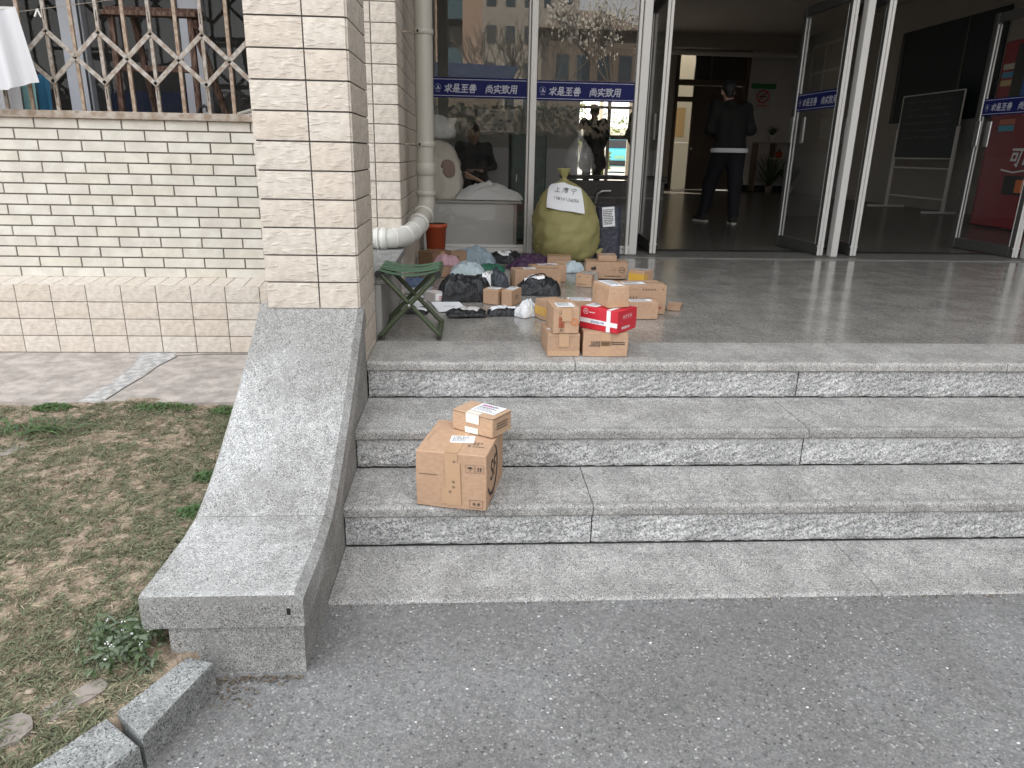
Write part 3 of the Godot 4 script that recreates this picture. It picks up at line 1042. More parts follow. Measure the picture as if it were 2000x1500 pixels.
	tag(put("clothes_line", cord, M.sill), "thin grey washing line strung in front of the window grille", "clothes line")
	var cl := wavy(Vector3(-2.50, 1.56, -1.50), Vector3(-1.955, 1.665, -1.50), 0.38, 0.020, 9.0, 0.055)
	tag(put("white_cloth", cl, M.cloth), "white towel hung over the washing line at the upper left edge", "towel")
	var pegs := MB.new()
	for d in [-0.5, 0.35]:
		pegs.box(Vector3(-1.905 + d * 0.02, 2.02, -1.515), Vector3(0.008, 0.045, 0.008), 0.001, Basis(Vector3(0, 0, 1), d))
	tag(put("clothes_peg", pegs, M.pvc), "white clothes peg gripping the washing line beside the towel", "clothes peg")
	var i := 0
	for e in [[-2.55, -2.225, M.cloth, "off-white cloth hanging inside the grille below the towel"], [-2.235, -2.155, M.cloth_teal, "pale teal cloth hanging inside the grille beside the off-white one"], [-2.165, -2.085, M.cloth_blue, "deep blue cloth hanging inside the grille right of the teal one"]]:
		tag(put("laundry", wavy(Vector3(e[0], 1.50, -1.80 - i * 0.03), Vector3(e[1], 1.50, -1.80 - i * 0.03), 0.24, 0.01, 4.0), e[2]), e[3], "laundry")
		i += 1
	tag(put("laundry", wavy(Vector3(-2.75, 1.99, -1.78), Vector3(-2.16, 1.99, -1.78), 0.06, 0.005, 4.0), M.cloth_cyan), "bright cyan cloth folded over the rail above the towel", "laundry")
	var rod := MB.new()
	rod.tube([Vector3(-2.9, 2.075, -1.78), Vector3(-2.16, 2.075, -1.78)], 0.014, 8)
	tag(put("drying_rod", rod, M.stand), "pale drying rod with laundry behind the grille at the upper left", "drying rod")


func wavy(a: Vector3, b: Vector3, high: float, amp: float, waves: float, flare := 0.0) -> MB:
	# a hanging cloth with folds; a to b is its lower edge
	var m := MB.new()
	var front := []
	var back := []
	for i in 13:
		var v := i / 12.0
		var r := PackedVector3Array()
		var r2 := PackedVector3Array()
		for j in 33:
			var u := j / 32.0
			var p := a.lerp(b, u) + Vector3(-flare * v * u, high * v, 0)
			p.z += amp * (sin(u * waves * 2.1 + v * 0.8) + 0.5 * sin(u * waves * 4.7 + 1.0 - v)) * (1.2 - v * 0.6)
			p.y += 0.008 * sin(u * waves * 1.7) * (1.0 - v)
			r.append(p)
			r2.append(p - Vector3(0, 0, 0.003))
		front.append(r)
		back.append(r2)
	m.grid(front)
	back.reverse()
	m.grid(back)
	return m


func span3(a: Vector3, b: Vector3, w: float, t: float) -> MB:
	# a bar of section w x t from a to b
	var d := b - a
	var y := d.normalized()
	var x := y.cross(Vector3(0, 0, 1))
	if x.length() < 0.1: x = Vector3.RIGHT
	x = x.normalized()
	return bx((a + b) / 2.0, Vector3(w, d.length(), t), 0.003, Basis(x, y, x.cross(y)))


# ------------------------------------------------------------------ writing, as pen strokes on a 100 x 100 field (y down)
const STROKES := {
	"求": "10,30 90,30;50,8 50,92 38,82;72,10 82,20;22,45 36,58;14,80 46,60;82,42 56,60;52,58 92,88",
	"是": "28,8 28,46;28,8 72,8 72,46;28,27 72,27;28,46 72,46;10,57 90,57;50,57 50,90;50,73 80,73;32,66 12,92;24,78 50,92 94,92",
	"至": "14,12 86,12;52,12 24,42 76,38;62,26 82,46;20,64 80,64;50,44 50,92;8,92 92,92",
	"善": "34,4 42,14;66,4 58,14;18,20 82,20;24,31 76,31;12,43 88,43;50,14 50,54;34,47 40,56;66,47 60,56;8,60 92,60;28,70 28,96;28,70 72,70 72,96;28,94 72,94",
	"尚": "50,6 50,32;28,12 36,28;74,10 64,28;16,36 16,94;16,36 84,36 84,92 74,86;36,52 36,78;36,52 64,52 64,78;36,76 64,76",
	"实": "50,4 55,13;14,20 12,34;14,20 88,20 82,34;32,34 42,44;22,48 34,58;10,64 90,64;56,32 54,64 14,94;58,70 86,94",
	"致": "6,12 50,12;28,12 12,38 46,34;36,24 50,42;10,58 48,58;29,40 29,86;6,90 52,78;64,6 52,36;58,24 94,24;84,24 74,56 48,92;58,40 70,68 94,92",
	"用": "24,10 24,56 10,94;24,10 82,10 82,92 70,86;24,36 82,36;24,62 82,62;53,10 53,92",
	"快": "22,6 22,94;10,26 8,44;32,22 36,36;44,24 84,24 84,48;34,48 94,48;62,6 62,48 36,94;64,50 94,92",
	"递": "16,10 24,20;8,38 24,38 20,70 8,84;8,84 30,90 94,92;46,4 52,14;78,4 70,14;40,20 82,20 82,34 42,34 38,48 84,48 82,68 74,66;60,20 60,82;58,50 36,74",
	"可": "10,14 90,14;74,14 74,92 60,84;22,34 22,66;22,34 52,34 52,66;22,64 52,64",
	"口": "20,22 20,82;20,22 80,22 80,82;20,80 80,80",
	"乐": "80,8 28,20 22,48 88,48;52,26 52,92 40,84;30,60 16,82;72,60 86,80",
	"上": "48,10 48,88;50,44 80,40;12,88 90,86",
	"康": "50,4 56,12;14,18 90,16;22,18 18,60 8,94;36,30 76,28 74,56 34,56;26,42 86,40;54,20 54,92 44,86;30,70 44,78;54,62 82,90;80,62 64,74",
	"宁": "50,4 56,14;14,22 12,38;14,22 88,20 80,36;24,50 80,48;52,50 52,92 40,84",
	"S": "78,18 58,8 32,12 24,30 40,46 64,54 76,70 66,88 42,92 20,82",
	"F": "30,10 30,92;30,10 80,10;30,48 68,48",
	"W": "8,10 28,90 50,30 72,90 92,10", "I": "50,10 50,90", "N": "20,90 20,10 80,90 80,10", "O": "50,10 20,30 20,70 50,90 80,70 80,30 50,10", "A": "10,90 50,10 90,90;26,62 74,62",
	"0": "50,8 24,30 24,70 50,92 76,70 76,30 50,8", "1": "34,26 52,10 52,92", "2": "24,28 50,8 76,30 24,92 80,90", "5": "76,10 30,10 28,46 60,42 76,66 56,92 24,84", "6": "68,8 30,50 30,80 56,92 74,74 60,54 32,62", "8": "50,8 28,28 72,68 50,92 28,68 72,28 50,8", "9": "70,40 44,48 30,28 50,8 70,24 66,92",
}


func write(b: MB, s: String, x: float, y: float, size: float, pitch: float, pen: float, z := 0.0, slant := 0.0, flip := false) -> void:
	# s runs to the right from (x, y), the lower left corner of its first field; flip turns it upside down
	for i in s.length():
		if not STROKES.has(s[i]): continue
		for line in STROKES[s[i]].split(";"):
			var p := PackedVector2Array()
			for pt in line.split(" "):
				var n = pt.split(",")
				var u := float(n[0]) / 100.0
				var v := 1.0 - float(n[1]) / 100.0
				var q := Vector2(i * pitch + (u + v * slant) * size, v * size)
				if flip: q = Vector2(-q.x, -q.y)
				p.append(Vector2(x, y) + q)
			z = b.ribbon(p, pen, z)


func face_frame(at: Vector3, n: Vector3, up: Vector3) -> Transform3D:
	# a sheet's own axes: x right, y up, z out of the surface
	var z := n.normalized()
	var x := up.cross(z).normalized()
	return Transform3D(Basis(x, z.cross(x), z), at)


# ------------------------------------------------------------------ entrance
func band(at: Vector3, n: Vector3, w: float, label: String) -> void:
	# the blue strip with the school's motto on a pane
	var o := thing("motto_strip", label, "glass sticker", at)
	o.transform = face_frame(at, n, Vector3.UP)
	var h := 0.159
	put("strip", bx(Vector3.ZERO, Vector3(w, h, 0.0012)), M.band, o)
	var b := MB.new()
	for y in [-0.066, 0.062]: b.rect(-w / 2.0, y, w / 2.0, y + 0.0045, 0.0008)
	var x := -w / 2.0 + 0.098
	write(b, "求是至善", x, -0.040, 0.072, 0.0685, 0.0078, 0.0008, 0.12)
	write(b, "尚实致用", x + 0.345, -0.042, 0.072, 0.0685, 0.0078, 0.0008, 0.12)
	put("lettering", b, M.band_print, o)
	var e := MB.new()
	var ring := PackedVector2Array()
	for k in 17: ring.append(Vector2(-w / 2.0 + 0.052, 0.002) + Vector2(cos(k * TAU / 16), sin(k * TAU / 16)) * 0.026)
	e.ribbon(ring, 0.0022, 0.0008)
	e.prism(PackedVector2Array([Vector2(-0.018, -0.012), Vector2(0.02, -0.012), Vector2(0.010, 0.002), Vector2(0.004, 0.020), Vector2(-0.006, 0.012), Vector2(-0.004, 0.0)]), func(px, py, pz): return Vector3(px - w / 2.0 + 0.052, py, pz), 0.0007, 0.0010)
	for k in 5: e.rect(-w / 2.0 + 0.034 + k * 0.008, -0.036, -w / 2.0 + 0.039 + k * 0.008, -0.031, 0.0008)
	put("emblem", e, mat(lin(0.30, 0.32, 0.45), 0.6), o)


func build_entrance() -> void:
	var z := GLASS
	var o := thing("glass_front", "white aluminium and glass front of the entrance with fixed side panes", "glass front", Vector3(2.0, LAND, z))
	var off := o.position
	var y0 := LAND + 0.004
	var post := func(x0: float, x1: float) -> void:
		put("post", span(Vector3(x0, y0, z - 0.045) - off, Vector3(x1, 3.95, z + 0.045) - off, 0.004), M.alu, o)
	post.call(0.036, 0.118)
	post.call(1.872, 1.944)
	post.call(3.752, 3.814)
	post.call(5.632, 5.694)
	put("post", span(Vector3(0.926, y0, z - 0.045) - off, Vector3(0.944, 3.95, z + 0.030) - off, 0.003), M.alu, o)
	put("post", span(Vector3(0.947, y0, z - 0.045) - off, Vector3(1.000, 3.95, z + 0.060) - off, 0.004), M.alu, o)
	put("post", span(Vector3(1.840, y0, z - 0.045) - off, Vector3(1.868, 3.95, z + 0.030) - off, 0.003), M.alu, o)
	for e in [[0.121, 0.924], [1.003, 1.838]]:
		put("bottom_rail", span(Vector3(e[0], y0, z - 0.035) - off, Vector3(e[1], LAND + 0.048, z + 0.036) - off, 0.004), M.alu, o)
		put("bottom_rail", span(Vector3(e[0], LAND + 0.050, z - 0.02) - off, Vector3(e[1], LAND + 0.074, z + 0.022) - off, 0.003), M.alu, o)
		put("pane", span(Vector3(e[0], LAND + 0.075, z - 0.003) - off, Vector3(e[1], 2.758, z + 0.003) - off), M.glass, o)
	for e in [[0.121, 0.924], [1.003, 1.838], [1.947, 3.75], [3.817, 5.63], [5.697, 9.0]]:
		put("transom_bar", span(Vector3(e[0], 2.76, z - 0.04) - off, Vector3(e[1], 2.85, z + 0.04) - off, 0.004), M.alu, o)
		put("transom_pane", span(Vector3(e[0], 2.852, z - 0.003) - off, Vector3(e[1], 3.948, z + 0.003) - off), M.glass, o)
	put("pane", span(Vector3(5.697, y0, z - 0.003) - off, Vector3(9.0, 2.758, z + 0.003) - off), M.glass, o)
	band(Vector3(0.522, 1.857, z + 0.005), Vector3(0, 0, 1), 0.80, "blue motto strip with white characters on the left fixed pane, beside the drainpipe")
	band(Vector3(1.4205, 1.852, z + 0.005), Vector3(0, 0, 1), 0.832, "blue motto strip with white characters on the pane above the big yellow sack")
	# open door leaves, turned inwards
	var leaves := [[2.10, 2.17, 0.0, "left glass door leaf of the left doorway, folded inwards beside the post"], [3.662, 3.62, 0.0, "right glass door leaf of the left doorway, its motto strip seen from inside"], [3.978, 4.05, 0.0, "left glass door leaf of the right doorway, half hidden behind two posts"], [5.542, 5.50, 0.0, "right glass door leaf of the right doorway, in front of the red vending machine"]]
	for i in 4:
		var e: Array = leaves[i]
		var a := Vector3(e[0], y0, z + 0.005)
		var b := Vector3(e[1], y0, z - 0.86)
		var d := (b - a)
		var l := thing("door_leaf", e[3], "door", a, atan2(-d.x, -d.z) , "open glass door leaves")
		# local axes: -z runs along the leaf
		var len := d.length()
		var hh := 2.70 - y0
		for s in [0.0, 1.0]:
			var zc = -0.03 - s * (len - 0.06)
			put("stile", bx(Vector3(0, hh / 2.0 + 0.004, zc), Vector3(0.046, hh - 0.004, 0.06), 0.004), M.alu_dark, l)
		# bright edge profile towards the street
		put("edge_profile", bx(Vector3(-0.015, hh / 2.0 + 0.004, 0.004), Vector3(0.026, hh - 0.006, 0.012), 0.003), M.alu, l)
		put("edge_profile", bx(Vector3(0.015, hh / 2.0 + 0.004, 0.004), Vector3(0.026, hh - 0.006, 0.012), 0.003), M.alu, l)
		put("bottom_rail", bx(Vector3(0, 0.055, -len / 2.0), Vector3(0.042, 0.10, len - 0.122), 0.003), M.alu_dark, l)
		put("top_rail", bx(Vector3(0, hh - 0.04, -len / 2.0), Vector3(0.042, 0.08, len - 0.122), 0.003), M.alu_dark, l)
		put("pane", bx(Vector3(0, (hh + 0.025) / 2.0, -len / 2.0), Vector3(0.006, hh - 0.19, len - 0.122)), M.glass, l)
		for s in [-1.0, 1.0]:
			for q in [0.066, len - 0.066]:
				put("glazing_bead", bx(Vector3(s * 0.016, hh / 2.0, -q), Vector3(0.010, hh - 0.20, 0.010), 0.002), M.alu, l)
		for s in [-1.0, 1.0]:
			var h := put("pull_plate", bx(Vector3(s * 0.058, 1.12, -len + 0.11), Vector3(0.012, 0.24, 0.07), 0.004), M.steel, l)
			put("stand_off", bx(Vector3(-s * 0.021, 0.09, 0), Vector3(0.030, 0.014, 0.014), 0.002), M.steel, h)
			put("stand_off", bx(Vector3(-s * 0.021, -0.09, 0), Vector3(0.030, 0.014, 0.014), 0.002), M.steel, h)
		if i == 1 or i == 3:
			var mid := l.transform * Vector3(-0.0045, 1.857 - y0, -len / 2.0)
			band(mid, l.transform.basis * Vector3(-1, 0, 0), len - 0.13, "blue motto strip on the open leaf " + ("beside the paired posts" if i == 1 else "in front of the vending machine"))
	# door floor spring caps and a white plastic stub by the post
	tag(put("door_stop", bx(Vector3(1.846, LAND + 0.05, z + 0.075), Vector3(0.036, 0.085, 0.03), 0.006), M.pvc), "small white plastic block at the foot of the post right of the sack", "door stop")


# ------------------------------------------------------------------ lobby
func build_lobby() -> void:
	# partition behind the left panes, with a written notice
	var p := thing("partition_wall", "grey-green partition wall behind the sacks and the left pane", "wall", Vector3(1.0, LAND, -8.25))
	var off := p.position
	put("partition", span(Vector3(-0.1, LAND, -8.3) - off, Vector3(2.05, 4.3, -8.2) - off), mat(lin(0.21, 0.215, 0.19), 0.85), p)
	put("dado", span(Vector3(-0.1, LAND, -8.198) - off, Vector3(2.05, 1.42, -8.19) - off), mat(lin(0.33, 0.33, 0.335), 0.6), p)
	var n := thing("notice_board", "pale written notice in a dark frame on the partition wall", "notice", Vector3(0.80, 1.80, -8.18))
	put("frame", bx(Vector3.ZERO, Vector3(0.62, 0.40, 0.02), 0.003), M.alu_dark, n)
	put("sheet", bx(Vector3(0.02, -0.01, 0.012), Vector3(0.54, 0.32, 0.006)), mat(lin(0.34, 0.34, 0.31), 0.8), n)
	var b := MB.new()
	var zz := 0.0155
	for k in 22:
		var cx := rnd(-0.2, 0.22)
		var cy := -0.13 + 0.06 * (k % 5)
		zz = b.ribbon(PackedVector2Array([Vector2(cx, cy), Vector2(cx + rnd(0.02, 0.05), cy + rnd(-0.006, 0.006))]), 0.016, zz)
	put("writing", b, M.ink, n)
	# pale bench with sacks
	var be := thing("pale_bench", "long low bench covered with pale boards behind the left pane", "bench", Vector3(0.45, LAND, -4.15))
	off = be.position
	put("bench_top", span(Vector3(-0.05, 0.885, -4.75) - off, Vector3(0.93, 0.905, -4.02) - off, 0.004), mat(lin(0.42, 0.40, 0.36), 0.6), be)
	put("front_board", span(Vector3(-0.05, LAND + 0.01, -4.07) - off, Vector3(0.86, 0.884, -4.04) - off, 0.003), mat(lin(0.50, 0.49, 0.46), 0.6), be)
	put("end_board", span(Vector3(0.862, LAND + 0.01, -4.75) - off, Vector3(0.89, 0.884, -4.05) - off, 0.003), mat(lin(0.34, 0.30, 0.26), 0.6), be)
	var s1 := thing("cream_sack", "stained cream sack standing upright on the pale bench", "sack", Vector3(0.17, 0.906, -4.35))
	put("sack_body", lumpy([Vector2(0.16, 0.0), Vector2(0.19, 0.06), Vector2(0.20, 0.18), Vector2(0.19, 0.32), Vector2(0.16, 0.44), Vector2(0.10, 0.52), Vector2(0.0, 0.545)], Vector3(1.05, 1, 0.8), 5, 0.03, Vector3(-0.05, 0, 0)), M.sack_cream, s1)
	put("stain", lumpy([Vector2(0.0, 0.20), Vector2(0.05, 0.22), Vector2(0.06, 0.28), Vector2(0.04, 0.35), Vector2(0.0, 0.37)], Vector3(1.2, 1, 0.35), 8, 0.02, Vector3.ZERO, Vector3(0.06, 0.0, 0.145)), mat(lin(0.30, 0.20, 0.17), 0.9), s1)
	var s2 := thing("white_sack", "small white knotted bag on top of the cream sack", "sack", Vector3(0.13, 1.452, -4.42))
	put("sack_body", lumpy([Vector2(0.06, 0.0), Vector2(0.14, 0.02), Vector2(0.16, 0.09), Vector2(0.12, 0.17), Vector2(0.05, 0.22), Vector2(0.0, 0.23)], Vector3(1.1, 1, 0.9), 9, 0.03), M.sack_white, s2)
	put("tie", lumpy([Vector2(0.02, 0.0), Vector2(0.03, 0.05), Vector2(0.05, 0.09), Vector2(0.0, 0.10)], Vector3.ONE, 3, 0.012, Vector3.ZERO, Vector3(0.14, 0.10, 0.05)), M.sack_white, s2)
	var s3 := thing("woven_sack", "flattened white woven sack sagging over the bench end", "sack", Vector3(0.62, 0.912, -4.22), -0.12)
	put("sack_body", pillow(0.64, 0.30, 0.16, 31, 0.02, 1.4), M.sack_white, s3)
	var sl := thing("wood_offcuts", "pale wooden laths lying on the woven sack", "laths", Vector3(0.52, 1.08, -4.32), -0.35)
	for k in 3:
		put("lath", bx(Vector3(0.0, 0.012 * k, 0.02 * k), Vector3(0.26, 0.012, 0.03), 0.002, Basis(Vector3(0, 0, 1), -0.25 - 0.1 * k)), mat(lin(0.46, 0.30, 0.21), 0.8), sl)
	var cab := thing("green_cabinet", "dark green cabinet with a small handle behind the left mullion", "cabinet", Vector3(1.03, LAND, -4.75))
	put("carcass", bx(Vector3(0, 0.52, 0), Vector3(0.36, 1.04, 0.4), 0.01), mat(lin(0.012, 0.03, 0.025), 0.5), cab)
	put("door", bx(Vector3(0, 0.55, 0.205), Vector3(0.33, 0.92, 0.01), 0.003), mat(lin(0.014, 0.035, 0.028), 0.45), cab)
	put("handle", bx(Vector3(-0.12, 0.62, 0.215), Vector3(0.012, 0.07, 0.012), 0.003), M.steel, cab)
	var ct := thing("dark_counter", "dark counter with a steel lamp clamp behind the sack", "counter", Vector3(2.0, LAND, -5.15))
	put("top", bx(Vector3(0, 0.625, 0), Vector3(1.1, 0.035, 0.5), 0.006), M.black, ct)
	put("front", bx(Vector3(0, 0.30, 0.2), Vector3(1.06, 0.60, 0.02), 0.003), mat(lin(0.03, 0.026, 0.025), 0.4), ct)
	put("side", bx(Vector3(0.52, 0.30, -0.02), Vector3(0.02, 0.60, 0.42), 0.003), mat(lin(0.03, 0.026, 0.025), 0.4), ct)
	put("shelf_edge", bx(Vector3(0, 0.42, 0.214), Vector3(1.04, 0.018, 0.012), 0.003), mat(lin(0.12, 0.11, 0.10), 0.4), ct)
	var cl := MB.new()
	cl.tube([Vector3(-0.22, 0.36, 0.26), Vector3(-0.2, 0.46, 0.27), Vector3(-0.15, 0.49, 0.27), Vector3(-0.06, 0.495, 0.27)], 0.014, 8)
	put("clamp", cl, M.steel, ct)
	var cb := tag(put("clear_plastic_bag", lumpy([Vector2(0.10, 0.0), Vector2(0.15, 0.05), Vector2(0.15, 0.16), Vector2(0.12, 0.26), Vector2(0.07, 0.33), Vector2(0.03, 0.40), Vector2(0.05, 0.46)], Vector3(1.0, 1, 0.6), 12, 0.05), M.clear_bag), "clear plastic carrier bag standing on the counter above the yellow sack", "plastic bag")
	cb.position = Vector3(1.62, LAND + 0.644, -5.1)
	# rear exit
	var ex := thing("rear_exit", "pale framed glass doors of the rear exit, bright with the sunlit street", "door", Vector3(4.0, LAND, -17.1))
	off = ex.position
	for e in [[3.17, 3.25], [4.06, 4.16], [4.78, 4.86]]:
		put("post", span(Vector3(e[0], LAND, -17.14) - off, Vector3(e[1], 2.78, -17.06) - off, 0.005), M.stand, ex)
	put("transom_bar", span(Vector3(3.25, 2.50, -17.13) - off, Vector3(4.78, 2.57, -17.07) - off, 0.005), M.alu_dark, ex)
	put("door_rail", span(Vector3(4.17, 1.74, -17.12) - off, Vector3(4.77, 1.85, -17.08) - off, 0.005), M.alu_dark, ex)
	# wooden door in the far wall, ajar
	var d := thing("panelled_door", "dark brown panelled door standing ajar in the far wall, daylight in its gap", "door", Vector3(6.8, LAND, -17.0))
	off = d.position
	put("frame", span(Vector3(5.80, LAND, -17.2) - off, Vector3(5.88, 4.0, -16.97) - off, 0.005), M.door_wood, d)
	put("frame", span(Vector3(7.62, LAND, -17.2) - off, Vector3(7.74, 4.0, -16.97) - off, 0.005), M.door_wood, d)
	put("head", span(Vector3(5.882, 3.86, -17.2) - off, Vector3(7.618, 4.0, -16.97) - off, 0.005), M.door_wood, d)
	put("transom", span(Vector3(5.882, 3.12, -17.15) - off, Vector3(7.618, 3.26, -16.98) - off, 0.005), M.door_wood, d)
	put("transom_panel", span(Vector3(6.30, 3.262, -17.12) - off, Vector3(7.618, 3.858, -17.06) - off, 0.005), mat(lin(0.05, 0.042, 0.035), 0.6), d)
	put("mullion", span(Vector3(6.66, 3.262, -17.05) - off, Vector3(6.74, 3.858, -16.99) - off, 0.005), M.door_wood, d)
	put("bar", span(Vector3(5.882, 2.72, -17.15) - off, Vector3(6.36, 2.84, -16.98) - off, 0.004), M.door_wood, d)
	put("leaf", span(Vector3(6.30, LAND + 0.01, -17.10) - off, Vector3(7.615, 3.115, -17.05) - off, 0.005), mat(lin(0.085, 0.062, 0.045), 0.6), d)
	for e in [[6.42, 6.90], [7.02, 7.50]]:
		for y in [[LAND + 0.2, 1.35], [1.5, 2.95]]:
			put("panel", span(Vector3(e[0], y[0], -17.05) - off, Vector3(e[1], y[1], -17.035) - off, 0.008), mat(lin(0.075, 0.054, 0.04), 0.6), d)
	put("knob", bx(Vector3(6.36, 1.55, -17.02) - off, Vector3(0.05, 0.05, 0.05), 0.015), M.steel, d)
	# what shows in the gap
	var gapw := thing("corridor_screen", "pale cream screen with a yellow notice seen through the door gap", "screen", Vector3(6.1, 0.4, -18.4))
	put("screen", bx(Vector3(0, 2.1, 0), Vector3(2.4, 4.4, 0.05), 0.004), mat(lin(0.30, 0.29, 0.235), 0.8), gapw)
	put("notice", bx(Vector3(0.28, 1.86, 0.03), Vector3(0.26, 0.78, 0.006)), mat(lin(0.24, 0.165, 0.07), 0.8), gapw)
	put("rail", bx(Vector3(0, 1.32, 0.03), Vector3(1.6, 0.03, 0.01)), M.stand, gapw)
	# signs on the far wall
	var gs := thing("green_sign", "narrow green sign with small white marks on the far wall", "sign", Vector3(8.14, 3.14, -16.985))
	put("plate", bx(Vector3.ZERO, Vector3(0.66, 0.125, 0.02), 0.003), mat(lin(0.02, 0.17, 0.05), 0.5), gs)
	var ns := thing("no_smoking_sign", "round red no-smoking sign on white paper below the green sign", "sign", Vector3(8.15, 2.86, -16.99))
	put("paper", bx(Vector3(0, -0.03, 0), Vector3(0.48, 0.56, 0.008)), mat(lin(0.44, 0.43, 0.43), 0.7), ns)
	var r := MB.new()
	var ring := PackedVector2Array()
	for k in 25: ring.append(Vector2(0, 0.03) + Vector2(cos(k * TAU / 24), sin(k * TAU / 24)) * 0.15)
	var z2 := r.ribbon(ring, 0.032, 0.006)
	r.ribbon(PackedVector2Array([Vector2(-0.1, -0.08), Vector2(0.1, 0.14)]), 0.032, z2)
	put("ring", r, M.ink_red, ns)
	var cg := MB.new()
	cg.rect(-0.10, 0.01, 0.07, 0.045, 0.0055)
	cg.rect(0.08, 0.01, 0.10, 0.045, 0.0055)
	put("cigarette", cg, M.ink, ns)
	var ln := MB.new()
	for k in 5: ln.rect(-0.12 + k * 0.05, -0.22, -0.085 + k * 0.05, -0.18, 0.0055)
	put("caption", ln, M.ink_red, ns)
	# plant shelf
	var sh := thing("plant_shelf", "pale open shelf unit under the no-smoking sign", "shelf", Vector3(8.5, LAND, -16.75))
	for y in [0.35, 0.85, 1.27]:
		put("board", bx(Vector3(0, y, 0), Vector3(1.0, 0.03, 0.4), 0.004), M.wall_white, sh)
	for x in [-0.49, 0.0, 0.49]:
		put("upright", bx(Vector3(x, 0.62, 0), Vector3(0.03, 1.22, 0.38), 0.004), mat(lin(0.22, 0.17, 0.13), 0.7), sh)
	var pots := [[8.42, 1.775, M.pvc, 0.32, "small dark-leaved pot plant on top of the shelf unit"], [8.66, 1.355, M.pot, 0.12, "low plant in a bright red pot on the middle shelf"], [8.3, LAND, M.sill, 0.9, "tall dark spiky pot plant on the floor left of the shelf"], [8.85, LAND, M.pvc_grey, 0.7, "leafy plant in a grey pot on the floor by the right wall"]]
	for e in pots:
		var front := -16.72 if e[1] > 1.0 else -16.25
		var o := thing("potted_plant", e[4], "potted plant", Vector3(e[0], e[1], front))
		var pm := MB.new()
		pm.lathe(Vector3.ZERO, [Vector2(0.0, 0.0), Vector2(0.07, 0.0), Vector2(0.10, 0.14), Vector2(0.105, 0.15), Vector2(0.09, 0.15), Vector2(0.08, 0.12), Vector2(0, 0.12)], 14)
		put("pot", pm, e[2], o)
		var lv := MB.new()
		for k in 36:
			leaf(lv, Vector3(0, 0.13, 0), Vector3(rnd(-0.6, 0.6), 1.0, rnd(-0.6, 0.6)).normalized(), float(e[3]) * rnd(0.6, 1.1), 0.02 + 0.03 * float(e[3]))
		put("leaves", lv, M.leaf[2], o)
	put_skirting()
	# vending machine by the right wall
	var v := thing("vending_machine", "tall red drinks vending machine with a white script logo, by the right wall", "vending machine", Vector3(7.95, LAND, -6.42))
	put("cabinet", bx(Vector3(0, 1.2, 0), Vector3(0.88, 2.36, 1.30), 0.02), M.vend, v)
	put("plinth", bx(Vector3(0.03, 0.012, 0), Vector3(0.8, 0.05, 1.24)), M.black, v)
	var f := Node3D.new()
	f.name = "front"
	f.transform = face_frame(Vector3(-0.442, 1.2, 0), Vector3(-1, 0, 0), Vector3.UP)
	v.add_child(f)
	put("display_window", bx(Vector3(0.12, 0.70, 0.006), Vector3(1.0, 0.84, 0.012), 0.004), M.black, f)
	put("screen", bx(Vector3(0.20, 0.72, 0.015), Vector3(0.72, 0.70, 0.008), 0.003), mat(lin(0.02, 0.08, 0.30), 0.3), f)
	for k in 3:
		put("product_sticker", bx(Vector3(-0.49, 0.86 - k * 0.10, 0.004), Vector3(0.20, 0.07, 0.006)), [mat(lin(0.45, 0.40, 0.33), 0.6), mat(lin(0.06, 0.25, 0.42), 0.6), mat(lin(0.50, 0.36, 0.18), 0.6)][k], f)
	put("product_sticker", bx(Vector3(-0.30, 0.17, 0.004), Vector3(0.28, 0.07, 0.006)), mat(lin(0.5, 0.15, 0.10), 0.6), f)
	put("product_sticker", bx(Vector3(-0.30, 0.09, 0.004), Vector3(0.28, 0.07, 0.006)), mat(lin(0.07, 0.33, 0.45), 0.6), f)
	var lg := MB.new()
	write(lg, "可口可乐", -0.16, -0.40, 0.26, 0.24, 0.030, 0.004, 0.25)
	lg.ribbon(PackedVector2Array([Vector2(-0.22, -0.43), Vector2(0.0, -0.46), Vector2(0.3, -0.42), Vector2(0.6, -0.45)]), 0.02, 0.008)
	put("logo", lg, M.white_print, f)
	put("delivery_flap", bx(Vector3(0.10, -0.62, 0.004), Vector3(0.46, 0.24, 0.008), 0.003), M.black, f)
	put("orange_bottle", bx(Vector3(0.17, -0.63, 0.015), Vector3(0.12, 0.16, 0.02), 0.009), mat(lin(0.65, 0.16, 0.03), 0.4), f)
	put("lit_strip", bx(Vector3(0.05, 1.0 + 0.13, 0.004), Vector3(0.5, 0.03, 0.006)), mat(lin(0.7, 0.62, 0.5), 0.5), f)
	# blackboard on a white stand
	var bb := thing("blackboard_stand", "chalk-written blackboard on a white wheeled stand with T feet", "blackboard", Vector3(8.45, LAND, -10.0))
	put("board", bx(Vector3(0, 1.44, 0), Vector3(0.03, 1.06, 1.68), 0.004), M.chalkboard, bb)
	for e in [[0.0, 1.98], [0.0, 0.905]]:
		put("rail", bx(Vector3(0, e[1], 0), Vector3(0.04, 0.018, 1.72), 0.003), M.stand, bb)
	for z in [-0.87, 0.87]:
		put("upright", bx(Vector3(0, 0.72, z), Vector3(0.045, 1.40, 0.05), 0.004), M.stand, bb)
		put("upright", bx(Vector3(0, 1.71, z), Vector3(0.02, 0.55, 0.02), 0.003), M.stand, bb)
		put("foot", bx(Vector3(0, 0.03, z), Vector3(0.72, 0.04, 0.055), 0.005), M.stand, bb)
	for y in [0.74, 0.24]:
		put("cross_bar", bx(Vector3(0, y, 0), Vector3(0.03, 0.025, 1.68), 0.004), M.stand, bb)
	var ch := MB.new()
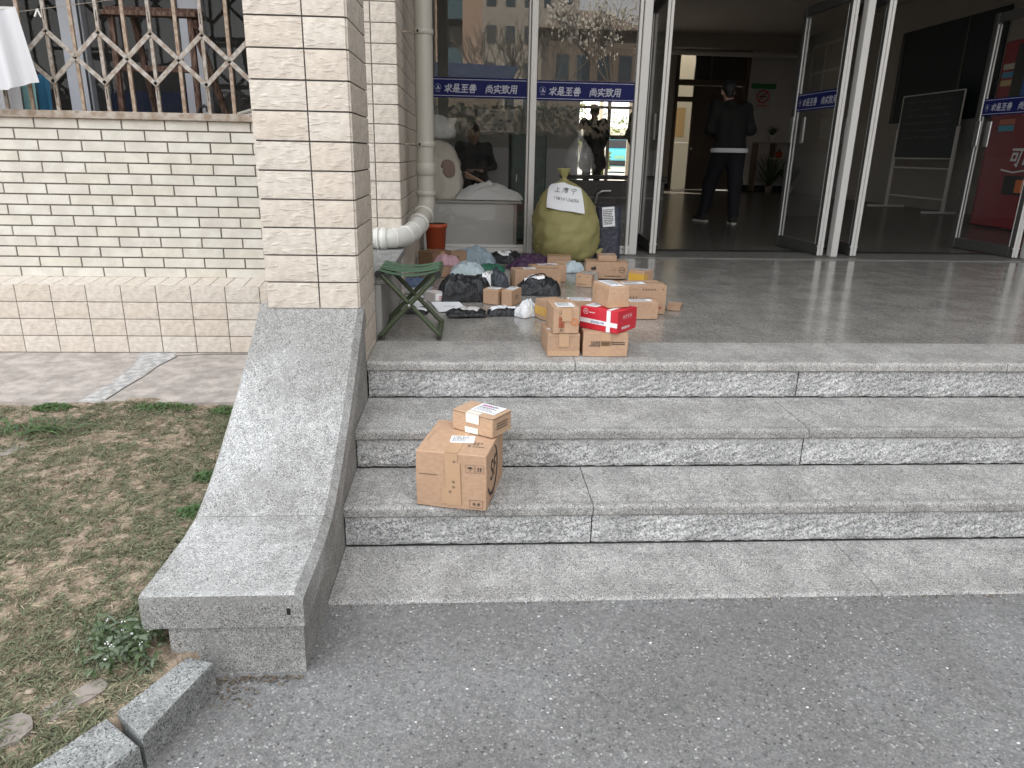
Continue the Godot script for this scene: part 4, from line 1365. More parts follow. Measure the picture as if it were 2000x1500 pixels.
	for k in 7:
		var zc := 0.0
		var y := 0.42 - k * 0.12
		var x := -0.70
		while x < 0.62:
			var w := rnd(0.03, 0.09)
			if rng.randf() < 0.8 and k < 6: zc = ch.ribbon(PackedVector2Array([Vector2(x, y + rnd(-0.01, 0.01)), Vector2(x + w * 0.4, y + rnd(-0.02, 0.02)), Vector2(x + w, y + rnd(-0.01, 0.01))]), 0.006, zc)
			x += w + 0.025
	var chm := put("chalk_writing", ch, M.chalk, bb)
	chm.transform = face_frame(Vector3(-0.0165, 1.44, 0), Vector3(-1, 0, 0), Vector3.UP)
	# the long dark wall board behind it
	var wb := thing("wall_board", "long dark green board fixed high on the right lobby wall", "wall board", Vector3(9.03, 2.9, -10.75))
	put("panel", bx(Vector3.ZERO, Vector3(0.03, 1.68, 3.0), 0.004), mat(lin(0.010, 0.019, 0.022), 0.75), wb)
	put("divider", bx(Vector3(-0.022, 0, 0.53), Vector3(0.012, 1.66, 0.05), 0.003), mat(lin(0.07, 0.068, 0.062), 0.6), wb)
	put("divider", bx(Vector3(-0.022, 0, -1.4), Vector3(0.012, 1.66, 0.05), 0.003), mat(lin(0.07, 0.068, 0.062), 0.6), wb)
	# pipe under the ceiling and window high on the right wall
	var pi := MB.new()
	pi.tube([Vector3(4.5, 3.83, -16.4), Vector3(8.7, 3.80, -16.4), Vector3(8.85, 3.85, -16.4), Vector3(8.9, 4.0, -16.4), Vector3(8.9, 4.3, -16.4)], 0.06, 8)
	tag(put("ceiling_pipe", pi, M.wall_white), "grey pipe running below the dark ceiling beam in front of the door", "pipe")
	var sw := thing("side_window", "high white-framed window with greenery outside, in the right lobby wall", "window", Vector3(9.06, 2.1, -15.5))
	for e in [[-16.3, -16.22], [-15.62, -15.56], [-14.78, -14.7]]:
		put("frame", bx(Vector3(0, 1.3, (e[0] + e[1]) / 2.0 + 15.5), Vector3(0.06, 1.2, e[1] - e[0]), 0.004), M.wall_white, sw)
	for y in [0.7, 1.28, 1.9]:
		put("bar", bx(Vector3(0.0, y, 0.0), Vector3(0.05, 0.06, 1.5), 0.004), M.wall_white, sw)


func put_skirting() -> void:
	var sk := thing("skirting", "black skirting along the foot of the far lobby wall", "skirting", Vector3(5.0, LAND, -16.98))
	for e in [[-0.1, 3.17], [4.86, 5.78], [7.75, 9.04]]:
		put("board", span(Vector3(e[0] - 5.0, 0.001, -0.015), Vector3(e[1] - 5.0, 0.15, 0.015), 0.003), M.black, sk)


func leaf(b: MB, at: Vector3, d: Vector3, length: float, wide: float, droop := 0.5) -> void:
	# a bent blade of four pieces
	var side := d.cross(Vector3.UP)
	if side.length() < 0.05: side = Vector3.RIGHT
	side = side.normalized().rotated(d, rnd(-0.6, 0.6))
	var p := at
	var prev_l := at
	var prev_r := at
	for k in range(1, 5):
		var u := k / 4.0
		p += d * length / 4.0
		d = (d + Vector3.DOWN * droop * 0.35).normalized()
		var w := wide * sin(PI * minf(u * 0.9 + 0.08, 1.0)) * 0.5 if k < 4 else 0.0
		var l := p - side * w
		var r := p + side * w
		if k == 1: b.t(at, r, l)
		elif k < 4: b.q(prev_l, prev_r, r, l)
		else: b.t(prev_l, prev_r, p)
		prev_l = l
		prev_r = r


func lumpy(prof: Array, sc: Vector3, sd: int, amp: float, lean := Vector3.ZERO, at := Vector3.ZERO, gather := 0.0) -> MB:
	# a soft body turned from a profile, then pushed about
	var b := MB.new()
	var n := FastNoiseLite.new()
	n.seed = sd
	n.frequency = 3.0
	n.noise_type = FastNoiseLite.TYPE_SIMPLEX_SMOOTH
	var fine := FastNoiseLite.new()
	fine.seed = sd + 1
	fine.frequency = 14.0
	# a finer profile
	var pr := []
	for k in prof.size() - 1:
		for s in 4:
			var t := s / 4.0
			var p0: Vector2 = prof[maxi(k - 1, 0)]
			var p3: Vector2 = prof[mini(k + 2, prof.size() - 1)]
			pr.append(prof[k].cubic_interpolate(prof[k + 1], p0, p3, t))
	pr.append(prof[-1])
	var high: float = prof[-1].y - prof[0].y
	var rows := []
	for v in pr:
		var row := PackedVector3Array()
		for j in 40:
			var a := TAU * j / 40.0
			var d := Vector3(cos(a), 0, -sin(a))
			var k: float = 1.0 + (n.get_noise_3d(d.x, v.y * 2.0, d.z) * amp * 6.0 + fine.get_noise_3d(d.x * 0.5, v.y, d.z * 0.5) * amp * 0.9) * smoothstep(0.0, 0.05, v.x)
			var u: float = (v.y - prof[0].y) / high
			# folds running up to the tie
			k += gather * smoothstep(0.45, 0.95, u) * (sin(a * 9.0 + 1.3) + 0.6 * sin(a * 17.0))
			k += gather * 0.5 * (1.0 - smoothstep(0.0, 0.25, u)) * sin(a * 6.0 + 0.4)
			row.append(at + Vector3(d.x * v.x * k * sc.x, v.y * sc.y, d.z * v.x * k * sc.z) + lean * u * u)
		rows.append(row)
	b.grid(rows, true)
	var c := Vector3.ZERO
	for p in rows[0]: c += p
	c /= 40.0
	for j in 40: b.t(c, rows[0][(j + 1) % 40], rows[0][j])
	return b


var last_rows := []
var last_size := Vector2.ONE


func on_pillow(x: float, z: float) -> Vector3:
	# a point of the last bag's upper face, (x, z) from its middle
	var N := last_rows.size() - 1
	var a := clampf((x / last_size.x + 0.5) * N, 0.0, N - 0.001)
	var b := clampf((z / last_size.y + 0.5) * N, 0.0, N - 0.001)
	var i := int(b)
	var j := int(a)
	var p: Vector3 = last_rows[i][j].lerp(last_rows[i][j + 1], a - j)
	var q: Vector3 = last_rows[i + 1][j].lerp(last_rows[i + 1][j + 1], a - j)
	return p.lerp(q, b - i)


func pillow(w: float, d: float, h: float, sd: int, amp: float, power := 2.6, rim := 0.0) -> MB:
	# a filled plastic or paper bag lying flat
	var b := MB.new()
	var n := FastNoiseLite.new()
	n.seed = sd
	n.frequency = 5.0
	n.noise_type = FastNoiseLite.TYPE_SIMPLEX_SMOOTH
	n.fractal_octaves = 2
	n.fractal_type = FastNoiseLite.FRACTAL_RIDGED
	var o := FastNoiseLite.new()
	o.seed = sd + 3
	o.frequency = 1.6
	var fold := FastNoiseLite.new()
	fold.seed = sd + 8
	fold.frequency = 22.0
	var top := []
	var bot := []
	var N := 30
	for i in N + 1:
		var v := i / float(N) * 2.0 - 1.0
		var r := PackedVector3Array()
		var r2 := PackedVector3Array()
		for j in N + 1:
			var u := j / float(N) * 2.0 - 1.0
			var k := pow(maxf(0.0, 1.0 - pow(absf(u), power)), 0.6) * pow(maxf(0.0, 1.0 - pow(absf(v), power)), 0.6)
			var e := 1.0 + 0.10 * o.get_noise_2d(u * 0.7 + 4.0, v * 0.7)
			var x := u * w / 2.0 * e
			var z := v * d / 2.0 * (1.0 + 0.10 * o.get_noise_2d(v * 0.7, u * 0.7 + 9.0))
			var y := h * k * (0.94 + 0.30 * o.get_noise_2d(u * 0.6, v * 0.6)) + amp * 0.7 * n.get_noise_2d(x * 1.8, z * 1.8) * (0.15 + k) + amp * 0.16 * fold.get_noise_2d(x * 2.0, z * 2.0)
			r.append(Vector3(x, maxf(y, 0.0) + 0.004 + rim * (1.0 - k) * 0.5 * (1.0 + o.get_noise_2d(u * 3.0, v * 3.0)), z))
			r2.append(Vector3(x, 0.0015 + rim * (1.0 - k) * 0.3, z))
		top.append(r)
		bot.append(r2)
	last_rows = top.duplicate()
	last_size = Vector2(w, d)
	# rows run towards the viewer: turn them so that the top faces up
	top.reverse()
	b.grid(top)
	bot.reverse()
	var flip := bot.duplicate()
	flip.reverse()
	b.grid(flip)
	for j in N:
		b.q(bot[N][j + 1], bot[N][j], top[N][j], top[N][j + 1])
		b.q(bot[0][j], bot[0][j + 1], top[0][j + 1], top[0][j])
		b.q(bot[j][0], bot[j + 1][0], top[j + 1][0], top[j][0])
		b.q(bot[j + 1][N], bot[j][N], top[j][N], top[j + 1][N])
	return b


# ------------------------------------------------------------------ drainpipe
func build_pipe() -> void:
	var o := thing("drainpipe", "white plastic drainpipe coming down by the glass and bending left over the ledge", "drainpipe", Vector3(0.15, 0.7, -1.85))
	var off := o.position
	var v := MB.new()
	v.tube([Vector3(0.160, 5.2, -1.86) - off, Vector3(0.160, 1.06, -1.86) - off], 0.0555, 24)
	put("upright_pipe", v, M.pvc_grey, o)
	var path := arc([Vector3(0.160, 1.065, -1.86), Vector3(0.159, 1.02, -1.852), Vector3(0.150, 0.968, -1.81), Vector3(0.126, 0.918, -1.72), Vector3(0.095, 0.876, -1.59), Vector3(0.052, 0.853, -1.475), Vector3(-0.012, 0.847, -1.402), Vector3(-0.08, 0.8465, -1.381), Vector3(-0.12, 0.8465, -1.380)], off)
	var e1 := MB.new()
	e1.tube(path.slice(0, 18), 0.0565, 24, false)
	put("slanting_pipe", e1, M.pvc_grey, o)
	var e2 := MB.new()
	e2.tube(path.slice(17), 0.0585, 24, false)
	put("elbow", e2, M.pvc, o)
	var h := MB.new()
	h.tube([Vector3(-0.118, 0.8465, -1.380) - off, Vector3(-0.55, 0.8465, -1.380) - off], 0.0555, 24)
	put("lying_pipe", h, M.pvc, o)
	var collar := func(a: Vector3, d: Vector3, w: float, r: float, m: Material, n: String) -> void:
		var b := MB.new()
		d = d.normalized()
		b.tube([a - off - d * w / 2.0, a - off - d * (w / 2.0 - 0.003), a - off + d * (w / 2.0 - 0.003), a - off + d * w / 2.0], [r - 0.003, r, r, r - 0.003], 24)
		put(n, b, m, o)
	collar.call(Vector3(0.160, 1.235, -1.86), Vector3.UP, 0.075, 0.0620, M.pvc_grey, "socket")
	collar.call(Vector3(0.160, 1.085, -1.86), Vector3.UP, 0.03, 0.0635, M.pvc_grey, "socket")
	collar.call(Vector3(0.160, 1.385, -1.86), Vector3.UP, 0.032, 0.0610, M.pvc_grey, "clamp")
	collar.call(Vector3(0.160, 2.03, -1.86), Vector3.UP, 0.032, 0.0610, M.pvc_grey, "clamp")
	for e in [[11, 0.014, 0.0650], [16, 0.024, 0.0660], [21, 0.007, 0.0625], [25, 0.007, 0.0625], [30, 0.007, 0.0620]]:
		var k: int = e[0]
		collar.call(path[k] + off, path[k + 1] - path[k - 1], e[1], e[2], M.pvc, "collar_ring")
	collar.call(Vector3(-0.065, 0.8465, -1.380), Vector3.LEFT, 0.038, 0.0640, M.pvc, "socket")
	collar.call(Vector3(-0.098, 0.8465, -1.380), Vector3.LEFT, 0.012, 0.0660, M.pvc, "socket")
	for y in [1.385, 2.03]:
		put("clamp_bracket", bx(Vector3(0.062, y, -1.86) - off, Vector3(0.062, 0.012, 0.012), 0.002), M.sill, o)
		put("clamp_screw", bx(Vector3(0.128, y, -1.805) - off, Vector3(0.012, 0.016, 0.016), 0.003), M.black, o)


func arc(p: Array, off: Vector3) -> Array:
	# smooth points through p
	var r := []
	for k in p.size() - 1:
		for s in 5:
			r.append(p[k].cubic_interpolate(p[k + 1], p[maxi(k - 1, 0)], p[mini(k + 2, p.size() - 1)], s / 5.0) - off)
	r.append(p[-1] - off)
	return r


# ------------------------------------------------------------------ what stands across the street (seen in the panes)
func windows(parent: Node3D, x0: float, x1: float, y0: float, y1: float, z: float, nx: int, ny: int, w: float, h: float, m: Material) -> void:
	for i in nx:
		for j in ny:
			put("window", bx(Vector3(lerpf(x0, x1, (i + 0.5) / nx), lerpf(y0, y1, (j + 0.5) / ny), z), Vector3(w, h, 0.08)), m, parent)


func build_opposite() -> void:
	var pane := mat(lin(0.05, 0.07, 0.09), 0.15)
	var t := thing("peach_tower", "peach tiled block with a blue glass strip, reflected in the left pane", "building", Vector3(-0.2, 0, 38))
	put("wall", span(Vector3(-9, 0, 0), Vector3(-0.9, 12.5, 3)), mat(lin(0.40, 0.29, 0.225), 0.8), t)
	put("wall", span(Vector3(0.2, 0, 0), Vector3(1.4, 12.5, 3)), mat(lin(0.40, 0.29, 0.225), 0.8), t)
	put("recess", span(Vector3(-0.9, 0, 0.5), Vector3(0.2, 12.5, 3)), M.black, t)
	for k in 4:
		put("glass_strip", span(Vector3(-0.9, 1.2 + k * 2.6, 0.1), Vector3(0.2, 2.2 + k * 2.6, 0.4)), mat(lin(0.08, 0.14, 0.17), 0.2), t)
	var c := thing("blue_canopy", "low shed with a dark blue metal roof, reflected above the left motto strip", "shed", Vector3(0, 0, 24))
	var roof := MB.new()
	roof.prism(PackedVector2Array([Vector2(-8, 4.6), Vector2(2.25, 4.45), Vector2(2.6, 4.95), Vector2(-8, 5.25)]), func(x, y, z): return Vector3(x, y, z), 0.0, 5.0)
	put("roof", roof, mat(lin(0.03, 0.055, 0.14), 0.5), c)
	put("wall", span(Vector3(-8, 0, 0.6), Vector3(1.9, 4.45, 4.6)), mat(lin(0.16, 0.13, 0.10), 0.8), c)
	var gb := thing("grey_block", "grey concrete block with rows of dark windows across the street", "building", Vector3(5.4, 0, 55))
	put("wall", span(Vector3(-4.2, 0, 0), Vector3(4.0, 24, 9)), mat(lin(0.34, 0.32, 0.29), 0.85), gb)
	windows(gb, -4.0, 3.8, 1.0, 23.0, -0.03, 5, 8, 0.75, 1.3, pane)
	var hb := thing("hipped_house", "brown building with a hipped roof, reflected in the right pane", "building", Vector3(9.0, 0, 45))
	put("wall", span(Vector3(-3.0, 0, 0), Vector3(3.4, 9.6, 6)), mat(lin(0.17, 0.14, 0.115), 0.85), hb)
	var hr := MB.new()
	var A := [Vector3(-3.8, 9.6, -0.8), Vector3(4.2, 9.6, -0.8), Vector3(4.2, 9.6, 6.8), Vector3(-3.8, 9.6, 6.8)]
	var B := [Vector3(-1.6, 11.3, 2.5), Vector3(0.4, 11.3, 2.5)]
	var ctr := Vector3(0, 10, 3)
	hr.face([A[0], A[1], B[1], B[0]], ctr); hr.face([A[2], A[3], B[0], B[1]], ctr); hr.face([A[1], A[2], B[1]], ctr); hr.face([A[3], A[0], B[0]], ctr); hr.face([A[0], A[1], A[2], A[3]], ctr)
	put("roof", hr, mat(lin(0.24, 0.19, 0.15), 0.85), hb)
	windows(hb, -2.8, 3.2, 2.0, 9.0, -0.03, 4, 2, 0.9, 1.6, pane)
	var hd := thing("street_hedge", "tall dark evergreen hedge along the street, dim in the lower half of the panes", "hedge", Vector3(1, 0, 11.0))
	put("twigs", bx(Vector3(0, 1.25, 0), Vector3(23.6, 2.4, 0.7)), M.bark, hd)
	var lm := MB.new()
	leaf(lm, Vector3.ZERO, Vector3(1, 0.1, 0).normalized(), 0.16, 0.09, 0.3)
	var hm := MultiMesh.new()
	hm.transform_format = MultiMesh.TRANSFORM_3D
	hm.use_colors = true
	hm.mesh = lm.done()
	hm.instance_count = 9000
	for k in 9000:
		var top := rng.randf() < 0.2
		var hp := Vector3(rnd(-12, 12), 2.45 + rnd(-0.1, 0.12) if top else rnd(0.0, 2.5), rnd(-0.5, 0.5) if top else -0.36 + rnd(-0.16, 0.08))
		hm.set_instance_transform(k, Transform3D(Basis.from_euler(Vector3(rnd(-1, 1), rnd(0, TAU), rnd(-1, 1))), hp))
		var ht := rnd(0.5, 1.3)
		hm.set_instance_color(k, Color(0.03 * ht, 0.045 * ht, 0.02 * ht))
	var hi := MultiMeshInstance3D.new()
	hi.name = "leaves"
	hi.multimesh = hm
	hi.material_override = M.blade
	hi.set_meta("kind", "stuff")
	hd.add_child(hi, true)
	# bare trees and one full of white buds
	var trees := [[1.9, 27.0, 8.5, 0, "bare winter tree in front of the grey block, seen in the left pane"], [4.5, 28.0, 8.0, 0, "bare winter tree reflected beside the mullion of the right pane"], [6.5, 20.0, 8.6, 1, "tree covered with white buds, reflected at the right edge of the right pane"], [11.5, 24.0, 9.5, 0, "bare tree across the street to the right of the budding one"]]
	for e in trees:
		var o := thing("street_tree", e[4], "tree", Vector3(e[0], 0, e[1]), 0.0, "trees across the street")
		var b := MB.new()
		var tips := []
		branch(b, Vector3.ZERO, Vector3(0.03, 1, 0.02), e[2] * 0.30, 0.13, 0, tips)
		put("trunk", b, M.bark, o)
		if e[3] == 1:
			var bd := MB.new()
			for tp in tips:
				for k in 4:
					var q: Vector3 = tp + Vector3(rnd(-0.25, 0.25), rnd(-0.3, 0.3), rnd(-0.25, 0.25))
					bd.box(q, Vector3(0.05, 0.10, 0.05) * rnd(0.7, 1.5), 0.0, Basis(Vector3.RIGHT, rnd(-0.5, 0.5)))
			var bo := put("buds", bd, M.bud, o)
			bo.set_meta("kind", "stuff")


func branch(b: MB, at: Vector3, d: Vector3, length: float, r: float, depth: int, tips: Array) -> void:
	d = d.normalized()
	var mid := at + d * length * 0.5 + Vector3(rnd(-1, 1), 0, rnd(-1, 1)) * length * 0.05
	var end := at + d * length
	b.tube([at, mid, end], [r, r * 0.85, r * 0.7], 5 if depth < 2 else 3, false)
	if depth > 1: tips.append(end)
	if depth >= 5: return
	for k in (3 if depth < 4 else 2):
		var a := rnd(0, TAU)
		var nd := (d + Vector3(cos(a), rnd(0.1, 0.5), sin(a)) * rnd(0.35, 0.75)).normalized()
		branch(b, end, nd, length * rnd(0.62, 0.82), r * 0.62, depth + 1, tips)


# ------------------------------------------------------------------ the street behind the building (seen through the rear exit)
func build_behind() -> void:
	var g := MB.new()
	g.q(Vector3(-60, 0.44, -17.3), Vector3(60, 0.44, -17.3), Vector3(60, 0.60, -29), Vector3(-60, 0.60, -29))
	g.q(Vector3(-60, 0.60, -29), Vector3(60, 0.60, -29), Vector3(60, 0.60, -75), Vector3(-60, 0.60, -75))
	structure(put("rear_street", g, mat(lin(0.42, 0.40, 0.38), 0.9)))
	var w := thing("rear_garden_wall", "pale sunlit garden wall on the far side of the rear street", "wall", Vector3(6, 0.6, -46))
	put("wall", bx(Vector3(0, 1.2, 0), Vector3(60, 2.4, 0.3)), mat(lin(0.62, 0.58, 0.48), 0.9), w)
	var car := thing("blue_car", "turquoise hatchback seen from behind through the rear exit", "car", Vector3(7.45, 0.6, -31.5), -0.25)
	var paint := mat(lin(0.05, 0.42, 0.52), 0.3)
	paint.clearcoat_enabled = true
	var body := MB.new()
	body.prism(PackedVector2Array([Vector2(-2.0, 0.28), Vector2(2.0, 0.28), Vector2(2.08, 0.55), Vector2(2.0, 0.92), Vector2(1.86, 1.0), Vector2(1.55, 1.42), Vector2(1.1, 1.56), Vector2(-0.3, 1.56), Vector2(-1.0, 1.05), Vector2(-2.0, 0.85), Vector2(-2.1, 0.5)]), func(x, y, z): return Vector3(z * (1.0 - 0.16 * smoothstep(0.95, 1.6, y)), y, x), -0.88, 0.88)
	put("body", body, paint, car)
	put("rear_window", bx(Vector3(0, 1.22, 1.74), Vector3(1.28, 0.40, 0.03), 0.01, Basis(Vector3.RIGHT, -0.62)), M.black, car)
	for s in [-1.0, 1.0]:
		put("tail_light", bx(Vector3(s * 0.70, 0.92, 2.0), Vector3(0.30, 0.13, 0.08), 0.02), mat(lin(0.45, 0.02, 0.02), 0.3), car)
		put("side_window", bx(Vector3(s * 0.83, 1.24, 0.35), Vector3(0.03, 0.36, 1.6), 0.01, Basis(Vector3(0, 0, 1), s * 0.22)), M.black, car)
		for z in [-1.3, 1.25]:
			var wh := MB.new()
			wh.lathe(Vector3(s * 0.86, 0.31, z), [Vector2(0.0, -0.1), Vector2(0.28, -0.1), Vector2(0.31, -0.06), Vector2(0.31, 0.06), Vector2(0.28, 0.1), Vector2(0.2, 0.1)], 20, Basis(Vector3(0, 0, 1), PI / 2))
			var tw := put("wheel", wh, M.rubber, car)
			var ri := MB.new()
			ri.lathe(Vector3(s * 0.97, 0.31, z), [Vector2(0.2, -0.015), Vector2(0.19, 0.01), Vector2(0.0, 0.012)], 16, Basis(Vector3(0, 0, 1), -s * PI / 2))
			put("rim", ri, M.steel, tw)
	put("bumper", bx(Vector3(0, 0.42, 2.04), Vector3(1.62, 0.22, 0.14), 0.04), M.black, car)
	put("number_plate", bx(Vector3(0, 0.66, 2.085), Vector3(0.44, 0.14, 0.02), 0.004), mat(lin(0.2, 0.42, 0.3), 0.5), car)
	# shrubs and trees in the sun
	var spots := [[5.72, -27.5, 0.36, 0.62, "round clipped green bush beside the rear street, behind the person"], [3.2, -40.0, 2.6, 2.6, "broad yellow-green shrub behind the rear street, left"], [7.2, -42.0, 3.0, 3.0, "tall yellow-green shrub above the turquoise car"], [11.5, -41.0, 3.2, 3.2, "big yellow-green shrub behind the rear street, right"], [13.0, -30.0, 2.2, 3.4, "leafy shrub outside the side window"]]
	for e in spots:
		var o := thing("garden_shrub", e[4], "shrub", Vector3(e[0], 0.6, e[1]))
		var st := MB.new()
		for k in 5: st.tube([Vector3(0, 0, 0), Vector3(rnd(-0.4, 0.4), e[3] * 0.6, rnd(-0.4, 0.4)) * e[2] * 0.5], [0.05, 0.02], 5)
		put("stem", st, M.bark, o)
		var mm := MultiMesh.new()
		mm.transform_format = MultiMesh.TRANSFORM_3D
		mm.use_colors = true
		var lf := MB.new()
		leaf(lf, Vector3.ZERO, Vector3(1, 0.1, 0).normalized(), 0.22, 0.11, 0.3)
		mm.mesh = lf.done()
		mm.instance_count = 1500
		for k in 1500:
			var d := Vector3(rng.randfn(), rng.randfn(), rng.randfn()).normalized() * pow(rng.randf(), 0.4)
			var pos := Vector3(d.x * e[2], e[3] * 0.75 + d.y * e[3] * 0.75, d.z * e[2]) * (0.85 + 0.3 * sin(d.x * 7.0) * cos(d.y * 6.0))
			mm.set_instance_transform(k, Transform3D(Basis.from_euler(Vector3(rnd(-1, 1), rnd(0, TAU), rnd(-1, 1))), pos))
			var t := rnd(0.7, 1.3)
			mm.set_instance_color(k, Color(0.16 * t, 0.19 * t, 0.045 * t))
		var mi := MultiMeshInstance3D.new()
		mi.name = "leaves"
		mi.multimesh = mm
		mi.material_override = M.blade
		mi.set_meta("kind", "stuff")
		o.add_child(mi, true)
	var tk := thing("roadside_tree", "pale slender tree trunk standing in front of the turquoise car", "tree", Vector3(5.15, 0.5, -24.5))
	var tb := MB.new()
	tb.tube([Vector3(0, 0, 0), Vector3(0.03, 1.6, 0), Vector3(0.0, 3.4, 0.05), Vector3(0.1, 6.0, 0)], [0.09, 0.08, 0.07, 0.05], 8)
	put("trunk", tb, mat(lin(0.40, 0.37, 0.29), 0.9), tk)


# ------------------------------------------------------------------ parcels
func face_of(f: String, s: Vector3) -> Transform3D:
	match f:
		"top": return face_frame(Vector3(0, s.y, 0), Vector3.UP, Vector3(0, 0, -1))
		"front": return face_frame(Vector3(0, s.y / 2, s.z / 2), Vector3(0, 0, 1), Vector3.UP)
		"right": return face_frame(Vector3(s.x / 2, s.y / 2, 0), Vector3(1, 0, 0), Vector3.UP)
		"left": return face_frame(Vector3(-s.x / 2, s.y / 2, 0), Vector3(-1, 0, 0), Vector3.UP)
	return face_frame(Vector3(0, s.y / 2, -s.z / 2), Vector3(0, 0, -1), Vector3.UP)


func sheet(o: Node3D, called: String, f: String, s: Vector3, x: float, y: float, w: float, h: float, m: Material, turn := 0.0, lift := 0.0008) -> MeshInstance3D:
	# a thin sheet stuck on a face, (x, y) from the middle of the face
	var t := face_of(f, s)
	var p := put(called, bx(Vector3.ZERO, Vector3(w, h, 0.0008)), m, o)
	p.transform = t * Transform3D(Basis(Vector3(0, 0, 1), turn), Vector3(x, y, lift))
	return p


func print_on(o: Node3D, called: String, f: String, s: Vector3, b: MB, m: Material, lift := 0.0011) -> MeshInstance3D:
	var p := put(called, b, m, o)
	p.transform = face_of(f, s) * Transform3D(Basis.IDENTITY, Vector3(0, 0, lift))
	return p


func shipping_label(o: Node3D, f: String, s: Vector3, x: float, y: float, w: float, h: float, turn := 0.0, m: Material = null) -> void:
	var l := sheet(o, "shipping_label", f, s, x, y, w, h, m if m else M.paper, turn, 0.0022)
	var b := MB.new()
	var z := 0.0006
	# a bar code and lines of small type
	var bxx := -w * 0.40
	while bxx < w * 0.25:
		var k := rnd(0.0015, 0.004)
		b.rect(bxx, h * 0.22, bxx + k, h * 0.40, z)
		bxx += k + rnd(0.001, 0.003)
	for r in 5:
		var yy := h * (0.10 - r * 0.11)
		var xx := -w * 0.42
		while xx < w * rnd(0.1, 0.4):
			var k := rnd(0.003, 0.009)
			b.rect(xx, yy, xx + k, yy + h * (0.075 if r == 1 else 0.045), z)
			xx += k + 0.0022
	put("type", b, M.ink, l)


func small_type(w: float, h: float, rows: int, z := 0.0) -> MB:
	var b := MB.new()
	for r in rows:
		var y := h / 2.0 - (r + 0.8) * h / rows
		var x := -w / 2.0
		var e := w / 2.0 * (1.0 if r == 0 else rnd(0.3, 1.0))
		while x < e:
			var k := h / rows * rnd(0.4, 0.75)
			b.rect(x, y, x + k, y + h / rows * 0.62, z)
			x += k + h / rows * 0.2
	return b


func carton(label: String, at: Vector3, yaw: float, s: Vector3, m: Material, seam := "x", called := "parcel_box", group := "parcels on the landing") -> Node3D:
	var o := thing(called, label, "parcel box", at, yaw, group)
	# the walls bulge a little and the corners are pressed
	var b := MB.new()
	var n := 7
	var ctr := Vector3(0, s.y / 2, 0)
	var bulge := func(p: Vector3) -> Vector3:
		var q := p - ctr
		var r := Vector3(q.x / s.x, q.y / s.y, q.z / s.z) * 2.0
		var k := 0.0022
		var crush := 1.0 - 0.010 * absf(r.x * r.y * r.z) * (1.0 + 0.8 * sin(at.x * 91.0 + r.x * 3.0 + r.z * 5.0))
		q *= crush
		q.x += signf(r.x) * k * (1.0 - r.y * r.y) * (1.0 - r.z * r.z) * smoothstep(0.9, 1.0, absf(r.x)) * sin(at.z * 50.0)
		q.z += signf(r.z) * k * (1.0 - r.y * r.y) * (1.0 - r.x * r.x) * smoothstep(0.9, 1.0, absf(r.z)) * cos(at.x * 70.0)
		q.y += signf(r.y) * k * 0.4 * (1.0 - r.z * r.z) * (1.0 - r.x * r.x) * (1.0 if r.y > 0 else 0.0)
		return ctr + q
	var h := s / 2.0
	var c := 0.0022
	for ax in 3:
		var u := (ax + 1) % 3
		var w := (ax + 2) % 3
		for sg in [-1.0, 1.0]:
			var rows := []
			for i in n:
				var row := PackedVector3Array()
				for j in n:
					var v := Vector3.ZERO
					v[ax] = sg * h[ax]
					v[u] = lerpf(-h[u] + c, h[u] - c, i / float(n - 1))
					v[w] = lerpf(-h[w] + c, h[w] - c, j / float(n - 1))
					row.append(bulge.call(v + ctr))
				rows.append(row)
			if sg > 0: rows.reverse()
			b.grid(rows, false, false)
	# rounded edges
	for ax in 3:
		var u := (ax + 1) % 3
		var w := (ax + 2) % 3
		for su in [-1.0, 1.0]:
			for sw in [-1.0, 1.0]:
				for i in n - 1:
					var p := []
					for k in [[0, 0], [1, 0], [1, 1], [0, 1]]:
						var v := Vector3.ZERO
						v[ax] = lerpf(-h[ax] + c, h[ax] - c, (i + k[0]) / float(n - 1))
						if k[1] == 0:
							v[u] = su * h[u]; v[w] = sw * (h[w] - c)
						else:
							v[u] = su * (h[u] - c); v[w] = sw * h[w]
						p.append(bulge.call(v + ctr))
					b.face(p, ctr)
	put("carton", b, m, o)
	# closing seam and tape over it
	var along_x := seam == "x"
	if seam != "":
		var lw: float = s.x if along_x else s.z
		sheet(o, "seam", "top", s, 0, 0, lw - 0.004 if along_x else 0.0016, 0.0016 if along_x else lw - 0.004, M.seam, 0.0, 0.0012)
		var tw := minf(0.045, (s.z if along_x else s.x) * 0.4)
		sheet(o, "tape", "top", s, 0, 0, lw if along_x else tw, tw if along_x else lw, M.tape, 0.0, 0.0016)
		for f in (["left", "right"] if along_x else ["front"]):
			sheet(o, "tape", f, s, 0, s.y / 2 - minf(0.03, s.y * 0.3), tw, minf(0.06, s.y * 0.6), M.tape, 0.0, 0.0014)
	return o


